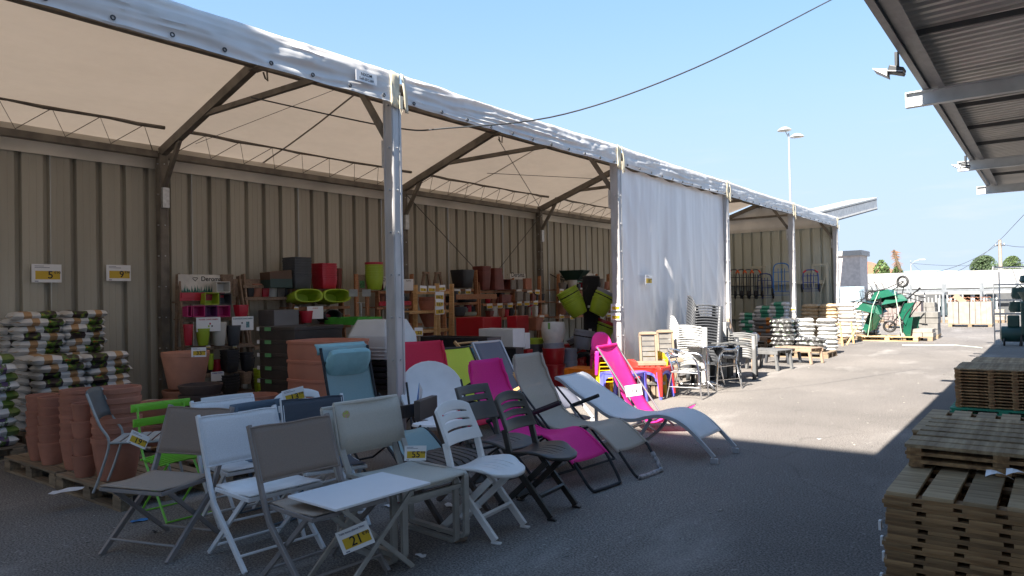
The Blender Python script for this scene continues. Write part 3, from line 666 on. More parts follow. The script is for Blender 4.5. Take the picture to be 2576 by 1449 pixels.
# teal padded recliner
def recliner(label, fm, sm, loc, rz, top=1.05, w_=.56, pillow=None, loop=True, arms=True, round_=.10, wrapped=False, name='recliner_lounger', foot=True):
    t = thing(name, label, 'lounger', loc, rz); h = w_/2
    prof = [tuple(p) for p in smooth_pts([Vector(p) for p in ((-.56, top), (-.50, top-.22), (-.41, .66), (-.28, .46), (-.05, .37), (.14, .38), (.36, .43), (.52, .36), (.68, .24))], 4)]
    m_ = len(prof)-1
    def f(u, v):
        i = min(int(v*m_+1e-6), m_-1); q = v*m_-i; p = Vector(prof[i]).lerp(Vector(prof[i+1]), q); tt = (Vector(prof[i+1])-Vector(prof[i])).normalized(); nn_ = Vector((tt.y, -tt.x))
        c = 2*u-1; wd = h
        if v < .06: wd = h*(1-round_*(1-v/.06)**2*1.6)
        s_ = .035*(1-c*c)
        return (wd*c, p.x+nn_.x*s_*-1*-1, p.y-abs(nn_.y)*s_)
    MB().grid(f, 12, m_).build('sling', sm, t, smooth=60, thick=.004)
    for s in (-1, 1):
        pr = [(s*(h-.01 if k > 2 else h*(1-round_)), a+.012, b_-.012) for k, (a, b_) in enumerate(prof)]
        MB().tube(pr, .014, 8).build('side_tube', fm if pillow else sm, t, smooth=True)
        MB().tube([(s*(h+.02), -.40, .68), (s*(h+.03), -.05, .35), (s*(h+.02), .30, .03)], .011, 8).build('leg', fm, t, smooth=True)
        MB().tube([(s*(h+.02), .38, .42), (s*(h+.02), -.10, .28), (s*(h+.02), -.52, .03)], .011, 8).build('leg', fm, t, smooth=True)
        if arms:
            MB().tube([(s*(h+.055), -.24, .49), (s*(h+.055), -.08, .55), (s*(h+.055), .10, .62)], .019, 10).build('armrest', foam, t, smooth=True)
            MB().tube([(s*(h+.045), -.24, .49), (s*(h+.035), -.02, .24), (s*(h+.03), .10, .14)], .012, 6).build('arm_strut', wrap if wrapped else fm, t, smooth=True)
    MB().tube([(-h-.02, .30, .03), (h+.02, .30, .03)], .011, 8).build('ground_bar', fm, t, smooth=True)
    MB().tube([(-h-.02, -.52, .03), (h+.02, -.52, .03)], .011, 8).build('ground_bar', fm, t, smooth=True)
    if loop:
        e = prof[-1]; lp = [(-h+.02, e[0], e[1]), (-h+.03, e[0]+.10, e[1]-.13), (-h+.05, e[0]+.16, .03), (-h+.10, e[0]+.18, .016), (h-.10, e[0]+.18, .016), (h-.05, e[0]+.16, .03), (h-.03, e[0]+.10, e[1]-.13), (h-.02, e[0], e[1])]
        MB().tube([tuple(p) for p in smooth_pts([Vector(p) for p in lp], 5)], .013, 8).build('foot_loop', foam, t, smooth=True)
        if wrapped:
            wp = [tuple(p) for p in smooth_pts([Vector(p) for p in lp[:6]], 6)][4:-3]
            MB().tube(wp, [.022+.007*mn.noise(Vector((k*.9, 3, 1))) for k in range(len(wp))], 9).build('protective_wrap', wrap, t, smooth=True)
    if pillow:
        p0 = Vector((0, -.50, top-.16))
        def pw(u, v):
            a = v*2*PI; c = 2*u-1; rr = .042*(1-c**12)+.010; ca, sa = math.cos(a), math.sin(a); kk = (abs(ca)**3+abs(sa)**3)**(-1/3); q = Vector((c*(h-.02), rr*kk*ca, rr*kk*2.7*sa))
            q = Matrix.Rotation(R(-24), 3, 'X') @ q; return q+p0+Vector((0, .01, 0))
        MB().grid(pw, 14, 14).build('head_pillow', pillow, t, smooth=True)
        MB().grid(lambda u, v: (-h-.01+(2*h+.02)*u, -.635+.02*math.sin(PI*v)+.05*v, top+.02-.10*v), 8, 4).build('top_cuff', pillow, t, smooth=60, thick=.01)
    return t
teal_pad = M('teal_pillow', (.24, .43, .46), .75, var=.1, bump=.3, bscale=12)
recliner('teal recliner with a head pillow behind the slate blue folding chair', foam, teal_fab, (-5.05, 4.60, 0), R(-98), 1.17, .54, teal_pad, arms=False, round_=.02)
recliner('red sling recliner just right of the nearest tent post', foam, red_fab, (-5.72, 6.2, 0), R(-112), 1.10, .62, round_=.10, arms=True)
recliner('hot pink sling recliner in the middle of the shaded lounger row', foam, pink_fab, (-3.86, 5.36, 0), R(-96), 1.02, .50, wrapped=False, round_=.16)
recliner('grey taupe sling recliner with wrapped foot bar left of the white wave lounger', foam, grey_fab, (-3.76, 5.93, 0), R(-95), 1.04, .50, wrapped=True, round_=.16)
wr_ = MB(); wr_.tube([tuple(at(1330, 1195, .05)), tuple(at(1370, 1180, .07)), tuple(at(1420, 1160, .05))], [.03, .045, .03], 8)
tag(wr_.build('paper_wrap', wrap, smooth=True), 'crumpled packing wrap lying on the asphalt under the pink recliner', 'packaging')

# wave loungers
def wave(label, fm, sm, loc, rz, head=.76, w_=.56, straight=False):
    t = thing('wave_lounger', label, 'lounger', loc, rz, None); h = w_/2
    prof = [tuple(p) for p in smooth_pts([Vector(p) for p in ((-.98, head), (-.90, head-.03), (-.74, head-.14), (-.52, .46), (-.30, .345), (-.06, .335), (.10, .375), (.24, .40), (.38, .385), (.52, .32), (.66, .20), (.80, .06))], 5)]
    if straight: prof = [tuple(p) for p in smooth_pts([Vector(p) for p in ((-.80, head), (-.68, head-.2), (-.56, head-.4), (-.42, .40), (-.26, .345), (-.06, .335), (.10, .375), (.24, .40), (.38, .385), (.52, .32), (.66, .20), (.80, .06))], 5)]
    for s in (-1, 1):
        mb = MB(); strip(mb, prof, s*h-.013, s*h+.013, .034); mb.build('side_rail', fm, t, smooth=40)
        mb = MB(); strip(mb, [tuple(p) for p in smooth_pts([Vector(p) for p in ((.13, .36), (.02, .20), (-.12, .07), (-.26, .0))], 5)], s*(h-.04)-.011, s*(h-.04)+.011, .03); mb.build('curved_leg', fm, t, smooth=40)
        mb = MB(); strip(mb, [(-.50, .45), (-.50, .0)], s*(h-.04)-.011, s*(h-.04)+.011, .03); mb.build('leg', fm, t)
        MB().box((s*h, .80, .025), (.03, .07, .05)).build('foot', fm, t, bev=.004)
    sl_ = MB(); sling(sl_, [(a, b_+.017) for a, b_ in prof[:-5]], -h, h, .012, 6); sl_.build('sling', sm, t, smooth=60, thick=.005)
    MB().tube([(-h, prof[0][0], prof[0][1]), (h, prof[0][0], prof[0][1])], .016, 8).build('head_bar', fm, t, smooth=True)
    MB().bx(-h, h, -.52, -.49, .03, .055).build('cross_bar', fm, t); MB().bx(-h, h, -.27, -.24, .01, .03).build('cross_bar', fm, t)
    return t
wave_met = M('pale_grey_metal', (.42, .43, .46), .38, .2, var=.05)
wave('white wave shaped lounger whose head end catches the sun, right end of the lounger row', wave_met, wave_fab, (-3.40, 6.87, 0), R(-90), .72)
wave('lime green wave lounger behind the pink recliner', foam, lime_fab, (-5.55, 7.05, 0), R(-96), .96, .56, True)
wave('blue grey wave lounger behind the pink recliner and beside the lime one', wave_met, slate_fab, (-5.55, 7.75, 0), R(-95), 1.0, .56, True)
# striped wooden deck chair
t = thing('deck_chair', 'wooden deck chair with blue and white striped canvas behind the lime lounger', 'deck chair', (-6.0, 7.75, 0), R(-88))
for s in (-1, 1):
    MB().bar((s*.28, -.62, 1.02), (s*.28, .55, .02), .028, .04).build('long_rail', pine, t, bev=.004)
    MB().bar((s*.24, .45, .45), (s*.24, -.45, .02), .028, .04).build('short_rail', pine, t, bev=.004)
    MB().bar((s*.30, .30, .28), (s*.30, -.32, .76), .022, .035).build('strut', pine, t)
for y, z in ((-.60, .99), (-.54, .93), (.45, .44)): MB().tube([(-.29, y, z), (.29, y, z)], .014, 8).build('dowel', pine, t, smooth=True)
cp = [tuple(p) for p in smooth_pts([Vector(p) for p in ((-.56, .95), (-.36, .66), (-.15, .40), (.06, .28), (.26, .32), (.43, .43))], 4)]
for k in range(9):
    a, b_ = -.25+.5*k/9, -.25+.5*(k+1)/9; mb = MB(); strip(mb, cp, a, b_-.001, .005)
    mb.build('canvas_stripe', M('canvas_blue', (.03, .24, .33), .8) if k % 2 == 0 else M('canvas_white', (.7, .7, .7), .8), t)
# pink sling low beach chair in the sun
t = thing('beach_chair', 'hot pink low sling beach chair on grey tubes standing in the sun', 'chair', (-3.95, 7.95, 0), R(-86))
cp = [tuple(p) for p in smooth_pts([Vector(p) for p in ((-.52, .98), (-.40, .78), (-.24, .46), (-.10, .24), (.03, .13), (.18, .12), (.34, .20), (.50, .29))], 4)]
mb = MB(); sling(mb, cp, -.27, .27, .03); mb.build('sling', pink_fab, t, smooth=60, thick=.004)
gtb = M('grey_steel_tube', (.16, .16, .17), .35, .5)
for s in (-1, 1):
    MB().tube([(s*.275, -.53, .98), (s*.275, .08, .10), (s*.275, .22, .01)], .013, 8).build('back_tube', gtb, t, smooth=True)
    MB().tube([(s*.25, .50, .29), (s*.25, -.05, .06), (s*.25, -.15, .01)], .012, 8).build('seat_tube', gtb, t, smooth=True)
    MB().tube([(s*.29, -.25, .56), (s*.29, -.22, .01)], .010, 8).build('prop', gtb, t, smooth=True)
MB().tube([(-.28, -.53, .985), (.28, -.53, .985)], .018, 8).build('head_bar', pink_fab, t, smooth=True); MB().tube([(-.26, -.22, .02), (.26, -.22, .02)], .010, 8).build('ground_bar', gtb, t)

# ================================================================ price tags with lettering
CAMYAW = math.atan2(-math.sin(YAW), math.cos(YAW))
def ptag(label, pos, num, sup='€90', size=.15, yaw=None, roll=0, head='', yel=True, name='price_tag', tilt=0, group=None):
    t = thing(name, label, 'price tag', tuple(pos), 0, group)
    t.rotation_mode = 'XYZ'; t.rotation_euler = (PI/2+tilt, roll, (R(25) if yaw is None else yaw)); w_, h_ = size, size*.68
    # local: x right, y up, z toward viewer
    MB().bx(-w_/2, w_/2, -h_/2, h_/2, -.0015, 0).build('tag_card', card, t)
    if yel: MB().bx(-w_*.38, w_*.45, -h_*.33, h_*.13, .0002, .0012).build('yellow_panel', yellow, t)
    textmesh('price_number', num, h_*.58, ink, t, (w_*.22, -h_*.10, .0016), ax='RIGHT')
    textmesh('price_cents', sup, h_*.2, ink, t, (w_*.24, h_*.04, .0016), ax='LEFT')
    if head: textmesh('heading', head, h_*.12, ink_g, t, (-w_*.42, h_*.35, .0016), ax='LEFT')
    else:
        q = MB(); q.bx(-w_*.4, w_*.1, h_*.30, h_*.33, .0005, .001); q.bx(-w_*.4, -w_*.1, h_*.38, h_*.41, .0005, .001); q.build('small_print', ink_g, t, kind='stuff')
    if size > .1:
        q = MB(); q.bx(-w_*.40, -w_*.28, -h_*.46, -h_*.41, .0005, .001); q.build('small_print', ink_g, t)
    return t
ptag('white and yellow tag reading 21 tied under the small white table', at(893, 1353, .30), '21', size=.19, roll=R(-22), yaw=R(34), head='Table basse pliante blanc')
ptag('white and yellow tag reading 55 on the beige sled chairs', at(1045, 1140, .55), '55', '€00', size=.15, yaw=R(50), roll=R(3))
ptag('white and yellow tag reading 19 hanging on the green bistro chair', at(348, 1106, .58), '19', '€90', size=.15, roll=R(25), yaw=R(40))
ptag('white and yellow tag reading 13 on the white slotted chair back', at(742, 993, .86)+Vector((.04, -.04, 0)), '13', '€90', size=.17, roll=R(-12), yaw=R(55))
ptag('white and yellow tag reading 19 hanging on the pink beach chair', at(1594, 982, .50), '19', '€90', size=.19, roll=R(-8), yaw=R(30), yel=False)
ptag('small tag with the words chaise and chaise behind the white sling chair', at(618, 1128, .56), '', '', size=.11, yaw=R(40), head='CHAISE')
ptag('grey and white tag 7 upper card on the second front tent post', Vector((EX+.0, YF[3]-.10, 1.42)), '7', '€90', size=.17, yaw=0, name='post_price_card')
ptag('grey and white tag 8 lower card on the second front tent post', Vector((EX+.0, YF[3]-.10, 1.27)), '8', '€90', size=.17, yaw=0, name='post_price_card')
ptag('yellow price card reading 5 on the metal wall above the compost bags', Vector((-10.79, 3.97, 2.06)), '5', '€90', size=.36, yaw=PI/2, name='wall_price_card')
ptag('yellow price card reading 9 on the metal wall next to the tent post', Vector((-10.79, 4.90, 2.08)), '9', '€90', size=.34, yaw=PI/2, name='wall_price_card')
ptag('yellow price card reading 16 pinned on the translucent curtain', Vector((EX+.07, 11.52, 1.88)), '16', '€90', size=.26, yaw=PI/2, name='curtain_price_card')

# ================================================================ goods helpers
def depth_of(p): return (Vector(p)-Vector((0, 0, EYE))).dot(_F)
def atd(px, py, d):
    r_ = ray(px, py); return Vector((0, 0, EYE))+r_*(d/FPX)
_PC = {}
def pot_mesh(mat, r, h, sq, tap, rim, n=24):
    k = (mat.name, round(r, 3), round(h, 3), sq, tap, rim)
    if k not in _PC:
        rb = r*tap; th = min(.02, r*.12)
        pr = [(0, .0), (rb*.96, .0), (rb, .008)]
        if tap < 0: rb = r*-tap; pr = [(0, 0), (rb*.9, 0), (rb, .01), (r*1.04, h*.35), (r*1.1, h*.6), (r*1.03, h*.9)]
        else: pr += [(rb+(r-rb)*.5+.003, h*.5), (r-rim*.6, h*(1-.16)), (r-rim*.6, h*(1-.13)), (r, h*(1-.12)), (r, h*.99)]
        pr += [(r-.004, h), (r-th, h), (r-th-.003, h*.985), ((r-th)*.93, h*.55), ((rb-th)*.98, .03), (0, .028)]
        if sq > 4: n = 32
        mb = MB(); mb.lathe(pr, n, sq=sq); _PC[k] = mb.mesh('pot', mat, 38)
    return _PC[k]
def pot(label, pos, r, h, mat, sq=2, tap=.74, rim=.008, rz=0, name='plant_pot', cat='pot', group=None, tilt=None):
    o = bpy.data.objects.new(name, pot_mesh(mat, r, h, sq, tap, rim)); C.objects.link(o); o.location = pos
    o.rotation_euler = tilt if tilt else (0, 0, rz)
    return tag(o, label, cat, group)
def pstack(base, where, n, pos, r, h, pitch, mats, sq=2, tap=.74, rim=.008, name='plant_pot', group=None, cat='pot', rz=0):
    ms = mats if isinstance(mats, (list, tuple)) else [mats]
    for k in range(n):
        nth = 'top' if k == n-1 and n > 1 else ORD[k]
        lab = base+' '+where if n == 1 else f'{base}, {nth} of the stack {where}'
        p = Vector(pos)+Vector((random.uniform(-.004, .004), random.uniform(-.004, .004), pitch*k))
        pot(lab, p, r*random.uniform(.99, 1.01), h, ms[min(k, len(ms)-1)], sq, tap, rim, rz, name, cat, group or (f'stacked {base}s {where}' if n > 1 else None))
def pp(base, where, pxc, pyb, wpx, hpx, X, mat, n=1, pitchpx=0, sq=2, tap=.74, d=None, **kw):
    p = atd(pxc, pyb, d) if d else atx(pxc, pyb, X); dd = depth_of(p); s_ = dd/FPX
    r = wpx*s_/2/(1.36 if sq > 4 else 1); H = hpx*s_; pit = pitchpx*s_
    p = p-Vector((.0, 0, 0))
    pstack(base, where, n, p, r, H-pit*(n-1), pit, mat, sq, tap, **kw); return p
def boxp(label, pl, pc, pr, yt, yb, d, mat, hollow=True, name='box_planter', cat='planter', wall=.02, group=None, maxl=3):
    """box whose nearest vertical edge is seen at column pc, faces reaching columns pl and pr"""
    c = atd(pc, yb, d); zt = atd(pc, yt, d).z; x0 = max(aty(pl, yb, c.y).x, c.x-maxl); y1 = min(atx(pr, yb, c.x).y, c.y+maxl)
    w_, l_, h_ = c.x-x0, y1-c.y, zt-c.z
    t = thing(name, label, cat, (c.x-w_/2, c.y+l_/2, c.z), 0, group); mb = MB(); a, b_ = w_/2, l_/2
    if hollow:
        O = [(-a, -b_), (a, -b_), (a, b_), (-a, b_)]; I = [(-a+wall, -b_+wall), (a-wall, -b_+wall), (a-wall, b_-wall), (-a+wall, b_-wall)]
        vs = [(x, y, 0) for x, y in O]+[(x, y, h_) for x, y in O]+[(x, y, h_) for x, y in I]+[(x, y, .04) for x, y in I]
        fs = [(0, 3, 2, 1), (12, 13, 14, 15)]
        for k in range(4): q = (k+1) % 4; fs += [(k, q, 4+q, 4+k), (4+k, 4+q, 8+q, 8+k), (8+k, 8+q, 12+q, 12+k)]
        mb.add(vs, fs)
    else: mb.bx(-a, a, -b_, b_, 0, h_)
    mb.build('shell', mat, t, bev=.006); return t, w_, l_, h_
def shelf_card(parent, p, num='', w_=.13, h_=.11, cents=True):
    """price card clipped to a shelf edge; p in world, faces +X/-Y"""
    o = MB().bx(-w_/2, w_/2, -h_, 0, -.001, .001).build('price_card', card, parent)
    loc = Vector(p)-Vector(parent.location); o.location = loc; o.rotation_euler = (PI/2+random.uniform(-.15, .05), random.uniform(-.08, .08), R(58)+random.uniform(-.25, .25))
    MB().bx(-w_*.44, w_*.44, -h_*.92, -h_*.42, .0015, .003).build('yellow_panel', yellow, o)
    if num: textmesh('price_number', num, h_*.5, ink, o, (w_*.3, -h_*.65, .0035))
    return o
def rack(label, posts, shelves, cards, mat=None, X_top=-10.45, name='shelf_rack'):
    """posts: (px_top,py_top,px_bot,py_bot,Xtop,Xbot); shelves: (px0,px1,py,X,depth)"""
    mat = mat or shelf_w; t = thing(name, label, 'shelf', (-10.2, atx(shelves[0][0], shelves[0][2], -10.2).y, 0)); L0 = Vector(t.location)
    for (a, b_, c_, d_, xt, xb) in posts:
        p = atx(a, b_, xt)-L0; q = atx(c_, d_, xb)-L0
        if q.z > .6: q = q+(q-p).normalized()*(q.z/max(.2, -(q-p).normalized().z)); 
        MB().bar(tuple(p), tuple(q), .075, .03, up=(0, 1, 0)).build('upright', mat, t, bev=.003)
        MB().bar((p.x-.02, p.y, p.z), (p.x-.12, p.y, 0.0), .06, .03, up=(0, 1, 0)).build('rear_upright', mat, t, bev=.003)
    for (a, b_, y, X, dp) in shelves:
        p = atx(a, y, X)-L0; q = atx(b_, y, X)-L0; z = (p.z+q.z)/2
        nb = max(2, int(dp/.09))
        for k in range(nb): MB().bx(p.x-dp+dp*k/nb+.006, p.x-dp+dp*(k+1)/nb-.006, p.y, q.y, z-.02, z).build('shelf_board', mat, t)
        MB().bx(p.x, p.x+.018, p.y-.01, q.y+.01, z-.05, z-.002).build('shelf_front', mat, t, bev=.002)
    for cc in cards:
        shelf_card(t, atx(cc[0], cc[1], cc[2])+Vector((.04, 0, 0)), cc[3] if len(cc) > 3 else '', *(cc[4:6] if len(cc) > 5 else ()))
    return t

# ---------------------------------------------------------------- pallets
def pallet(label, loc, rz=0, wood=None, L_=1.2, Wd=.8, n=7, name='pallet', group=None, labels=True):
    wood = wood or pallet_w; t = thing(name, label, 'pallet', loc, rz, group)
    tb = .1 if n >= 7 else .12
    for k in range(n):
        y = -Wd/2+tb/2+(Wd-tb)*k/(n-1); MB().bx(-L_/2, L_/2, y-tb/2, y+tb/2, .122, .144).build('top_board', wood, t, bev=.003)
    for x in (-L_/2+.07, 0, L_/2-.07): MB().bx(x-.05, x+.05, -Wd/2, Wd/2, .100, .1215).build('stringer', wood, t)
    for y in (-Wd/2+.05, 0, Wd/2-.05):
        MB().bx(-L_/2, L_/2, y-.05, y+.05, 0, .021).build('bottom_board', wood, t)
        for x in (-L_/2+.07, 0, L_/2-.07): MB().bx(x-.07, x+.07, y-.047, y+.047, .0215, .0995).build('block', wood, t, bev=.002)
    return t
pal_a = pallet('weathered wooden pallet under the left terracotta stacks', (-7.70, 3.06, 0), 0)
pal_b = pallet('weathered wooden pallet under the tallest terracotta stack', (-6.43, 3.04, 0), 0)
pallet('second row wooden pallet behind the green bistro chair', (-6.55, 3.95, 0), R(2))
pallet('wooden pallet under the front compost bags', (-9.55, 3.86, 0), PI/2)
pallet('wooden pallet against the wall under the tall compost pile', (-10.25, 3.86, 0), PI/2, Wd=.6)
pallet('wooden pallet under the compost bags cut by the picture edge', (-9.2, 2.42, 0), PI/2)
pallet('wooden pallet under the stacked bowls and big terracotta pot', (-8.85, 5.0, 0), PI/2)
# ---------------------------------------------------------------- terracotta stacks
def tstack(where, pxb, pyb, rimpx, n, htotpx, mat=terra, z=.145):
    p = at(pxb, pyb, z); p = p+Vector((-.6, .8, 0)).normalized()*0.0
    s_ = depth_of(p)/FPX; r = rimpx*s_/2; p = p+Vector((-.6, .8, 0)).normalized()*r*.75; s_ = depth_of(p)/FPX; r = rimpx*s_/2
    Ht = htotpx*s_; h = r*2*.92; pit = (Ht-h)/(n-1)
    pstack('terracotta pot', where, n, p, r, h, pit, mat, tap=.72, rim=r*.075)
    return p
tstack('leftmost on the pot pallet', 90, 1160, 70, 6, 162)
tstack('second from the left on the pot pallet', 117, 1171, 60, 6, 168)
tstack('tall wide one in the middle of the pot pallet', 180, 1184, 84, 7, 198)
tstack('short one in front of the middle stack', 200, 1203, 60, 4, 184)
tstack('nearest and tallest beside the grey metal chair', 272, 1212, 116, 6, 228)
pot('wide terracotta bowl behind the bright green bistro chair', at(395, 1012, .62)-Vector((0, 0, .22)), .25, .22, terra, tap=.7)
pot('wide terracotta bowl, lower one behind the bright green bistro chair', at(400, 1040, .5)-Vector((0, 0, .3)), .27, .22, terra, tap=.7)
for k in range(3): pot(f'terracotta bowl on the rear pallet, {ORD[k]} of three behind the white sling chair', (-6.5, 4.1, .145+.13*k), .27, .20, terra, tap=.72, group='terracotta bowls on the rear pallet')
bpz = atd(468, 975, 9.1)
pot('big pale terracotta pot standing on dark bowls below the bag wall', bpz, .285, .455, M('pale_terracotta', (.50, .23, .15), .8, var=.1, bump=.1), tap=.72, rim=.012)
for k in range(3): pot(f'weathered brown bowl under the big pale terracotta pot, {ORD[k]} of three', (bpz.x, bpz.y, .145+.10*k), .28, .19, terra_d, tap=.8, group='brown bowls under the big pot')
q_ = atd(505, 1012, 8.6)
dkb = M('dark_brown_clay', (.075, .05, .042), .75, var=.2)
for k in range(4): pot(f'dark brown clay bowl, {ORD[k]} of the stack behind the green chair', (q_.x, q_.y, .145+.115*k), .25, .16, dkb, tap=.78, group='dark brown clay bowls')
for k in range(2): pot(f'pale terracotta pot, {ORD[k]} in the pair behind the white bistro chair', at(640, 1010, .45)-Vector((0, 0, .30-.08*k)), .27, .3, terra, group='terracotta pair behind the bistro chairs')
ptag('white and yellow tag reading 33 on the rim of the big terracotta pot', atd(500, 886, 8.75), '33', '€90', size=.17, yaw=R(48))
# ---------------------------------------------------------------- bags
def sack_mesh(name, w_, d_, h_, seed, mat, lump=.012, nu=16, nv=10, fine=0):
    def f(u, v, s):
        x, y = 2*u-1, 2*v-1
        k = max(0, (1-abs(x)**3.2))*max(0, (1-abs(y)**3.2)); k = k**.27
        px, py = x*w_/2*(1-.035*abs(y)**3), y*d_/2*(1-.05*abs(x)**3)
        q = Vector((px*6, py*6, seed*3.7)); z = s*h_/2*k+k*lump*mn.noise(q)*2+(fine*mn.noise(Vector((px*34, py*34, seed))) if fine else 0)*k
        e = (1-k)*.012*mn.noise(Vector((px*14, py*14, seed)))
        return (px+lump*.8*mn.noise(q+Vector((5, 0, 0))), py+lump*mn.noise(q+Vector((0, 7, 0))), z+e+h_/2)
    mb = MB(); mb.grid(lambda u, v: f(u, v, 1), nu, nv); mb.grid(lambda u, v: f(u, v, -1), nu, nv)
    return mb.mesh(name, mat, smooth=70)
def bagmat(name, stops, patch=None, base=(.62, .62, .62), axis=0, rough=.35, half=.3):
    m = bpy.data.materials.new(name); m.use_nodes = True; n = m.node_tree.nodes; l = m.node_tree.links.new; b = n['Principled BSDF']
    t = n.new('ShaderNodeTexCoord'); s = n.new('ShaderNodeSeparateXYZ'); oi = n.new('ShaderNodeObjectInfo'); l(t.outputs['Object'], s.inputs[0])
    flip = n.new('ShaderNodeMath'); flip.operation = 'GREATER_THAN'; flip.inputs[1].default_value = .5; l(oi.outputs['Random'], flip.inputs[0])
    fm = n.new('ShaderNodeMapRange'); fm.inputs[3].default_value = 1; fm.inputs[4].default_value = -1; l(flip.outputs[0], fm.inputs[0])
    mu_ = n.new('ShaderNodeMath'); mu_.operation = 'MULTIPLY'; l(s.outputs[axis], mu_.inputs[0]); l(fm.outputs[0], mu_.inputs[1])
    mr = n.new('ShaderNodeMapRange'); mr.inputs[1].default_value = -half; mr.inputs[2].default_value = half; l(mu_.outputs[0], mr.inputs[0])
    cr = n.new('ShaderNodeValToRGB'); cr.color_ramp.interpolation = 'CONSTANT'; e = cr.color_ramp.elements
    e[0].color = (*stops[0][1], 1); e[1].position = stops[1][0]; e[1].color = (*stops[1][1], 1)
    for p_, c_ in stops[2:]: q = e.new(p_); q.color = (*c_, 1)
    l(mr.outputs[0], cr.inputs[0]); out = cr.outputs[0]
    if patch:
        (a, b2), cols = patch
        nz_ = n.new('ShaderNodeTexNoise'); nz_.inputs['Scale'].default_value = 13; nz_.inputs['Detail'].default_value = 3; l(t.outputs['Object'], nz_.inputs[0])
        pr = n.new('ShaderNodeValToRGB'); pe = pr.color_ramp.elements; pr.color_ramp.interpolation = 'CONSTANT'
        pe[0].color = (*cols[0], 1); pe[1].position = .52; pe[1].color = (*cols[1], 1)
        for k, c_ in enumerate(cols[2:]): q = pe.new(.58+.06*k); q.color = (*c_, 1)
        l(nz_.outputs[0], pr.inputs[0])
        g1 = n.new('ShaderNodeMath'); g1.operation = 'GREATER_THAN'; g1.inputs[1].default_value = a; g2 = n.new('ShaderNodeMath'); g2.operation = 'LESS_THAN'; g2.inputs[1].default_value = b2
        l(mr.outputs[0], g1.inputs[0]); l(mr.outputs[0], g2.inputs[0]); mm = n.new('ShaderNodeMath'); mm.operation = 'MULTIPLY'; l(g1.outputs[0], mm.inputs[0]); l(g2.outputs[0], mm.inputs[1])
        mx_ = n.new('ShaderNodeMixRGB'); l(mm.outputs[0], mx_.inputs[0]); l(out, mx_.inputs[1]); l(pr.outputs[0], mx_.inputs[2]); out = mx_.outputs[0]
    l(out, b.inputs['Base Color']); b.inputs['Roughness'].default_value = rough
    bn = n.new('ShaderNodeTexNoise'); bn.inputs['Scale'].default_value = 22; bn.inputs['Detail'].default_value = 4; bp = n.new('ShaderNodeBump'); bp.inputs['Strength'].default_value = .35; bp.inputs['Distance'].default_value = .01
    l(t.outputs['Object'], bn.inputs[0]); l(bn.outputs[0], bp.inputs['Height']); l(bp.outputs[0], b.inputs['Normal'])
    return m
Wt = (.60, .60, .60); tan = (.40, .24, .12); dkp = (.03, .025, .03)
compost = bagmat('compost_bag', [(0, Wt), (.14, Wt), (.62, tan), (.76, Wt), (.93, tan)], ((.16, .46), [(.03, .02, .025), (.07, .13, .02), (.16, .28, .05), (.50, .10, .03)]))
lawn = bagmat('lawn_bag', [(0, Wt), (.25, (.12, .07, .18)), (.42, Wt), (.7, (.10, .16, .03)), (.9, Wt)], ((.25, .5), [(.10, .06, .15), (.08, .16, .03), Wt]))
def pile(base, where, mat, cols, z0, group, lump=.012, meshes=None, fine=0, h_=.09, w_=.52, d_=.38):
    """cols: (x, y, rz, layers, name of the column)"""
    ms = meshes or [sack_mesh('bag', w_, d_, h_*1.22, s_, mat, lump, fine=fine) for s_ in range(4)]
    for (x, y, rz, n, cn) in cols:
        for k in range(n):
            o = bpy.data.objects.new('bag', random.choice(ms)); C.objects.link(o)
            o.location = (x+random.uniform(-.032, .032), y+random.uniform(-.032, .032), z0+k*h_); o.rotation_euler = (random.uniform(-.03, .03), random.uniform(-.03, .03), rz+random.uniform(-.09, .09)+(PI if random.random() < .5 else 0))
            nth = 'top' if k == n-1 else ORD[k] if k < len(ORD) else 'high'
            tag(o, f'{base}, {nth} in the {cn} column {where}', 'bag', group)
    return ms
H = PI/2
cm = pile('white compost bag', 'of the tall wall pile', compost, [(-10.12, 3.60, H, 16, 'left'), (-10.12, 4.12, H, 16, 'right'), (-10.50, 3.60, H, 15, 'rear left')], .145, 'compost bags in the tall pile at the wall', h_=.087)
pile('white compost bag', 'of the low front pile', compost, [(-9.38, 3.55, H, 10, 'left'), (-9.38, 4.07, H, 10, 'right'), (-9.76, 3.55, H, 10, 'rear left')], .145, 'compost bags in the low pile before the tall one', meshes=cm, h_=.088)
pile('white garden soil bag', 'of the pile at the picture edge', lawn, [(-9.0, 2.72, H, 10, 'near'), (-9.4, 2.72, H, 10, 'far'), (-9.0, 2.2, H, 9, 'outer')], .145, 'soil bags in the pile cut by the frame', h_=.095)
pile('pale plastic bag', 'lying behind the grey metal chair', compost, [(-8.0, 4.0, .3, 6, 'single')], .0, 'pale bags behind the grey metal chair', meshes=cm, h_=.088)

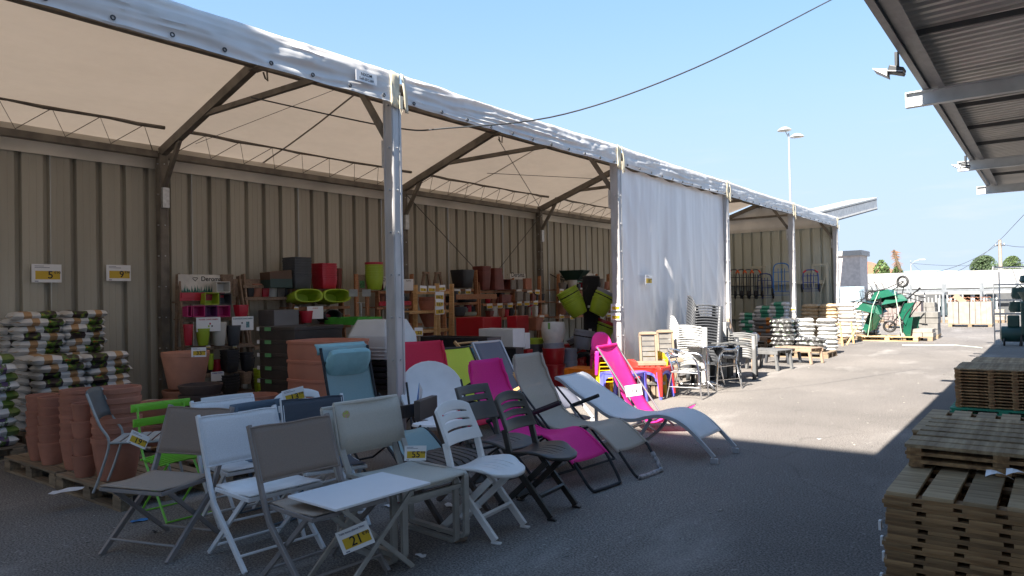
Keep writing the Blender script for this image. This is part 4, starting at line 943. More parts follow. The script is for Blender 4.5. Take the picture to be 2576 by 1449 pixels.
# ---------------------------------------------------------------- racks along the wall (left to right)
blk = M('black_pot_plastic', (.022, .022, .026), .5, var=.2); chc = M('charcoal_pot', (.05, .055, .065), .55, var=.12); magenta = M('magenta_plastic', (.40, .012, .13), .4, var=.05); purple = M('purple_plastic', (.10, .012, .09), .45)
grey_st = M('stone_grey_pot', (.20, .175, .155), .75, var=.12, bump=.1); rust = M('rust_pot', (.15, .035, .025), .6, var=.15); offw = M('off_white_pot', (.52, .50, .46), .5, var=.04); gpot = M('cool_grey_pot', (.22, .24, .28), .5, var=.06); dgreen = M('dark_green_trough', (.02, .05, .045), .45); crimson = M('crimson_gloss', (.36, .012, .018), .28, var=.05, coat=.3)
rk = rack('narrow weathered wooden rack with coloured plastic pots left of the others', [(448, 690, 470, 990, -10.5, -9.85), (600, 695, 640, 985, -10.5, -9.85)],
     [(448, 590, 757, -10.4, .2), (458, 625, 799, -10.2, .25), (470, 636, 869, -10.0, .3), (478, 640, 937, -9.85, .35), (480, 642, 990, -9.8, .4)], [(587, 869, -9.95, '', .06, .035), (520, 869, -9.95, '', .06, .035)], shelf_g)
def banner(label, px0, px1, y0, y1, X, words, yt=None, green=True, size=None):
    a = atx(px0, y1, X); b_ = atx(px1, y1, X); zt = atx(px0, y0, X).z; z0 = a.z; w_ = b_.y-a.y; h_ = zt-z0
    t = thing('brand_banner', label, 'banner', (X, a.y, z0)); MB().bx(-.006, 0, 0, w_, 0, h_).build('board', M('banner_card', (.58, .55, .50), .6), t)
    if green:
        random.seed(int(px0)); mb = MB()
        for k in range(int(w_/.018)):
            y = .01+k*.018; hh_ = h_*random.uniform(.18, .5); mb.add([(.001+.0004*(k % 5), y-.014, 0), (.001+.0004*(k % 5), y+.014, 0), (.001+.0004*(k % 5), y+random.uniform(-.03, .03), hh_)], [(0, 1, 2)])
        o = mb.build('printed_plants', M('printed_green', (.01, .07, .05), .6, var=.6, scale=30, col2=(.05, .22, .16)), t)
        o['kind'] = 'stuff'
    textmesh('banner_text', words, size or h_*.36, ink, t, (.003, w_*.93, h_*.76), (PI/2, 0, PI/2), 'RIGHT')
    hb = MB(); hc = (.003, w_*.93-(size or h_*.36)*4.3, h_*.78); hr = h_*.12
    hb.tube([(hc[0], hc[1]+hr*1.2*math.sin(a_)**3, hc[2]+hr*(.8*math.cos(a_)-.3*math.cos(2*a_)-.1)) for a_ in [2*PI*k/20 for k in range(20)]], hr*.12, 5, closed=True)
    hb.build('heart_logo', ink, t); return t
banner('white banner with plant print and lettering above the red trough, left rack', 449, 565, 690, 737, -10.42, 'Deroma')
boxp('long crimson trough on the top board of the left rack', 452, 453, 566, 736, 757, depth_of(atx(453, 757, -10.3)), red_pl)
def cubep(label, px0, px1, yt, yb, X, mat, open_side=True):
    """square pot lying on its side, its opening towards the yard"""
    a = atx(px0, yb, X); b_ = atx(px1, yb, X); h_ = atx(px0, yt, X).z-a.z; w_ = b_.y-a.y
    t = thing('square_pot', label, 'pot', (X, (a.y+b_.y)/2, a.z)); mb = MB(); k = w_/2; q = k*.82; th = .012; d_ = h_*.95
    O = [(-k, 0), (k, 0), (k, h_), (-k, h_)]; In = [(-k+th, th), (k-th, th), (k-th, h_-th), (-k+th, h_-th)]; B = [(x*.8, z*.86+h_*.05) for x, z in O]; Bi = [(x*.8, z*.82+h_*.08) for x, z in In]
    vs = [(0, x, z) for x, z in O]+[(0, x, z) for x, z in In]+[(-d_, x, z) for x, z in B]+[(-d_+.02, x, z) for x, z in Bi]
    fs = [(8, 9, 10, 11), (12, 15, 14, 13)]
    for i in range(4): j = (i+1) % 4; fs += [(i, j, 4+j, 4+i), (i, 8+i, 8+j, j), (4+i, 4+j, 12+j, 12+i)]
    mb.add(vs, fs); mb.build('pot_shell', mat, t, bev=.003); return t
cubep('cream square pot lying on its side on the left rack', 545, 580, 708, 736, -10.2, offw)
cubep('lime square pot lying on its side below the cream one', 516, 552, 736, 767, -10.15, lime_pl); cubep('dark square pot lying on its side right of the lime one', 553, 583, 738, 767, -10.15, chc)
for k, (a, b_, m_, c_) in enumerate([(472, 484, magenta, 'first magenta'), (486, 516, magenta, 'second magenta'), (517, 547, purple, 'purple'), (548, 580, magenta, 'last magenta')]): cubep(f'{c_} square pot in the row lying on the left rack', a, b_, 769, 798, -10.05, m_)
pp('square red pot', 'at the right end of the magenta row', 606, 798, 40, 31, -10.0, red_pl, sq=8)
pp('brown square pot', 'behind the cream one on the left rack', 566, 735, 44, 44, -10.45, shelf_g, sq=8)
for (c_, x, w_, t_, m_) in (('narrow red', 474, 24, 816, red_pl), ('tall lime', 511, 34, 826, lime_pl), ('tall white', 552, 36, 811, offw), ('tall dark grey', 588, 36, 818, chc)):
    pp(f'{c_} pot', 'on the third board of the left rack', x, 869, w_, 869-t_, -9.95, m_, tap=.7)
pp('black square pot', 'under the white notice, left rack', 578, 936, 50, 56, -9.85, blk, n=5, pitchpx=7, sq=8); pp('black round pot', 'beside the black square stack', 622, 936, 34, 50, -9.85, blk, n=3, pitchpx=7)
pp('black crate pot', 'on the lowest board of the left rack', 575, 990, 60, 48, -9.8, blk, n=5, pitchpx=7, sq=8); pp('brown square pot', 'low on the left rack', 618, 965, 34, 30, -9.75, shelf_g, sq=8)
pp('lime basket pot', 'beside the left rack foot', 655, 993, 34, 66, -9.7, lime_pl, n=6, pitchpx=8, sq=8); pp('lime packet pot', 'behind the tag on the big pot', 530, 930, 14, 40, -9.9, lime_pl)
def notice(label, px0, px1, y0, y1, X, lines, name='notice'):
    a = atx(px0, y1, X); b_ = atx(px1, y1, X); h_ = atx(px0, y0, X).z-a.z; w_ = b_.y-a.y
    t = thing(name, label, 'notice', (X, a.y, a.z), R(-14)); MB().bx(-.002, 0, 0, w_, 0, h_).build('sheet', card, t)
    for k, (s_, m_, sz) in enumerate(lines): textmesh('notice_text', s_, h_*sz, m_, t, (.002, w_*.5, h_*(.84-.24*k)), (PI/2, 0, PI/2), 'CENTER')
    return t
redk = M('red_ink', (.45, .03, .06), .6); teal_ink = M('teal_ink', (.02, .16, .17), .6)
nt_ = notice('white notice with red heading hanging on the left rack', 494, 549, 799, 835, -9.93, [('PANIER CARRE SAMBA', redk, .13)])
for k, (y, z, m_) in enumerate(((.65, .5, red_pl), (.58, .32, lime_pl), (.75, .32, chc))): MB().bx(.001, .003, .28*y, .28*y+.02, .2*z, .2*z+.025).build('printed_pot', m_, nt_)
nt_ = notice('white notice with teal heading right of the red one', 584, 632, 797, 832, -9.93, [('SUSPENSION SANS SAMBA', teal_ink, .12)])
for k, (y, z, m_) in enumerate(((.3, .25, red_pl), (.5, .5, chc))): MB().bx(.001, .003, .28*y, .28*y+.02, .2*z, .2*z+.025).build('printed_pot', m_, nt_)
MB().bx(.001, .003, .21, .26, .04, .13).build('printed_photo', M('printed_photo', (.12, .25, .28), .5, var=.5, scale=40), nt_)
notice('small white notice low on the left rack with blue heading', 531, 560, 936, 960, -9.8, [('GAMME SAMBA', M('blue_ink', (.03, .05, .3), .6), .16)])
# second rack
rk = rack('grey weathered ladder rack with dark green troughs', [(612, 690, 640, 990, -10.5, -9.9), (727, 700, 742, 960, -10.45, -9.9)], [(612, 727, 717, -10.4, .2), (616, 733, 747, -10.35, .22), (640, 745, 868, -10.0, .3)], [], shelf_g)
MB().bx(-.30, -.28, 0, 1.0, 1.72, 2.0).build('back_panel', shelf_g, rk)
for k, (m_, y, t_) in enumerate(((dgreen, 724, 'lower dark green'), (M('brown_trough', (.09, .05, .03), .6), 705, 'upper brown, tilted'))):
    t, a, b_, h_ = boxp(f'{t_} window trough on the grey ladder rack', 655, 680, 736, y-24, y, depth_of(atx(690, y, -10.15)), m_, name='window_trough'); t.rotation_euler = (R(6*k), 0, 0)
for k in range(2): boxp(f'grey lidded storage crate, {"lower rear" if k else "front"} one under the ladder rack', 650+10*k, 690, 752, 780+40*k, 822+40*k, depth_of(atx(690, 820, -9.9))+.12*k, M('smoke_plastic', (.13, .13, .14), .35, var=.1), hollow=False, name='storage_crate', cat='crate')
# third rack
rk = rack('brown wooden rack with tall charcoal and red square pots on top', [(736, 728, 742, 950, -10.4, -10.1), (858, 728, 870, 900, -10.4, -10.1)], [(736, 862, 728, -10.35, .45), (738, 878, 771, -10.2, .4), (742, 880, 820, -10.1, .4)], [(788, 730, -10.3, '', .07, .05), (742, 772, -10.15, '', .07, .05)])
pp('charcoal square pot', 'highest on the third rack', 748, 727, 75, 79, -10.35, chc, n=8, pitchpx=6.5, sq=8, tap=.86)
pp('red square pot', 'beside the charcoal stack on the third rack', 816, 727, 67, 64, -10.35, red_pl, n=8, pitchpx=5.5, sq=8, tap=.86)
pp('dark red pot', 'behind the red square stack', 852, 727, 18, 52, -10.5, rust)
for k, x in enumerate((770, 842)):
    p = atx(x, 752, -10.15); s_ = depth_of(p)/FPX
    pot(f'lime oval trough lying on its side, {"left" if k == 0 else "right"} one on the third rack', p+Vector((-.25, 0, 0)), 17*s_, .34, lime_pl, sq=3, tap=.85, tilt=(0, R(80), 0)).scale = (1, 2.5, 1)
pp('crimson tub', 'lying under the lime troughs', 770, 812, 34, 30, -10.0, red_pl); p = atx(835, 800, -10.0)
o = pot('black oval trough lying on its side under the lime ones', p+Vector((-.25, 0, 0)), .10, .30, blk, tap=.85, tilt=(0, R(80), 0)); o.scale = (1, 1.9, 1)
notice('white notice with orange heading on the third rack', 773, 808, 771, 803, -10.05, [('VIVACE', M('orange_ink', (.5, .15, .03), .6), .14)])
boxp('bright green long tray on the dark tub stack', 816, 900, 962, 799, 818, depth_of(atx(880, 818, -9.3)), M('bright_green_plastic', (.06, .33, .04), .4), name='long_tray', cat='tray')
# big dark tubs, oval terracotta planters, mini greenhouses
p = atd(760, 985, 9.9); 
for k in range(6):
    o = pot(f'large dark brown tub with a green label, {"top" if k == 5 else ORD[k]} of the stack behind the terracotta ovals', (p.x, p.y, .05+.175*k), .44, .36, M('dark_brown_tub', (.05, .04, .035), .55), sq=8, tap=.9, rim=.02, name='plant_tub', group='dark brown tubs'); 
    l_ = MB().bx(-.07, .07, -.002, 0, -.025, .025).build('green_label', M('green_label', (.12, .35, .14), .5), o); l_.location = (-.12, -.446, .33); MB().bx(-.03, .03, -.002, 0, -.025, .025).build('white_label', card, o).location = (-.34, -.446, .33)
p = atd(826, 880, 8.9)
for k in range(5):
    z = 1.14-.265-.23*k
    o = pot(f'rounded rectangular terracotta planter, {"top" if k == 0 else ["", "second", "third", "fourth", "lowest"][k]} tier behind the teal recliner', (p.x, p.y, z), .41, .26, M('smooth_terracotta', (.46, .185, .12), .72, var=.1, scale=3, bump=.05), sq=4, tap=.95, rim=.02, name='oval_planter', cat='planter', group='rounded terracotta planters'); o.scale = (1.12, .92, 1); o.rotation_euler = (0, 0, R(8))
gh_m = M('frosted_plastic', (.55, .58, .60), .25, var=.04, alpha=.75, trans=(.2, .2, .2))
p = atd(962, 880, 9.6)
for k in range(4):
    t = thing('propagator_lid', f'frosted white greenhouse lid, {["lowest", "second", "third", "top"][k]} of the nested four behind the tent post', 'lid', (p.x, p.y, .86+.045*k), R(10), 'frosted greenhouse lids')
    a, b_, h_ = .40, .34, .36; ring = [(-a, -b_+.1), (-a+.1, -b_), (a-.1, -b_), (a, -b_+.1), (a, b_-.1), (a-.1, b_), (-a+.1, b_), (-a, b_-.1)]
    vs = [(x, y, 0) for x, y in ring]+[(x*.97, y*.97, h_*.42) for x, y in ring]+[(x*.72, y*.66, h_) for x, y in ring]; fs = [(i, (i+1) % 8, 8+(i+1) % 8, 8+i) for i in range(8)]+[(8+i, 8+(i+1) % 8, 16+(i+1) % 8, 16+i) for i in range(8)]+[tuple(range(16, 24))]
    mb = MB().add(vs, fs); mb.build('dome', gh_m, t, bev=.012); MB().tube([(x*1.02, y*1.02, 0) for x, y in ring], .008, 5, closed=True).build('rim', gh_m, t)
for k in range(5):
    t = thing('seed_tray', f'dark seed tray with green label, {["lowest", "second", "third", "fourth", "top"][k]} under the frosted lids', 'tray', (p.x, p.y, .46+.078*k), R(10), 'dark seed trays')
    MB().bx(-.38, .38, -.32, .32, 0, .06).build('tray_body', blk, t, bev=.012); MB().bx(-.1, .04, -.3225, -.3205, .012, .05).build('green_label', M('green_label', (.12, .35, .14), .5), t); MB().bx(-.16, -.12, -.3225, -.3205, .012, .05).build('white_label', card, t)
boxp('black plastic base cabinet under the seed trays', 890, 950, 1015, 930, 1020, 9.3, M('black_cabinet', (.03, .027, .027), .5), hollow=False, name='base_cabinet', cat='cabinet')
# display stands between
t = thing('wooden_stand', 'brown wooden trellis stand with a printed card left of the lime tower', 'stand', tuple(atx(911, 795, -10.3))); 
for k in (-1, 1): MB().bx(-.02, .02, k*.13-.035, k*.13+.035, 0, .78).build('upright', shelf_w, t)
MB().bx(-.015, .015, -.095, .095, .45, .77).build('panel', shelf_g, t); MB().bx(.016, .018, -.06, .06, .52, .66).build('printed_card', M('printed_leaf', (.05, .16, .06), .6, var=.6, scale=40), t)
t = thing('sign_stand', 'thin metal sign stand with a cross bar behind the planters', 'stand', tuple(atx(909, 800, -9.8)), R(30)); MB().tube([(0, 0, 0), (0, 0, .27)], .01, 8).build('pole', galv, t); MB().tube([(0, -.2, .27), (0, .2, .27)], .007, 6).build('cross_bar', galv, t)
for k, x in enumerate((889, 922)): 
    t = thing('leaflet', f'grey leaflet clipped over the planters, {"left" if k == 0 else "right"} one', 'leaflet', tuple(atx(x, 737, -9.9)), R(50)); MB().box((0, 0, 0), (.15, .01, .13), Matrix.Rotation(.25, 3, 'X')).build('sheet', M('leaflet_card', (.35, .35, .36), .6), t)
pp('lime tower pot', 'left of the nearest tent post', 942, 729, 46, 69, -10.2, [lime_pl]*6+[red_pl], n=7, pitchpx=6, tap=.74)
# fourth rack
rk = rack('wooden rack behind the nearest tent post with red trays', [(950, 732, 958, 900, -10.3, -10.0), (1036, 690, 1040, 900, -10.3, -10.0)], [(950, 1038, 732, -10.3, .35), (948, 1040, 771, -10.2, .4), (1015, 1060, 814, -10.1, .4)], [])
for k in range(3): boxp(f'flat dark red tray, {ORD[k]} on the rack behind the nearest post', 952, 955, 1035, 766-3*k, 770-3*k, depth_of(atx(955, 770, -10.15)), red_pl, name='flat_tray', cat='tray')
banner('banner with plant print half hidden by the nearest tent post', 965, 1010, 695, 731, -10.4, 'Der')
notice('tilted white leaflet showing plant pictures right of the nearest post', 1016, 1036, 702, 731, -10.2, [('PLANTES', ink, .12)])
rk = rack('orange wooden display frame with terracotta bowls, right of the nearest post', [(1046, 717, 1046, 856, -9.35, -9.3), (1100, 713, 1104, 856, -9.0, -9.0), (1137, 714, 1139, 856, -9.0, -9.0)], [(1046, 1137, 733, -9.2, .1), (1030, 1137, 781, -9.15, .45), (1040, 1138, 829, -9.1, .45)],
     [(1061, 719, -9.1, '6'), (1083, 719, -9.1, '7'), (1107, 717, -9.0, '5'), (1102, 734, -8.93, '167', .16, .15), (1102, 752, -8.93, '167', .16, .15), (1101, 770, -8.93, '67', .16, .15), (1049, 824, -9.0, '22', .15, .14)], pine)
MB().bx(.98, 1.0, .1, 1.35, 1.60, 1.70).build('top_rail', shelf_w, rk)
pp('terracotta bowl', 'on the middle board of the orange frame', 1082, 822, 54, 34, -9.4, terra, tap=.55); pp('terracotta bowl', 'upside down above the middle board', 1075, 780, 44, 33, -9.4, terra, n=3, pitchpx=5, tap=.75); pp('terracotta bowl', 'at the foot of the orange frame', 1090, 870, 54, 34, -9.35, terra, tap=.6)
for k, x in enumerate((1072, 1102)):
    t = thing('trestle', f'brown wooden trestle end rising behind the orange frame, {"left" if k == 0 else "right"} one', 'trestle', tuple(atx(x, 720, -10.4))); 
    for s in (-1, 1): MB().bar((0, s*.12, 0), (0, s*.05, .28), .05, .04, up=(1, 0, 0)).build('leg', shelf_g, t)
    MB().bx(-.03, .03, -.08, .08, .25, .30).build('top_bar', shelf_g, t)
# fifth rack
rk = rack('wooden rack with the big black square pot', [(1115, 727, 1122, 880, -10.35, -10.0), (1197, 680, 1205, 880, -10.35, -10.0)], [(1113, 1190, 727, -10.3, .4), (1120, 1201, 761, -10.2, .4), (1140, 1206, 796, -10.1, .4)], [(1147, 727, -10.2, '7'), (1174, 727, -10.2, '16')])
pp('big black square pot', 'on top of the rack beside the orange frame', 1164, 724, 64, 45, -10.3, blk, sq=8, tap=.78); pp('black saucer', 'on the second board beside the orange frame', 1175, 760, 50, 9, -10.1, blk, n=3, pitchpx=2, tap=.9)
pp('black round pot', 'on the second board beside the saucers', 1143, 760, 22, 28, -10.1, blk); pp('pale green saucer', 'on the third board beside the orange frame', 1180, 794, 40, 9, -10.0, M('pale_sage', (.3, .33, .27), .6), n=2, pitchpx=3, tap=.9); pp('dark grey bowl', 'on the third board beside the sage saucers', 1155, 794, 40, 22, -10.1, chc)
# sixth rack
rk = rack('wide wooden rack with rust red pots and grey boxes', [(1203, 688, 1208, 850, -10.4, -10.0), (1357, 695, 1361, 850, -10.4, -10.0), (1290, 700, 1298, 850, -10.4, -10.0)], [(1204, 1288, 731, -10.3, .4), (1284, 1356, 729, -10.3, .4), (1215, 1298, 763, -10.15, .4), (1299, 1370, 757, -10.15, .4), (1220, 1300, 799, -10.0, .4), (1300, 1378, 793, -10.0, .4)],
     [(x, y, -10.2) for x, y in ((1302, 728), (1329, 731), (1349, 729))]+[(x, y, -10.05) for x, y in ((1228, 764), (1254, 763), (1280, 762), (1303, 758), (1322, 757), (1344, 756))]+[(1360, 793, -9.9)])
pp('tall rust red square pot', 'left on the wide rack', 1213, 730, 50, 60, -10.35, rust, sq=8, n=2, pitchpx=14, tap=.8); pp('tall rust red square pot', 'second on the wide rack', 1243, 730, 46, 55, -10.35, rust, sq=8, tap=1.2); cubep('rust red box pot lying on its side on the wide rack', 1258, 1285, 702, 730, -10.2, rust)
for a, b_, y0, y1, m_, c_ in ((1283, 1299, 704, 728, grey_st, 'first grey'), (1300, 1316, 703, 728, grey_st, 'second grey'), (1319, 1338, 700, 728, terra, 'terracotta')): boxp(f'{c_} cube planter on the top board of the wide rack', a-4, a+4, b_, y0, y1, depth_of(atx(a, y1, -10.2)), m_)
banner('cream banner with lettering above the grey cube planters', 1283, 1322, 688, 702, -10.42, 'Deroma', green=False, size=.16)
for a, b_, y0, y1, m_, c_ in ((1260, 1286, 741, 762, rust, 'rust red'), (1299, 1316, 733, 757, grey_st, 'first grey'), (1320, 1333, 736, 757, grey_st, 'second grey'), (1337, 1346, 738, 757, rust, 'slim rust')): boxp(f'{c_} box pot on the middle board of the wide rack', a-4, a+3, b_, y0, y1, depth_of(atx(a, y1, -10.0)), m_)
for x, w_, h_, m_, c_ in ((1232, 24, 14, rust, 'left small rust'), (1262, 20, 20, terra, 'small terracotta'), (1312, 18, 28, grey_st, 'left grey'), (1330, 16, 24, grey_st, 'middle grey'), (1346, 18, 26, offw, 'right pale')): pp(f'{c_} pot', 'on the low board of the wide rack', x, 796, w_, h_, -9.95, m_, sq=8)
pp('terracotta square pot', 'low at the right foot of the wide rack', 1346, 831, 48, 32, -9.8, terra, sq=8)
# seventh rack
rk = rack('wooden rack by the curtain with banner and hanging pots', [(1405, 690, 1402, 850, -10.4, -10.0), (1500, 690, 1502, 850, -10.4, -10.0), (1530, 690, 1534, 850, -10.4, -10.0)], [(1405, 1500, 728, -10.3, .4), (1400, 1532, 757, -10.15, .4), (1398, 1534, 793, -10.0, .4)],
     [(x, y, -10.2) for x, y in ((1410, 727), (1428, 727), (1442, 724), (1462, 724), (1490, 724), (1526, 730))]+[(1408, 757, -10.05), (1410, 790, -9.9), (1436, 793, -9.9), (1512, 788, -9.9), (1528, 788, -9.9)])
banner('long cream banner with plant print on the rack by the curtain', 1428, 1500, 686, 710, -10.42, 'L', size=.16); 
for x, w_, h_, m_, c_ in ((1415, 22, 16, grey_st, 'left grey'), (1440, 24, 22, offw, 'pale'), (1512, 20, 26, grey_st, 'tall grey'), (1525, 16, 18, terra, 'terracotta')): pp(f'{c_} pot', 'on the top board of the rack by the curtain', x, 727, w_, h_, -10.2, m_)
for x, w_, h_, m_, c_ in ((1412, 24, 14, rust, 'rust'), (1440, 22, 24, grey_st, 'grey'), (1458, 18, 26, terra_d, 'brown'), (1520, 24, 22, chc, 'charcoal')): pp(f'{c_} pot', 'on the middle board of the rack by the curtain', x, 756, w_, h_, -10.05, m_)
for x, w_, h_, m_, c_ in ((1414, 26, 30, terra_d, 'brown'), (1436, 18, 26, grey_st, 'grey'), (1456, 20, 24, terra, 'terracotta'), (1518, 30, 28, offw, 'pale')): pp(f'{c_} pot', 'on the low board of the rack by the curtain', x, 792, w_, h_, -9.9, m_)
# wheelbarrow on top
def wheelbarrow(label, loc, rot, traym, sc_=1, group=None):
    t = thing('wheelbarrow', label, 'wheelbarrow', loc, 0, group); t.rotation_euler = rot; t.scale = (sc_,)*3
    ring = [(-.27, -.40), (.27, -.40), (.33, .35), (-.33, .35)]; bot = [(-.17, -.18), (.17, -.18), (.22, .22), (-.22, .22)]
    mb = MB(); n = 4; vs = [(x, y, .62) for x, y in ring]+[(x, y, .36) for x, y in bot]; mb.add(vs, [(4, 5, 6, 7)]+[(i, (i+1) % 4, 4+(i+1) % 4, 4+i) for i in range(4)])
    mb.build('tray', traym, t, thick=.012, bev=.02); MB().tube([(x, y, .62) for x, y in ring], .011, 6, closed=True).build('tray_rim', traym, t, smooth=True)
    for s in (-1, 1):
        MB().tube([tuple(q) for q in smooth_pts([Vector(q) for q in ((s*.05, -.62, .2), (s*.2, -.2, .33), (s*.26, .3, .36), (s*.27, .75, .58))], 4)], .015, 7).build('frame_tube', foam, t, smooth=True)
        MB().tube([(s*.27, .70, .56), (s*.27, .85, .62)], .021, 8).build('grip', black_pl, t, smooth=True)
        MB().tube([(s*.22, .25, .35), (s*.22, .38, .02), (s*.22, .18, .02), (s*.22, .10, .34)], .012, 6).build('leg', foam, t, smooth=True)
    wl = MB().tube([(0, -.62+.165*math.cos(a), .2+.165*math.sin(a)) for a in [2*PI*k/20 for k in range(20)]], .038, 8, closed=True).build('wheel', M('tyre_rubber', (.014, .014, .015), .6), t, smooth=True)
    q = MB(); q.tube([(-.06, -.62, .2), (.06, -.62, .2)], .012, 6); [q.tube([(0, -.62, .2), (0, -.62+.14*math.cos(a), .2+.14*math.sin(a))], .007, 5) for a in [2*PI*k/6 for k in range(6)]]; q.build('spokes', black_pl, wl)
    return t
p = atx(1445, 682, -10.3); wheelbarrow('dark green wheelbarrow upside up on top of the rack by the curtain', (p.x, p.y, p.z-.55), (0, 0, R(100)), M('barrow_dark_green', (.01, .04, .03), .4), .9)
# black textile tower with hanging pots
p = at(1500, 945, 0); p = atd(1492, 940, 13.6)
tw = thing('pot_tower', 'black fabric covered tower with pots hanging round it near the curtain', 'display tower', (p.x, p.y, 0)); 
MB().lathe([(0, 0), (.16, 0), (.175, .5), (.16, 1.2), (.17, 1.7), (.165, 1.98), (.13, 2.0), (0, 2.0)], 20).build('column', M('black_textile', (.012, .012, .015), .9, bump=.3, bscale=8), tw, smooth=True)
for dx, z in ((-.12, 1.42), (.05, 1.42), (-.1, .9), (.06, .98)): q = MB().box((dx*.9, -.165, z), (.06, .01, .045), Matrix.Rotation(dx, 3, 'Y')); q.build('white_tag', card, tw)
def hpot(label, px, py, wpx, mat, tilt, d=13.3, n=3, top=None):
    p = atd(px, py, d); s_ = d/FPX; r = wpx*s_/2; rot = Matrix.Rotation(R(37), 3, 'Z') @ Matrix.Rotation(tilt, 3, 'Y'); ax = rot @ Vector((0, 0, 1))
    for k in range(n):
        m_ = top if (top and k == n-1) else mat
        o = pot(f'{label}, {"outermost" if k == n-1 else ORD[k]+" inner" if k else "innermost"} of the tilted stack' if n > 1 else label, p+ax*(.062*k-.20), r, .28, m_, tap=.72, rim=.014, tilt=tuple(rot.to_euler()), name='hanging_pot', group=label+'s' if n > 1 else None)
    st_ = MB().tube([(r*.93*math.cos(a), r*.93*math.sin(a), .17) for a in [2*PI*k/18 for k in range(18)]], .012, 5, closed=True).build('hanging_ring', black_pl, o, smooth=True)
    MB().tube([(r*.93, 0, .17), (r*1.5, 0, .10), (r*1.9, 0, .16)], .008, 5).build('hook', black_pl, o)
hpot('lime hanging pot left of the black tower', 1446, 768, 56, lime_pl, R(-28), n=5)
hpot('lime and grey hanging pot right of the black tower', 1512, 766, 56, lime_pl, R(28), n=4, top=gpot)
hpot('grey hanging pot low on the black tower', 1468, 850, 54, gpot, R(10), n=2, d=13.0); hpot('slate pot hanging behind the low grey one', 1447, 856, 40, gpot, R(-30), n=1); hpot('red and lime hanging pot low behind the pink chair', 1516, 832, 54, lime_pl, R(22), n=3, top=crimson, d=13.6)
tyre = MB().tube([(.30*math.cos(a), .30*math.sin(a)*.4, .3+.28*math.sin(a)) for a in [2*PI*k/24 for k in range(24)]], .05, 8, closed=True); o = tyre.build('rubber_hoop', black_pl, smooth=True); o.location = at(1465, 985, 0)+Vector((-.3, .5, 0)); tag(o, 'black rubber hoop standing behind the orange table', 'hoop')
# white round pot on grey and red pots
p = atd(1393, 900, 12.6); s_ = 12.6/FPX
pot('large glossy white rounded pot on top of grey and red pots', (p.x, p.y, atd(1393, 864, 12.6).z), 28*s_, 54*s_, M('gloss_offwhite', (.50, .49, .46), .3), tap=-.82, name='round_pot')
mb = MB().bx(-.02, .02, 0, .004, -.11, 0); o = mb.build('pot_label', M('pot_label_green', (.08, .2, .03), .5), None); o.location = atd(1381, 812, 12.22); o.rotation_euler = (0, 0, R(40)); tag(o, 'green and black paper label on the large white rounded pot', 'label')
pot('grey round pot carrying the large white one', (p.x, p.y, atd(1393, 898, 12.6).z), 27*s_, 36*s_, gpot, tap=.9, name='round_pot'); pot('crimson gloss round pot below the grey one', (p.x, p.y, .42), 29*s_, .30, crimson, tap=.85, name='round_pot'); pot('crimson gloss round pot, lowest under the white one', (p.x, p.y, 0), 29*s_, .44, crimson, tap=.85, name='round_pot')
p = atd(1348, 905, 12.9); pstack('slate round pot', 'left of the large white pot', 6, (p.x, p.y, 0), .15, .38, .10, [gpot, crimson, gpot, chc, chc, lime_pl]); p = atd(1422, 940, 12.9); pstack('slate round pot', 'right of the large white pot', 4, (p.x+.1, p.y, 0), .14, .36, .11, [gpot]); p = atd(1450, 945, 13.6); pstack('crimson round pot', 'behind the orange table', 4, (p.x, p.y, 0), .22, .36, .12, [crimson])
# box planters
boxp('large glossy red box planter, left of two', 1148, 1216, 1263, 799, 862, 12.6, crimson); boxp('glossy dark red box planter with yellow label, right of two', 1276, 1300, 1331, 795, 850, 12.9, crimson)
t, a, b_, h_ = boxp('white box planter standing on the black boxes', 1205, 1291, 1321, 828, 876, 11.6, M('white_gloss', (.60, .61, .62), .35, var=.03)); boxp('white box planter behind the other white one', 1300, 1322, 1334, 838, 878, 12.2, white_pl)
boxp('long black box planter behind the lime lounger', 1060, 1228, 1264, 850, 1000, 10.2, M('black_satin', (.018, .018, .022), .4, var=.1)); boxp('tall black box planter under the white one', 1240, 1300, 1320, 876, 1000, 11.2, M('black_satin', (.018, .018, .022), .4, var=.1)); boxp('crimson box planter low between the black one and the slate pots', 1310, 1328, 1342, 880, 960, 12.2, crimson)
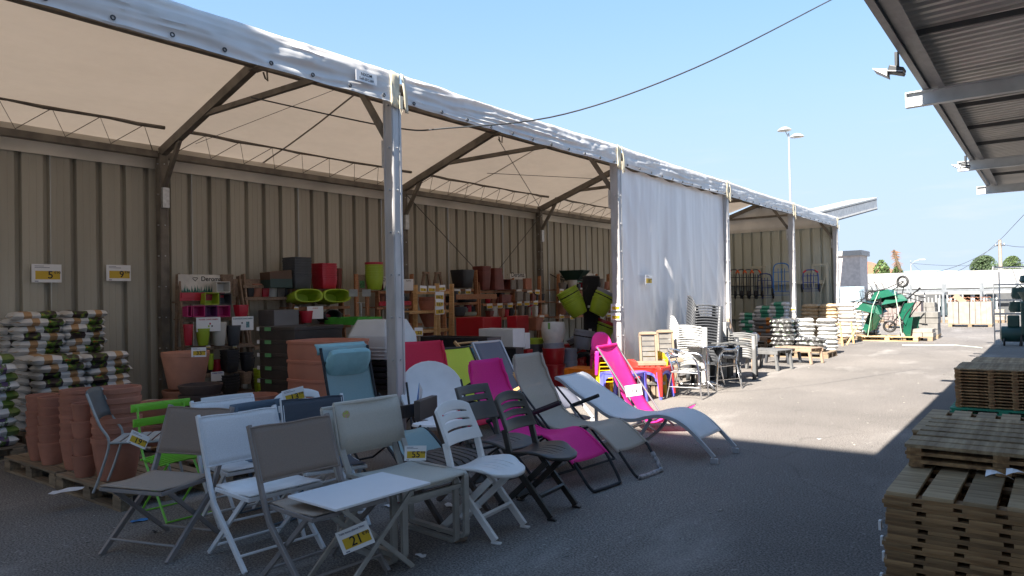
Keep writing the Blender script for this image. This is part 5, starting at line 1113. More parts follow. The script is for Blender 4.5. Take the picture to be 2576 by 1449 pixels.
# ---------------------------------------------------------------- smaller stock filling the boards behind the front pots
random.seed(21)
FC = [('terracotta', terra), ('brown clay', terra_d), ('rust red', rust), ('stone grey', grey_st), ('charcoal', chc), ('black', blk), ('dark red', red_pl), ('pale', offw)]
NTH = ['first', 'second', 'third', 'fourth', 'fifth', 'sixth', 'seventh', 'eighth', 'ninth', 'tenth']
for (where, a, b_, y, X, n) in (('low board of the third rack', 746, 878, 820, -10.3, 8), ('top board behind the nearest post', 954, 1034, 731, -10.5, 5), ('middle board behind the nearest post', 952, 1034, 768, -10.45, 5),
        ('board beside the orange frame', 1122, 1198, 761, -10.42, 6), ('low board beside the orange frame', 1140, 1204, 796, -10.32, 6), ('middle board of the wide rack', 1222, 1296, 763, -10.38, 7), ('right middle board of the wide rack', 1300, 1366, 757, -10.4, 6),
        ('low board of the wide rack', 1224, 1298, 799, -10.22, 7), ('right low board of the wide rack', 1302, 1374, 793, -10.22, 6), ('top board by the curtain', 1408, 1498, 728, -10.5, 7), ('middle board by the curtain', 1404, 1528, 757, -10.4, 9), ('low board by the curtain', 1402, 1530, 793, -10.22, 9), ('second board of the grey ladder rack', 618, 730, 747, -10.5, 6), ('lower board of the left rack', 482, 636, 937, -10.05, 6)):
    for k in range(n):
        px = a+(b_-a)*(k+.5)/n; p = atx(px, y, X); cn, m_ = random.choice(FC); r = random.uniform(.065, .105); h_ = random.uniform(.13, .26)
        pot(f'small {cn} pot, {NTH[k]} in back row, {where}', (p.x, p.y, p.z+.002), r, h_, m_, sq=random.choice([2, 2, 8]), tap=random.uniform(.7, .88), group=f'back row pots on the {where}')

# ================================================================ sunlit children's furniture
def gx(px, X): return Vector((X, atx(px, 900, X).y, 0))
def gloss(name, col): return M(name, col, .32, var=.04, spec=.5)
k_or = gloss('orange_plastic', (.72, .20, .015)); k_bl = gloss('violet_blue_plastic', (.11, .12, .56)); k_rd = gloss('red_toy_plastic', (.72, .03, .02)); k_ye = gloss('yellow_plastic', (.78, .50, .01)); k_pk = gloss('pink_plastic', (.68, .03, .28))
def ptable(label, corner, w_, l_, h, mat, rz=0, group=None):
    """square plastic table, corner = nearest corner on the ground"""
    t = thing('plastic_table', label, 'table', (corner[0]-w_/2, corner[1]+l_/2, corner[2]), rz, group); a, b_ = w_/2, l_/2
    MB().bx(-a, a, -b_, b_, h-.022, h).build('tabletop', mat, t, bev=.012)
    for s, nm in ((-1, 0), (1, 0)):
        for ax in (0, 1):
            L_ = (a if ax == 0 else b_)-.012; O = (b_ if ax == 0 else a)-.012; N = 12
            up = [(-L_, h-.02), (L_, h-.02)]; arch = [(L_*.72*math.cos(PI*k/N), h-.16+.105*math.sin(PI*k/N)**.6) for k in range(N+1)]
            mb = MB(); poly = [(-L_, h-.02)]+[(-L_, h-.17)]+[(x, z) for x, z in reversed(arch)]+[(L_, h-.17), (L_, h-.02)]
            vs = []; fs = []
            for off in (O*s-.004*s, O*s-.012*s):
                for (x, z) in poly: vs.append((x, off, z) if ax == 0 else (off, x, z))
            n = len(poly)
            for i in range(1, n-2):
                pass
            # quads from the top edge down to the arch
            xs_ = [p_[0] for p_ in poly[1:-1]]; vs = []
            for off in (O*s, O*s-.008*s):
                for x, z in poly[1:-1]:
                    vs += [((x, off, h-.02) if ax == 0 else (off, x, h-.02)), ((x, off, z) if ax == 0 else (off, x, z))]
            m_ = len(xs_)
            for q in range(2):
                for i in range(m_-1): k0 = q*2*m_+2*i; fs.append((k0, k0+1, k0+3, k0+2))
            for i in range(m_-1): fs.append((2*i+1, 2*m_+2*i+1, 2*m_+2*i+3, 2*i+3))
            mb.add(vs, fs); mb.build('apron', mat, t, smooth=30)
    for sx in (-1, 1):
        for sy in (-1, 1):
            mb = MB(); x, y = sx*(a-.03), sy*(b_-.03)
            f = .034; g_ = .020; vs = []
            for z, e, o in ((0, g_, .03), (h-.15, f, .0), (h-.02, f*1.1, 0)):
                for dx, dy in ((-1, -1), (1, -1), (1, 1), (-1, 1)): vs.append((x+dx*e+sx*o, y+dy*e+sy*o, z))
            fs = [(0, 3, 2, 1), (8, 9, 10, 11)]+[(4*q+i, 4*q+(i+1) % 4, 4*q+4+(i+1) % 4, 4*q+4+i) for q in (0, 1) for i in range(4)]
            mb.add(vs, fs).build('leg', mat, t, bev=.008)
    return t
c0 = at(1499, 1001); ptable('orange children\'s plastic table behind the white wave lounger', c0, .58, .42, .45, k_or)
o = bpy.data.objects[-1]
tt = thing('table_sticker', 'small white sticker on the orange table apron', 'sticker', (c0.x-.28, c0.y-.004, .37)); MB().bx(-.05, .05, -.002, 0, -.012, .012).build('sticker_sheet', card, tt); textmesh('sticker_text', 'BLM', .022, ink_g, tt, (0, -.0025, 0), (PI/2, 0, 0), 'CENTER')
c1 = at(1592, 1020); ptable('violet blue children\'s plastic table beside the pink beach chair', c1, .54, .46, .46, k_bl)
c2 = at(1663, 1006); ptable('lower red children\'s plastic table with a blue one nested in it', c2, .62, .45, .44, k_bl); ptable('red children\'s plastic table in front of the yellow chair', Vector((c2.x+.012, c2.y-.012, .05)), .644, .474, .44, k_rd)
def kid_chair(mat, arms=False):
    t = thing('child_chair', 'x', 'chair')
    def back(u, v):
        c = 2*u-1; w_ = .15*(1-.25*v**3) if not arms else .17
        top = .53; z = .26+(top-.26)*v; zz = z-(.06*abs(c)**3*v if True else 0)
        return (w_*c, -.13-.05*v+.05*c*c*(1-.3*v), zz)
    MB().grid(back, 10, 8).build('backrest', mat, t, smooth=50, thick=.008)
    MB().grid(lambda u, v: (.155*(2*u-1), -.13+.27*v, .27-.018*math.sin(PI*u)*math.sin(PI*v)-.05*max(0, v-.85)*4*.3), 8, 8).build('seat', mat, t, smooth=50, thick=.01)
    for sx in (-1, 1):
        for sy in (-1, 1):
            vs = []
            for z, e, o_ in ((0, .014, .022), (.26, .026, 0)):
                for dx, dy in ((-1, -1), (1, -1), (1, 1), (-1, 1)): vs.append((sx*(.128+o_)+dx*e, sy*(.11+o_)+dy*e+.005, z))
            MB().add(vs, [(0, 3, 2, 1), (4, 5, 6, 7)]+[(i, (i+1) % 4, 4+(i+1) % 4, 4+i) for i in range(4)]).build('leg', mat, t, bev=.004)
        MB().grid(lambda u, v: (sx*(.155+.006*v), -.12+.25*u, .265-.13*v*(.35+.65*abs(2*u-1)**2)), 10, 3).build('side_apron', mat, t, smooth=40, thick=.005)
    if arms:
        for s in (-1, 1): MB().tube([tuple(q) for q in smooth_pts([Vector(q) for q in ((s*.15, -.16, .44), (s*.19, -.04, .41), (s*.185, .09, .38), (s*.165, .12, .26))], 4)], .014, 8).build('armrest', mat, t, smooth=True)
        q = MB()
        for i in range(7):
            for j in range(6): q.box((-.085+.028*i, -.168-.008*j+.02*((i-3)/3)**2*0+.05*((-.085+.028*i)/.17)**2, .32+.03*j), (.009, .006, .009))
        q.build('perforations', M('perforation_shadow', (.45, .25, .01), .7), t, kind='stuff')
    return t
def chair_stack(proto, n, loc, rz, pitch, lab, group, first=False, back=0):
    for k in range(n):
        nth = 'top' if k == n-1 and n > 1 else (ORD[k] if k < len(ORD) else f'level {k+1}')
        l_ = lab.replace('#', nth) if n > 1 else lab.replace('#', '').strip()
        f = Vector((-math.sin(rz), math.cos(rz), 0))*back*k
        if first and k == 0: c_ = proto; c_.location = Vector(loc); c_.rotation_euler = (0, 0, rz)
        else: c_ = copy_tree(proto, Vector(loc)+f+Vector((0, 0, pitch*k)), rz)
        c_['label'] = l_
        if n > 1: c_['group'] = group
kp = kid_chair(k_ye); kpk = kid_chair(k_pk); kpk.scale = (1.15, 1.15, 1.1); kr = kid_chair(k_rd); kya = kid_chair(k_ye, True); kor = kid_chair(k_or)
p = gx(1519, -5.72)
chair_stack(kp, 6, p, R(-135), .06, 'yellow child chair, # of the stack under the pink ones', 'yellow child chairs under the pink ones', True)
chair_stack(kpk, 2, p+Vector((0, 0, .38)), R(-135), .07, 'hot pink child chair, # of two above the yellow stack', 'hot pink child chairs', True)
chair_stack(kr, 2, gx(1592, -5.25), R(-140), .07, 'red child chair, # of two behind the red table', 'red child chairs', True)
chair_stack(kya, 4, gx(1648, -5.2), R(-150), .055, 'yellow child armchair, # of the stack behind the red table', 'yellow child armchairs', True)
for k_, (m_, nm) in enumerate(((k_or, 'orange'), (k_ye, 'yellow'))):
    pr = kor if k_ == 0 else kp
    chair_stack(pr, 3, at(1565, 988)+Vector((-.05, .18, .13*k_)), R(-30), .045, nm+' child chair, # of the stack under the blue table', nm+' child chairs under the blue table', k_ == 0)
cp_ = thing('cup_pack', 'clear pack of white and blue cups on the violet blue table', 'packet', tuple(at(1540, 925, .47)), R(30)); MB().box((0, 0, .09), (.17, .10, .18)).build('packet', M('packet_white', (.7, .72, .75), .4), cp_, bev=.02); MB().bx(-.03, .06, -.053, -.051, .02, .09).build('blue_print', M('blue_print2', (.1, .35, .65), .5), cp_)

# ---------------------------------------------------------------- polished cafe set
def cafe_chair(label, loc, rz):
    t = thing('cafe_chair', label, 'chair', loc, rz, 'polished aluminium cafe chairs')
    for s in (-1, 1):
        MB().tube([tuple(q) for q in smooth_pts([Vector(q) for q in ((s*.25, .27, 0), (s*.255, .24, .36), (s*.26, .21, .56), (s*.26, .12, .655), (s*.27, -.06, .67), (s*.25, -.19, .71), (s*.12, -.27, .74), (0, -.285, .745))], 4)], .0125, 8).build('arm_tube', chrome, t, smooth=True)
        MB().tube([tuple(q) for q in smooth_pts([Vector(q) for q in ((s*.22, -.28, 0), (s*.215, -.2, .36), (s*.20, -.19, .46), (s*.20, -.26, .72))], 4)], .0125, 8).build('rear_leg', chrome, t, smooth=True)
        MB().tube([(s*.25, .24, .40), (s*.215, -.2, .41)], .010, 6).build('side_rail', chrome, t, smooth=True)
        MB().tube([(s*.25, .255, .18), (s*.218, -.235, .18)], .008, 6).build('stretcher', chrome, t, smooth=True)
    for z in (.52, .63): MB().grid(lambda u, v: (-.20+.4*u, -.215-.04*(z-.5)*2-.035*math.sin(PI*u), z-.035+.07*v), 8, 1).build('back_slat', chrome, t, smooth=40, thick=.006)
    for k in range(5): MB().bx(-.22, .22, -.17+.088*k, -.092+.088*k, .425, .433).build('seat_slat', chrome, t, bev=.002)
    return t
cafe_chair('polished aluminium cafe chair, nearer one left of the round metal table', tuple(at(1730, 999)), R(-80))
cafe_chair('polished aluminium cafe chair, farther one right of the round metal table', tuple(at(1806, 984)+Vector((-.1, .35, 0))), R(150))
t = thing('cafe_table', 'round polished metal table with a star foot between the cafe chairs', 'table', tuple(at(1781, 978)))
MB().lathe([(0, .715), (.33, .715), (.345, .722), (.345, .735), (.33, .742), (0, .742)], 36).build('tabletop', chrome, t, smooth=30)
MB().tube([(0, 0, .05), (0, 0, .715)], .032, 14).build('column', chrome, t, smooth=True)
for k in range(4):
    a = PI/4+k*PI/2; MB().tube([(.03*math.cos(a), .03*math.sin(a), .10), (.15*math.cos(a), .15*math.sin(a), .07), (.27*math.cos(a), .27*math.sin(a), .02)], [.03, .022, .018], 8).build('foot', chrome, t, smooth=True)
t = thing('folding_table', 'dark round folding table on thin crossed legs behind the metal one', 'table', tuple(at(1838, 967)), R(20)); dkr = M('dark_tabletop', (.12, .12, .115), .35)
MB().lathe([(0, .715), (.31, .715), (.32, .725), (.31, .735), (0, .735)], 32).build('tabletop', dkr, t, smooth=30)
for s in (-1, 1):
    MB().tube([(s*.16, .2, .71), (s*.18, -.22, 0)], .010, 6).build('leg', steel_dk, t, smooth=True); MB().tube([(s*.13, -.2, .71), (s*.15, .22, 0)], .010, 6).build('leg', steel_dk, t, smooth=True)
MB().tube([(-.18, -.2, .05), (.18, -.2, .05)], .008, 6).build('cross_bar', steel_dk, t)

# ---------------------------------------------------------------- resin armchairs in stacks
def monobloc(mat, name='resin_armchair', hb=.84):
    t = thing(name, 'x', 'chair')
    def bk(u, v):
        c = 2*u-1; w_ = .23*math.sqrt(max(.0, 1-(max(0, v-.35)/.66)**2.6)) if v > .35 else .23
        return (w_*c, -.20-.14*v+.05*c*c, .43+(hb-.43)*v)
    us = [k/16 for k in range(17)]; vs = [k/14 for k in range(15)]
    MB().__class__
    mb = MB(); cells(mb, bk, us, vs, lambda u, v: .35 < v < .85 and abs(2*u-1) < .62 and (int(u*16)+int(v*14)) % 2 == 0); mb.build('backrest', mat, t, smooth=50, thick=.010)
    MB().grid(lambda u, v: (.24*(2*u-1), -.22+.46*v, .425-.02*math.sin(PI*u)+.012*v), 8, 8).build('seat', mat, t, smooth=50, thick=.012)
    for s in (-1, 1):
        MB().grid(lambda u, v: (s*(.235+.055*v), -.24+.44*u, .65-.03*u+.02*math.sin(PI*u)+.004*v), 10, 2).build('armrest', mat, t, smooth=40, thick=.02)
        MB().grid(lambda u, v: (s*(.275-.03*u*0+.012*(1-v)), .16+.07*u, .645*(1-v) if False else .64-.64*v), 2, 6).build('front_leg', mat, t, smooth=40, thick=.02)
        MB().grid(lambda u, v: (s*(.25+.01*v), -.26-.04*v+.07*u, .64-.64*v), 2, 6).build('rear_leg', mat, t, smooth=40, thick=.02)
        MB().grid(lambda u, v: (s*.262, -.22+.42*u, .45-.10*v*(.4+.6*abs(2*u-1)**2)), 8, 2).build('side_apron', mat, t, smooth=40, thick=.01)
    MB().grid(lambda u, v: (-.26+.52*u, .225, .43-.07*v*(.5+.5*abs(2*u-1)**2)), 10, 2).build('front_apron', mat, t, smooth=40, thick=.012)
    return t
char_r = M('charcoal_resin', (.055, .058, .065), .45, var=.08); white_r = M('white_resin', (.40, .40, .39), .4, var=.03)
mw = monobloc(white_r); mc_ = monobloc(char_r)
p = gx(1733, -5.1); chair_stack(mw, 11, p, R(-58), .040, 'white resin armchair, # of the white stack', 'white resin armchairs in one stack', True, back=.004)
p = gx(1772, -5.15); chair_stack(mc_, 16, p, R(-58), .050, 'charcoal resin armchair, # of the tall dark stack', 'charcoal resin armchairs in the tall stack', True, back=.004)
p = gx(1828, -5.0); chair_stack(mc_, 4, p, R(-70), .045, 'charcoal resin armchair, # of the short stack by the curtain edge', 'charcoal resin armchairs in the short stack')
p = gx(1872, -4.75); mg = monobloc(M('grey_resin', (.15, .15, .15), .5)); chair_stack(mg, 5, p, R(-75), .045, 'grey resin armchair, # of the stack beside the loungers', 'grey resin armchairs in one stack', True)
o = thing('chair_clip', 'shiny metal clip on the grey resin armchair stack', 'clip', tuple(at(1890, 885, .35)+Vector((.06, -.05, 0))), R(40))
for k in range(3): MB().bx(-.08, .08, -.01, 0, .05*k, .05*k+.03).build('clip_bar', chrome, o)
for k, (m_, px, nm) in enumerate(((white_r, 1790, 'white'), (char_r, 1799, 'charcoal'))):
    t = thing('folded_table', f'{nm} folded resin table leaning upright behind the armchair stacks', 'table', tuple(gx(px+4, -5.2)), R(30)); MB().box((0, 0, .55), (.5, .05, 1.05), Matrix.Rotation(R(6), 3, 'X')).build('tabletop', m_, t, bev=.02)
    for z in (.2, .8): MB().box((0, -.045, z), (.42, .03, .05)).build('leg', m_, t, bev=.006)
bge = M('taupe_resin', (.34, .24, .17), .45, var=.06)
t = monobloc(bge, 'resin_recliner', 1.08); t.location = gx(1872, -5.3); t.rotation_euler = (0, 0, R(-75)); t['label'] = 'tall backed taupe resin recliner in front of the white bags'
def footstool(label, loc, rz, mat, w_=.5, l_=.9, h=.36, n=6):
    t = thing('resin_bench', label, 'bench', loc, rz)
    for k in range(n): MB().bx(-l_/2+l_*k/n+.004, -l_/2+l_*(k+1)/n-.004, -w_/2, w_/2, h-.02, h).build('top_slat', mat, t, bev=.004)
    for s in (-1, 1):
        MB().bx(-l_/2, l_/2, s*w_/2-.02, s*w_/2+.02, h-.09, h-.022).build('side_rail', mat, t, bev=.008)
        for q in (-1, 1): MB().bar((q*(l_/2-.05), s*(w_/2-.01), h-.09), (q*(l_/2-.01), s*(w_/2-.01), 0), .05, .07, up=(0, 1, 0)).build('leg', mat, t, bev=.008)
    return t
gr_r = M('grey_resin', (.15, .15, .15), .5)
footstool('grey resin lounger end on thick legs, nearest of the low benches', tuple(at(1935, 928)), R(-15), gr_r, .55, .75, .42)
footstool('charcoal resin bench right behind the grey lounger end', tuple(at(1975, 915)+Vector((-.1, .2, 0))), R(-15), char_r, .5, .6, .34)
footstool('taupe resin bench, farthest right of the low benches', tuple(at(2010, 912)), R(-15), bge, .5, .9, .36)
footstool('taupe resin lounger frame standing before the striped bags', tuple(at(1925, 893)+Vector((-.3, .5, 0))), R(-15), bge, .55, .8, .45)
pw_ = thing('plastic_wrap', 'crumpled clear plastic wrap on the taupe lounger frame', 'packaging', tuple(at(1897, 850, .5))); mb = MB(); mb.grid(lambda u, v: (math.cos(2*PI*u)*math.sin(PI*v)*.14*(1+.5*mn.noise(Vector((u*9, v*9, 1)))), math.sin(2*PI*u)*math.sin(PI*v)*.12, math.cos(PI*v)*.13*(1+.5*mn.noise(Vector((u*7, v*7, 3))))), 16, 12); mb.build('wrap_film', M('film', (.7, .7, .72), .25, alpha=.7), pw_)
# boxed wooden chairs against the curtain
kraft = M('kraft_cardboard', (.27, .20, .14), .8, var=.1); gslat = M('grey_wood_slat', (.16, .15, .135), .6, var=.15)
for k, (px, py, nm) in enumerate(((1636, -5.15, 'left'), (1680, -5.15, 'right'))):
    t = thing('boxed_lounger', f'folded slatted lounger in cardboard edging, {nm} one against the curtain', 'packed lounger', tuple(gx(px, py)), R(35)); t.scale = (.66, .8, .82)
    rot = Matrix.Rotation(R(-12), 3, 'X')
    for s in (-1, 1): MB().box((s*.19, .22, .72), (.05, .09, 1.0), rot).build('edge_strip', kraft, t, bev=.004)
    MB().box((0, .31, 1.2), (.42, .10, .05), rot).build('top_strip', kraft, t, bev=.004)
    for j in range(9): MB().box((0, .155+.021*j, .40+.1*j), (.32, .03, .085), rot).build('slat', gslat, t, bev=.003)
    for j in range(4): MB().bx(-.3+.13*j, -.2+.13*j, -.22, .06, .0, .62).build('folded_leg_pack', kraft, t, bev=.004)
    MB().bx(-.33, .33, -.24, .10, .62, .68).build('carton_top', kraft, t, bev=.006)
    for j in range(2): MB().bx(-.3, .3, -.245, -.235, .25+.2*j, .31+.2*j).build('cross_slat', gslat, t)

# ---------------------------------------------------------------- bag pallets at the far end
wgreen = bagmat('plaster_bag', [(0, Wt), (.2, (.05, .28, .18)), (.62, Wt), (.85, Wt)], base=Wt); stripe = bagmat('gravel_bag', [(0, (.10, .10, .10)), (.3, (.16, .45, .06)), (.5, (.12, .12, .12)), (.85, (.5, .5, .5))], ((.0, 1.0), [(.05, .05, .05), (.12, .12, .12), (.55, .55, .55), (.18, .5, .08)]))
greybag = bagmat('grey_bag', [(0, (.20, .19, .18)), (.3, (.20, .19, .18)), (.6, (.5, .16, .03)), (.8, (.22, .2, .19))]); pebb = M('pebble_bag', (.40, .40, .39), .4, var=.35, scale=40, bump=.5, bscale=40)
pellet = M('pellet_bag', (.36, .25, .14), .4, var=.3, scale=30, bump=.5, bscale=40, col2=(.50, .39, .26)); brownbag = bagmat('brown_paper_bag', [(0, (.33, .20, .12)), (.3, (.38, .24, .15)), (.6, (.5, .38, .28)), (.8, (.34, .21, .13))]); clearbag = M('white_sack', (.50, .48, .45), .4, var=.1, bump=.4, bscale=20)
def col(px, py, dx=0, dy=0): q = at(px, py); return (q.x+dx, q.y+dy)
def bp(label, px, py, rz=0, **k): q = at(px, py); return pallet(label, (q.x, q.y, 0), rz, **k), q
_, q = bp('wooden pallet under the black and green gravel bags', 2018, 896, L_=1.45, Wd=.9)
pile('black and green gravel bag', 'on the front pallet', stripe, [(q.x-.42, q.y-.15, .1, 7, 'left'), (q.x-.42, q.y+.25, .1, 7, 'rear left')], .145, 'gravel bags on the front pallet', h_=.11, w_=.58)
pile('black and green gravel bag', 'beside the wooden stakes', stripe, [(q.x+.28, q.y-.15, .1, 3, 'right')], .145, 'gravel bags beside the stakes', h_=.11, w_=.72)
pile('white pebble bag', 'behind the front pallet', pebb, [(q.x-.20, q.y+1.05, .4, 8, 'middle'), (q.x+.34, q.y+1.08, .2, 8, 'right')], .02, 'white pebble bags', h_=.11, w_=.5, fine=.006)
_, q = bp('wooden pallet under the grey bags with orange print', 1930, 878, L_=.9, Wd=.8)
pile('grey bag with orange print', 'left of the gravel bags', greybag, [(q.x-.02, q.y, .0, 7, 'front')], .145, 'grey bags with orange print', h_=.105, w_=.66)
_, q = bp('wooden pallet under the white plaster bags', 1915, 862, Wd=.9, L_=1.7)
pile('white bag with green print', 'of the plaster stack', wgreen, [(q.x-.45, q.y+.1, .0, 7, 'left'), (q.x+.10, q.y+.1, .0, 9, 'middle'), (q.x+.60, q.y+.1, .0, 10, 'right')], .145, 'white bags with green print', h_=.115, w_=.56)
_, q = bp('wooden pallet under the tan pellet bags behind the post', 2075, 862, Wd=1.0, L_=1.3)
pile('tan pellet bag', 'behind the stakes', pellet, [(q.x-.42, q.y+.1, .1, 9, 'left'), (q.x+.12, q.y+.1, .0, 9, 'middle')], .145, 'tan pellet bags behind the stakes', h_=.118, w_=.56, fine=.006)
pile('white sack', 'at the open end of the tent', clearbag, [(q.x+.62, q.y+.25, .2, 9, 'end')], .145, 'white sacks at the open end', h_=.12, w_=.52)
_, q = bp('wooden pallet under the brown paper bags at the back', 1985, 838, Wd=1.0, L_=2.4)
pile('brown paper bag', 'by the end wall', brownbag, [(q.x-.85, q.y, .0, 8, 'left'), (q.x-.28, q.y, .0, 11, 'inner left'), (q.x+.28, q.y, .0, 13, 'inner right'), (q.x+.82, q.y, .0, 13, 'right')], .145, 'brown paper bags by the end wall', h_=.118, w_=.54)
for k, (xa, ya, xb, yb, nm) in enumerate(((2077, 825, 2081, 887, 'leftmost upright'), (2092, 819, 2094, 879, 'second upright'), (2113, 812, 2120, 870, 'third upright'), (2141, 810, 2148, 864, 'rightmost upright'), (2160, 817, 2130, 868, 'slanting'))):
    b0 = at(xb, yb); dd = depth_of(b0); t0 = atd(xa, ya, dd); tag(MB().bar((0, 0, 0), tuple(t0-b0), .05, .05, up=(0, 1, 0)).build('wooden_stake', pine, bev=.004), f'{nm} pale wooden stake propped by the bag pallets', 'stake', 'wooden stakes by the bags').location = b0
# steel shelving and trolleys at the end wall
beige_st = M('cream_steel', (.50, .48, .38), .5, var=.05)
sh = thing('steel_shelving', 'cream steel shelf frame with beams standing along the end wall', 'shelving', (0, 25.6, 0))
for px in (1893, 2048): p = aty(px, 800, 25.4); [MB().bx(p.x-.04+dx, p.x+.04+dx, -.2, -.14, 0, 2.5).build('upright', beige_st, sh) for dx in (0, .45)]; MB().bx(p.x-.04, p.x+.49, -.2, -.14, 2.5, 2.56).build('head_rail', beige_st, sh); MB().bar((p.x+.02, -.16, .9), (p.x+.43, -.16, 2.3), .03, .03).build('brace', beige_st, sh)
for z in (.75, 1.95): MB().bx(-10.6, -6.0, -.13, -.08, z-.06, z+.06).build('beam', beige_st, sh); MB().bx(-10.6, -6.0, -.07, .3, z+.02, z+.04).build('deck', beige_st, sh)
def truck(label, px, py, top, col_, d, w_=.45, grip=None):
    b0 = atd(px, py, d); h = atd(px, top, d).z-b0.z; t = thing('hand_truck', label, 'trolley', tuple(b0), R(20)); a = w_/2
    MB().tube([tuple(q_) for q_ in smooth_pts([Vector(q_) for q_ in ((-a, 0, .1), (-a, 0, h*.8), (-a*.6, 0, h), (a*.6, 0, h), (a, 0, h*.8), (a, 0, .1))], 4)], .02, 8).build('frame_loop', col_, t, smooth=True)
    for s in (-.4, 0, .4): MB().tube([(a*s, 0, .15), (a*s, 0, h*.86)], .012, 6).build('bar', col_, t)
    for z in (.15, .45, .75): MB().tube([(-a, 0, h*z), (a, 0, h*z)], .012, 6).build('cross_bar', col_, t)
    MB().bx(-a, a, -.25, 0, .03, .045).build('toe_plate', col_, t)
    for s in (-1, 1): MB().tube([(s*(a+.04), .05+.12*math.cos(k*PI/6), .14+.12*math.sin(k*PI/6)) for k in range(12)], .03, 6, closed=True).build('wheel', black_pl, t, smooth=True)
    if grip: [MB().tube([(s*a*.6, 0, h), (s*a, 0, h*.9)], .03, 6).build('grip', grip, t) for s in (-1, 1)]
    return t
bl_m = M('blue_enamel', (.02, .16, .45), .35); bl_d = M('dark_blue_enamel', (.02, .05, .22), .35); orr = M('orange_grip', (.7, .12, .02), .5); rdg = M('red_grip', (.5, .02, .04), .5)
truck('tall bright blue hand truck on the cream shelf by the end wall', 1967, 745, 664, bl_m, 24, .5)
for k, (px, nm) in enumerate(((1848, 'leftmost'), (1866, 'second'), (1884, 'third'), (1902, 'fourth'))): truck(f'dark hand truck with orange grips, {nm} on the cream shelf', px, 752, 680, steel_dk, 24.5, .34, orr)
truck('grey blue hand truck between the dark ones and the bright blue one', 1925, 752, 690, bl_d, 24.5, .45); truck('dark blue hand truck with red grips near the open end', 2040, 735, 680, bl_d, 23.5, .45, rdg)
hs = MB().tube([tuple(aty(2066+18*k, 775+40*k-8*math.sin(k*PI), 25.3)) for k in (0, .25, .5, .75, 1)], .03, 8); tag(hs.build('black_hose', black_pl, smooth=True), 'black hose hanging down the end wall near the corner', 'hose')
ptag('yellow card on the fourth front tent post', Vector((EX+.0, YF[5]-.10, 1.15)), '', '', size=.16, yaw=0, name='post_price_card')

# ================================================================ pile of green wheelbarrows
gbar = M('green_barrow_tray', (.008, .09, .055), .3, var=.06, coat=.4)
q0 = at(2232, 858); pallet('new pale pallet under the heap of green wheelbarrows', (q0.x, q0.y+.5, 0), 0, pallet_n, L_=1.75, Wd=1.1)
for k, (dx, dz, rot, nm) in enumerate(((.55, .45, (R(100), 0, R(80)), 'lowest'), (-.45, .60, (R(70), R(10), R(-70)), 'second'), (.45, .95, (R(110), 0, R(95)), 'third'), (-.5, 1.15, (R(-15), R(170), R(75)), 'fourth'), (.15, 1.32, (R(-10), R(165), R(-80)), 'fifth'), (-.1, 1.52, (R(12), R(185), R(70)), 'top'))):
    v_ = Matrix.Identity(3); from mathutils import Euler
    off = Euler(rot).to_matrix() @ Vector((0, 0, .45)); wheelbarrow(f'green wheelbarrow with black wheel, {nm} of the heap on the new pallet', (q0.x+dx-off.x, q0.y+.5-off.y, dz-off.z), rot, gbar, 1, 'green wheelbarrows heaped on the new pallet')
for s in (-.25, .2): tag(MB().tube([(q0.x+s*2.2, q0.y-.1, .14), (q0.x+s*1.6, q0.y-.02, 1.1), (q0.x+s, q0.y+.3, 1.6)], .012, 5).build('lashing_strap', M('pale_strap', (.35, .5, .35), .5)), f'pale green strap tying down the wheelbarrow heap, {"left" if s < 0 else "right"} one', 'strap')
# stone and bag pallets near it
_, q = bp('worn pallet with cream sacks left of the wheelbarrow heap', 2165, 852, Wd=.9, L_=1.1); pile('cream sack', 'beside the wheelbarrow heap', clearbag, [(q.x-.25, q.y+.4, .1, 9, 'left'), (q.x+.28, q.y+.4, .1, 8, 'right')], .145, 'cream sacks beside the wheelbarrows', h_=.12, w_=.52)
t = thing('wrapped_pallet', 'tall pallet load in clear blue film outside the tent corner', 'pallet load', tuple(at(2137, 838)+Vector((0, .6, 0)))); MB().grid(lambda u, v: (.42*math.cos(2*PI*u)*(abs(math.cos(2*PI*u))**4+abs(math.sin(2*PI*u))**4)**-.25+.02*mn.noise(Vector((u*20, v*9, 0))), .42*math.sin(2*PI*u)*(abs(math.cos(2*PI*u))**4+abs(math.sin(2*PI*u))**4)**-.25, .05+1.75*v), 40, 14).build('film', M('blue_film', (.45, .55, .6), .15, alpha=.55, trans=(.2, .25, .28)), t, smooth=60)
for k in range(6): MB().bx(-.36, .36, -.36, .36, .06+.28*k, .30+.28*k).build('carton', M('pale_load', (.38, .45, .46), .6, var=.2), t, bev=.02)
MB().bx(-.25, -.1, -.40, -.38, .9, 1.1).build('red_print', rdg, t)
conc = M('concrete_grey', (.18, .172, .16), .85, var=.12, bump=.2); slabm = M('pale_stone', (.27, .24, .205), .8, var=.12); tile_o = M('clay_roof_tile', (.32, .15, .09), .8, var=.15); slate_p = M('slate_panel', (.075, .078, .082), .7, var=.1)
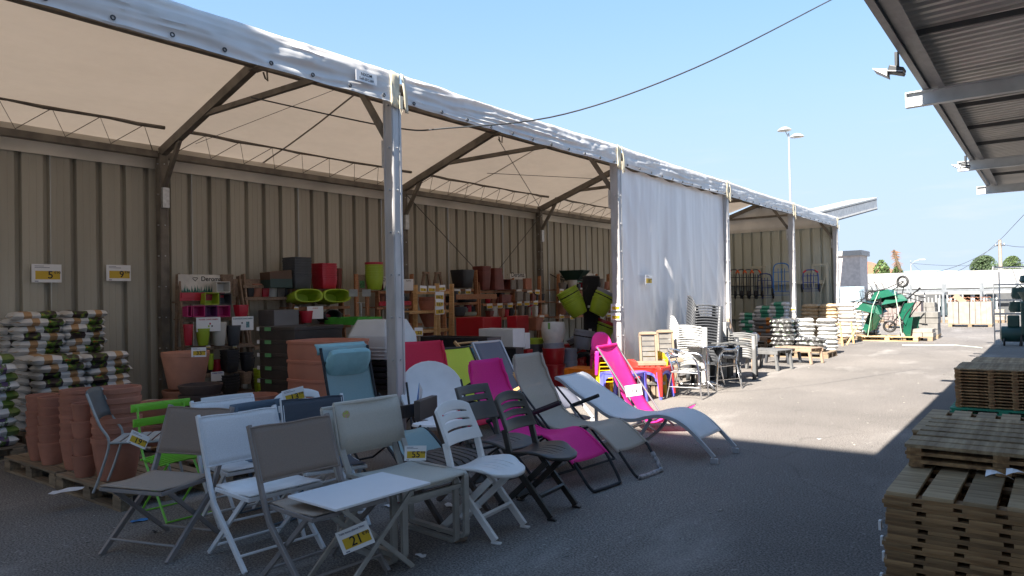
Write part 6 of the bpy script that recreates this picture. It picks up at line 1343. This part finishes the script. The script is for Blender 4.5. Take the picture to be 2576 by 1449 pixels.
def load(label, px, py, mat, w_=1.1, d_=.8, rows=6, h=.8, z0=0, dy=0, cols_=3, name='stone_load', x=None):
    q = at(px, py) if x is None else Vector(x); t = thing(name, label, 'pallet load', (q.x, q.y+dy, z0), 0)
    for b_ in (-1, 0, 1): MB().bx(b_*(w_/2-.08)-.07, b_*(w_/2-.08)+.07, -d_/2, d_/2, 0, .10).build('pallet_block', pallet_w, t)
    MB().bx(-w_/2, w_/2, -d_/2, d_/2, .10, .13).build('pallet_deck', pallet_w, t)
    for r_ in range(rows):
        for c_ in range(cols_):
            a = -w_/2+w_*c_/cols_; jx = random.uniform(-.01, .01); jy = random.uniform(-.02, .02)
            MB().bx(a+.006+jx, a+w_/cols_-.006+jx, -d_/2+.02+jy, d_/2-.02+jy, .13+h*r_/rows+.003, .13+h*(r_+1)/rows-.004).build('slab', mat, t, bev=.006)
    return t
load('pallet of grey blocks right behind the wheelbarrow heap', 2312, 852, conc, rows=4, h=.75, dy=.5)
load('dark worn pallet of low stone beside the wheelbarrow heap', 2300, 860, slabm, w_=.9, rows=2, h=.25, dy=.9)
load('pallet of upright slate slabs leaning in the far yard', 2270, 826, M('pinkish_slab', (.24, .19, .175), .8), rows=1, cols_=9, h=1.0, w_=1.4, dy=.5)
load('pallet of grey blocks with a stake in the far yard', 2322, 815, conc, rows=4, h=.9)
tl = load('big pallet of pale slabs carrying orange roof tiles', 2441, 822, slabm, w_=1.6, d_=1.0, rows=1, cols_=8, h=.95, dy=.3)
for r_ in range(2):
    for c_ in range(10):
        x = -.72+.155*c_; mb = MB(); mb.grid(lambda u, v: (x+.07*math.cos(PI*u), -.45+.42*r_+.4*v, 1.09+.055*math.sin(PI*u)+.12*r_), 6, 1); mb.build('roof_tile', tile_o, tl, smooth=50, thick=.012)
cr_ = thing('open_carton', 'open cardboard flap lying on the pale slab pallet', 'carton', tuple(tl.location+Vector((-.35, -.45, 1.10)))); MB().box((0, 0, .1), (.5, .02, .22), Matrix.Rotation(R(40), 3, 'Y')).build('carton_flap', kraft, cr_)
# ---------------------------------------------------------------- far racking
rq = at(2374, 812); RY = rq.y
rkg = thing('pallet_racking', 'long galvanised pallet racking across the far end of the yard', 'racking', (0, RY, 0)); rst = M('racking_steel', (.20, .215, .23), .5, .3)
xs_r = [aty(px, 800, RY).x for px in (2195, 2285, 2374, 2470, 2560)]
for x in xs_r:
    for dy in (0, 1.0): MB().bx(x-.05, x+.05, dy-.04, dy+.04, 0, 1.9).build('upright', rst, rkg)
    for k in range(3): MB().bar((x, 0, .2+.5*k), (x, 1.0, .6+.5*k), .03, .03).build('lattice', rst, rkg)
for a, b_ in zip(xs_r[:-1], xs_r[1:]):
    for dy in (-.02, 1.02):
        MB().bx(a+.05, b_-.05, dy-.025, dy+.025, 1.50, 1.62).build('beam', rst, rkg)
    n_ = 3; w_ = (b_-a)/n_
    for k in range(n_):
        x = a+w_*(k+.5); mat_ = random.choice([slabm, slabm, conc]); hh_ = random.choice([.15, .3, .5]); 
        load(f'pallet of {random.choice(["pale", "cream", "grey"])} slabs on the racking beams, {["left", "middle", "right"][k]} in the bay {["behind the wheelbarrows", "beside the heap", "in the centre", "near the wire shelving"][xs_r.index(a)]}', 0, 0, mat_, w_=w_*.86, rows=max(1, int(hh_/.15)), h=hh_, cols_=2, x=(x, RY+.5, 1.625))
    if xs_r.index(a) % 2 == 1 or True:
        m2 = slate_p if xs_r.index(a) != 2 else conc
        MB().bx(a+.12, b_-.12, .7, .78, .15, 1.4).build('back_board', m2, rkg)
for k, px in enumerate((2390, 2415, 2450, 2475)):
    p = aty(px, 780, RY); t = thing('window_sample', f'dark glazed frame on the racking, {ORD[k] if k else "first"} from the centre post', 'frame', (p.x, RY+.3, .35)); MB().bx(-.5, .5, -.02, .02, 0, 1.0).build('glass_panel', M('dark_glass', (.06, .08, .09), .1), t); [MB().bx(x-.03, x+.03, -.04, -.02, 0, 1.0).build('frame_bar', steel_w, t) for x in (-.5, 0, .5)]
for k in range(14):
    x = xs_r[1]+.25+k*.16; tag(MB().bx(-.03, .03, -.01, .01, 0, .5+.1*math.sin(k*3)).build('display_sample', M('sample_white', (.32, .32, .32), .5)), f'small pale profile sample hanging in the racking bay, {(ORD+["x"])[k] if k else "first"} from the left', 'sample', 'profile samples hanging in the racking').location = (x, RY+.1, .95-.3*(k % 3)/2)
# wire shelving on the right edge
q = at(2503, 866); ws_ = thing('wire_shelving', 'tall chrome wire shelving at the edge of the canopy shade', 'shelving', tuple(q))
for x in (0, 1.3):
    for y in (0, .5): MB().tube([(x+.12*(y > 0), y, 0), (x+.12*(y > 0), y, 2.25)], .018, 6).build('post', galv, ws_)
for z in (.35, .85, 1.25, 1.7, 2.2):
    mb = MB(); mb.bx(0, 1.42, 0, .02, z, z+.04); mb.bx(0, 1.42, .48, .5, z, z+.04); mb.build('shelf_edge', galv, ws_)
    for k in range(12): MB().bx(.02+.118*k, .03+.118*k, 0, .5, z+.02, z+.03).build('wire', galv, ws_)
dg = M('machine_green', (.015, .06, .055), .4, var=.1)
for k, (x, y, z, r_, h_, nm) in enumerate(((.55, .25, .92, .22, .30, 'on the second shelf'), (.6, .2, 1.3, .2, .32, 'on the third shelf'), (.85, .3, 1.75, .25, .22, 'on the fourth shelf'))):
    t = thing('machine', f'dark green garden machine {nm} of the wire shelving', 'machine', (q.x+x, q.y+y, z)); MB().lathe([(0, 0), (r_*.8, 0), (r_, h_*.3), (r_*.85, h_), (0, h_)], 16).build('housing', dg, t, smooth=40); MB().tube([(-.1, 0, h_), (0, 0, h_+.1), (.1, 0, h_)], .015, 6).build('handle', black_pl, t, smooth=True)
t = thing('compressor', 'dark green machine standing on the ground under the canopy edge', 'machine', (q.x+.45, q.y-.35, 0)); mb = MB(); mb.tube([(-.3, 0, .32), (-.26, 0, .32), (.3, 0, .32), (.34, 0, .32)], [.12, .22, .22, .12], 16); mb.build('tank', dg, t, smooth=40)
for s in (-1, 1): MB().tube([(s*.2+.1*math.cos(k*PI/6)*0, -.2+.1*math.cos(k*PI/6), .1+.09*math.sin(k*PI/6)) for k in range(12)], .025, 6, closed=True).build('wheel', black_pl, t, smooth=True)
MB().bx(-.12, .16, -.12, .12, .52, .85).build('motor', dg, t, bev=.03); MB().tube([(.3, 0, .5), (.5, 0, .85), (.5, 0, .95)], .015, 6).build('handle', black_pl, t, smooth=True)
t = thing('shredder', 'tall dark green garden machine beside the wire shelving', 'machine', (q.x+.85, q.y-.55, 0)); MB().bx(-.2, .2, -.2, .2, .3, 1.25).build('body', dg, t, bev=.05); MB().lathe([(0, 1.25), (.15, 1.25), (.26, 1.5), (.24, 1.5), (.1, 1.27)], 14).build('hopper', dg, t, smooth=40)
for a in (-.18, .18): MB().bar((a, 0, .35), (a*1.3, -.1, 0), .04, .04).build('leg', black_pl, t)
st = MB(); st.tube([tuple(at(2270, 868, .012)), tuple(at(2330, 869, .012)), tuple(at(2400, 868, .012)), tuple(at(2470, 875, .012))], .014, 5); tag(st.build('floor_strip', M('pale_strip', (.5, .58, .52), .6)), 'pale strap lying across the sunlit yard behind the heap', 'strap')

# ================================================================ far buildings, poles, trees
whb = M('white_render', (.36, .35, .34), .8, var=.03)
t = thing('white_building', 'long low white building with a gutter behind the racking', 'building', (0, 0, 0)); a = atd(2163, 722, 50); b_ = atd(2600, 722, 60)
z1 = atd(2163, 690, 50).z
for x0, x1 in ((a.x, (a.x+b_.x)/2), ((a.x+b_.x)/2, b_.x+10)): MB().bx(x0, x1-.02, a.y, a.y+14, 0, z1).build('wall', whb, t)
MB().bx(a.x, b_.x+10, a.y-.15, a.y-.02, z1-1.1, z1-1.0).build('gutter', M('gutter_grey', (.3, .33, .33), .5), t)
for k in range(8): x = a.x+1.2+2.6*k; MB().bx(x, x+1.3, a.y-.03, a.y-.005, .6, 1.1).build('window', M('far_window', (.12, .15, .17), .2), t)
t = thing('rendered_building', 'pale pink white flat roofed building just right of the tent', 'building', (0, 0, 0)); c_ = atd(2165, 720, 40); z2 = atd(2165, 642, 40).z
MB().bx(c_.x-12, c_.x, c_.y, c_.y+2, 0, z2).build('wall', M('pale_pink_render', (.50, .45, .43), .8), t); MB().bx(c_.x-12.1, c_.x+.12, c_.y-.12, c_.y+2.1, z2, z2+.28).build('parapet', whb, t); MB().bx(c_.x-3, c_.x-2, c_.y-.02, c_.y, .3, 2.2).build('door', M('far_door', (.2, .2, .2), .5), t)
t = thing('tiled_house', 'small house with red tiled roof beyond the pale building', 'house', tuple(atd(2180, 722, 80)*1.0)); t.location.z = 0; zt = atd(2180, 673, 80).z
MB().bx(-6, 2.2, 0, 8, 0, zt-.8).build('wall', M('ochre_render', (.45, .33, .2), .8), t); MB().prism([(-6.6, zt-.8), (3.0, zt-.8), (-1, zt+.9)], -.5, 8.5, 'y').build('roof', tile_o, t); MB().bx(.5, 1.4, -.03, 0, 1.4, 2.4).build('window', M('far_window', (.12, .15, .17), .2), t)
def lamp(label, px, ytop, d, kind=0, py=None):
    p = atd(px, ytop, d); t = thing('street_lamp', label, 'street lamp', (p.x, p.y, 0)); h = p.z
    MB().tube([(0, 0, 0), (0, 0, h*.6), (0, 0, h)], [.11, .08, .05], 10).build('pole', galv, t, smooth=True)
    if kind == 0:
        for s, dz in ((-1, .35), (1, .0)):  # two discs on short arms
            hd = MB().lathe([(0, .30), (.25, .27), (.55, .08), (.60, 0), (.56, -.02), (.3, -.03), (0, -.03)], 20).build('lamp_head', steel_w, t, smooth=40); hd.location = (-.22 if s < 0 else .22, -.1 if s < 0 else 1.0, h+dz*.8-.1); hd.scale = (.72, .72, .72)
            MB().lathe([(0, -.09), (.25, -.07), (.5, -.035)], 18).build('lens', M('lamp_lens', (.35, .36, .36), .15), hd, smooth=True)
            MB().tube([(0, 0, h-.3), (-.18 if s < 0 else .18, -.1 if s < 0 else .95, h+dz*.8-.12)], .03, 6).build('arm', galv, t)
    else:
        MB().tube([(0, 0, h-.6), (.5, 0, h-.1), (1.1, 0, h)], .04, 6).build('arm', galv, t); MB().bx(.9, 1.7, -.12, .12, h-.02, h+.10).build('lamp_head', steel_w, t, bev=.03)
lamp('tall street lamp with two round heads rising behind the tent', 1984, 335, 45); lamp('slim street lamp with a short arm beyond the white building', 2291, 655, 95, 1); lamp('small distant street lamp near the right hand trees', 2490, 680, 110, 1)
uw = M('pole_wood', (.30, .25, .2), .85)
p = atd(2515, 603, 80); t = thing('utility_pole', 'wooden utility pole carrying wires above the trees on the right', 'utility pole', (p.x, p.y, 0)); MB().tube([(0, 0, 0), (0, 0, p.z)], [.22, .16], 10).build('pole', uw, t, smooth=True); MB().bx(-.5, .5, -.05, .05, p.z-.7, p.z-.6).build('cross_arm', steel_dk, t); [MB().tube([(x, 0, p.z-.6), (x, 0, p.z-.4)], .04, 6).build('insulator', white_pl, t) for x in (-.4, .4)]
pt_ = p.copy()
def wire(label, pts_, r_=.025):
    out = []
    for (a_, b2, sag_) in pts_:
        for k in range(13): u = k/12; q_ = Vector(a_).lerp(Vector(b2), u); q_.z -= sag_*4*u*(1-u); out.append(q_)
    tag(MB().tube(out, r_, 4).build('overhead_wire', steel_dk), label, 'wire')
wire('thin wire sagging from the utility pole towards the left', [(atd(2515, 612, 80), atd(2170, 670, 80), 2.0)]); wire('thin wire running right from the utility pole', [(atd(2515, 612, 80), atd(2620, 616, 70), .3)]); wire('long wire climbing from the far poles to the canopy', [(atd(2290, 658, 95), atd(2576, 540, 40), 2.6)], .02)
wire('straight faint wire above the horizon on the right', [(atd(2291, 662, 95), atd(2620, 655, 90), .5)], .02)
# tilted white canopy beyond the tent
a = atd(2010, 556, 33); b_ = atd(2172, 515, 40); t = thing('tilted_canopy', 'pale tilted roof slab rising behind the far end of the tent', 'canopy', tuple(a))
dv = b_-a; MB().bar((0, 0, 0), tuple(dv), 1.4, .55).build('slab', M('cream_fascia', (.74, .71, .66), .6), t); MB().bar(Vector((0, -.03, .30)), dv+Vector((0, -.03, .30)), 1.5, .06).build('top_trim', steel_w, t); MB().bar(Vector((0, -.02, .2)), dv+Vector((0, -.02, .2)), 1.44, .03).build('shadow_joint', steel_dk, t); MB().bar(Vector((0, 0, -.31)), dv+Vector((0, 0, -.31)), 1.45, .05).build('drip_edge', steel_dk, t)
for u in (.06,): q_ = dv*u; MB().bx(q_.x-.12, q_.x+.12, q_.y-.12, q_.y+.12, -a.z, q_.z-.33).build('column', steel_w, t)
# trees
leaf = M('leaf_green', (.085, .13, .04), .7, var=.45, scale=1.2, rnd=.1); leaf2 = M('leaf_dark', (.06, .095, .04), .7, var=.4, scale=1.2); bark = M('bark', (.10, .075, .05), .9)
def tree(name, label, px, ytop, d, wpx, mat, shape='round', n=3000, group=None):
    p = atd(px, ytop, d); h = p.z; w_ = wpx*d/FPX/2; t = thing(name, label, 'tree', (p.x, p.y, 0), 0, group)
    MB().tube([(0, 0, 0), (.1, 0, h*.4), (0, .1, h*.8)], [.25, .18, .06], 8).build('trunk', bark, t, smooth=True)
    random.seed(int(px)); mb = MB(); z0 = h*.15 if shape == 'column' else h*.3
    cl = [Vector((random.gauss(0, .42)*w_, random.gauss(0, .42)*w_, z0+(h-z0)*random.random()**.8)) for _ in range(26)]
    vs = []; fs = []
    for _ in range(n):
        c_ = random.choice(cl); q_ = c_+Vector((random.gauss(0, .16)*w_*2, random.gauss(0, .16)*w_*2, random.gauss(0, .08)*(h-z0)))
        u = (q_.z-z0)/(h-z0); lim = w_*(math.sqrt(max(.02, 1-(2*u-1)**2)) if shape == 'round' else (1-.25*u)*min(1, (1.05-u)*4)); rr = math.hypot(q_.x, q_.y)
        if rr > lim: q_.x *= lim/rr; q_.y *= lim/rr
        if q_.z > h or q_.z < z0*.8: continue
        s_ = random.uniform(.12, .3)*max(.6, w_*.35); a_ = Vector((random.gauss(0, 1), random.gauss(0, 1), random.gauss(0, 1))).normalized(); b3 = a_.orthogonal().normalized()*s_; a_ = a_.cross(b3).normalized()*s_*.7
        k = len(vs); vs += [q_-b3, q_-a_*.6, q_+b3, q_+a_*.6]; fs.append((k, k+1, k+2, k+3))
    mb.add(vs, fs).build('crown', mat, t)
    return t
tree('columnar_tree', 'rounded green ivy covered tree left of the dead topped one', 2217, 654, 75, 42, leaf, 'column'); tree('columnar_tree', 'green tree with a bare dead top rising out of it', 2257, 668, 75, 32, leaf, 'column')
p = atd(2250, 628, 75); dt = thing('dead_tree_top', 'brown bare dead tree stem above the narrow green tree', 'tree', (p.x, p.y, 0)); MB().tube([(.6, 0, 0), (.4, 0, p.z*.7), (.1, 0, p.z*.85), (-.1, 0, p.z)], [.2, .16, .13, .05], 8).build('trunk', bark, dt, smooth=True)
random.seed(3); mb = MB()
for k in range(160):
    z = random.uniform(p.z*.62, p.z); x = .35*(1-(z/p.z))*2; q_ = Vector((x, 0, z)); e = q_+Vector((random.gauss(0, .35), random.gauss(0, .35), random.uniform(-.4, .1))); mb.add([q_, q_+Vector((0, 0, .1)), e], [(0, 1, 2)])
mb.build('dead_twigs', M('dead_twig', (.22, .12, .07), .9), dt, kind='stuff')
tree('bushy_tree', 'wide bushy dark green tree left of the utility pole', 2476, 643, 85, 66, leaf2, 'round', 6000); tree('bushy_tree', 'lighter green tree right of the utility pole', 2546, 644, 110, 48, leaf, 'round', 5000); tree('bushy_tree', 'tiny distant tree on the horizon behind the racking', 2322, 690, 140, 24, leaf, 'round', 500); tree('bushy_tree', 'low dark shrub left of the wide bushy tree', 2430, 684, 90, 60, leaf2, 'round', 900)
# hills and the plain beyond
hb = MB(); N = 60
def hill(u, v): 
    x = -1500+3000*u; y = 1500+500*v; hgt = (40+28*mn.noise(Vector((u*9, 1, 0)))+14*mn.noise(Vector((u*30, 4, 0))))
    return (x, y, hgt*(1 if v > .4 else v/.4) if v > 0 else 0)
hb.grid(hill, 120, 5); tag(hb.build('hills', M('haze_tinted_hills', (.22, .30, .40), .95, var=.1, scale=.01), smooth=60), 'low hills on the horizon, tinted pale blue for haze', kind='structure')  # distance haze is painted into the hills as a pale blue colour
# ================================================================ stacks of wooden deck tiles at the right edge
_T = {}
def tile_meshes():
    if not _T:
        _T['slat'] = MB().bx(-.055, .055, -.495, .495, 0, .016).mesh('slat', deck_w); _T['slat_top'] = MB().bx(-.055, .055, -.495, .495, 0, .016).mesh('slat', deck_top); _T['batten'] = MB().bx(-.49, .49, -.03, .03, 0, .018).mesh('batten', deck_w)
    return _T
def deck_tile(label, loc, rz, top=False, group=None, n=7):
    tm = tile_meshes(); t = thing('deck_tile', label, 'deck tile', loc, rz, group)
    for k in range(n):
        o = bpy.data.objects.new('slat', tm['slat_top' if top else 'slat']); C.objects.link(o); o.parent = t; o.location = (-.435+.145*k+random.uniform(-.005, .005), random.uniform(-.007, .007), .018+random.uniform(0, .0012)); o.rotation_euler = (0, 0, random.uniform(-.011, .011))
    for y in (-.463, -.12, .12, .463):
        o = bpy.data.objects.new('batten', tm['batten']); C.objects.link(o); o.parent = t; o.location = (0, y, 0)
    return t
def tstackd(what, corner, n, z0, rz0, group, alt=False, pitch=.0355):
    for k in range(n):
        nth = 'top' if k == n-1 else (ORD[k] if k < len(ORD) else ['seventeenth', 'eighteenth', 'nineteenth', 'twentieth', 'twenty first', 'twenty second', 'twenty third'][k-len(ORD)])
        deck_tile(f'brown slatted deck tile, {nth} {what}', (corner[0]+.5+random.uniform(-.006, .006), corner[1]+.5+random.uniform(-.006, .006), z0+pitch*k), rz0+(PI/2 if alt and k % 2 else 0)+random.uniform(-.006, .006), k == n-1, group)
c_ = at(2217, 1234, .76); tstackd('of the nearest pile', c_, 18, .76-18*.0355, 0, 'deck tiles in the nearest pile')
pallet('wooden pallet under the nearest pile of deck tiles', (c_.x+.5, c_.y+.5, -.02), 0, Wd=1.0, L_=1.0)
tstackd('of three lying on the nearest pile', (c_.x+.02, c_.y+.50), 3, .765, PI/2, 'deck tiles lying across the nearest pile', pitch=.036)
c3 = at(2293, 1073, .72); tstackd('of the pale topped pile', (c3.x, c3.y), 16, .72-16*.0355-.02, 0, 'deck tiles in the pale topped pile')
tstackd('of the right side pile', (c_.x+1.10, c_.y+.75), 20, .16, PI/2, 'deck tiles in the right side pile')
c4 = at(2403, 1053, .0); tstackd('of the far pile on green boards', (c4.x, c4.y, 0), 13, .14, PI/2, 'deck tiles in the far pile', pitch=.0375); grb = M('green_painted_wood', (.02, .22, .13), .6)
pallet('green painted pallet under the far pile of deck tiles', (c4.x+.5, c4.y+.5, 0), 0, grb, Wd=1.1, L_=1.1); tstackd('of the farthest pile', (c4.x+.05, c4.y+1.5, 0), 15, .02, PI/2, 'deck tiles in the farthest pile', pitch=.0375)
for k, (px, py, z, nm) in enumerate(((2515, 1199, .80, 'flat one on the tile edge'), (2568, 1196, .83, 'curled one near the picture edge'))): o = MB().grid(lambda u, v: (-.05+.1*u, -.03+.06*v, .02*math.sin(3*u+v)), 5, 3).build('paper_label', card); o.location = at(px, py, z); tag(o, f'white paper label stapled to the deck tiles, {nm}', 'label')
for k in range(6): o = MB().bx(-.01, 0, -.012, .012, -.02, .02).build('paper_label', card); o.location = (c_.x-.012, c_.y+.05+.03*(k % 3), .60-.075*k); tag(o, f'tiny white label on the left edge of the nearest tile pile, {["top", "second", "third", "fourth", "fifth", "lowest"][k]} one', 'label', 'tiny labels on the nearest tile pile')
# litter on the asphalt
for k, (px, py, s_, m_, nm) in enumerate(((1060, 1399, .035, card, 'small torn white paper scrap near the beige chair foot'), (350, 1310, .05, M('blue_scrap', (.03, .2, .5), .5), 'bright blue plastic scrap under the pallet corner'), (1130, 1272, .05, card, 'white sticker sheet lying under the plastic chair'), (995, 1273, .07, card, 'white label strip lying under the small table'), (1160, 1358, .06, kraft, 'brown cardboard scrap beside the beige chair foot'), (390, 1338, .02, ink, 'tiny black pebble under the taupe chair'), (165, 1235, .10, card, 'fallen price label on the pallet edge'), (2060, 1105, .02, card, 'tiny white speck on the shaded lane'))):
    z = .15 if k == 6 else .004
    o = MB().grid(lambda u, v: (s_*(u-.5)*2*(1+.3*math.sin(v*5)), s_*(v-.5)*1.2, .004*math.sin(u*6+v*3)+.005), 4, 3).build('litter', m_, thick=.001); o.location = at(px, py, z); o.rotation_euler = (0, 0, k*1.3); tag(o, nm, 'scrap')

random.seed(11); mb = MB()
for k in range(260):
    x = random.uniform(-7, 0); y = random.uniform(1.8, 26)*random.random()**.4+.8; r_ = random.uniform(.004, .014); a = random.uniform(0, PI)
    mb.box((x, y, .004), (r_*2, r_*1.3, .005), Matrix.Rotation(a, 3, 'Z'))
tag(mb.build('small_debris', M('debris', (.30, .28, .25), .8, var=.6, scale=3)), 'tiny chips of wood, gravel and paper scattered over the asphalt', 'debris', kind='stuff')
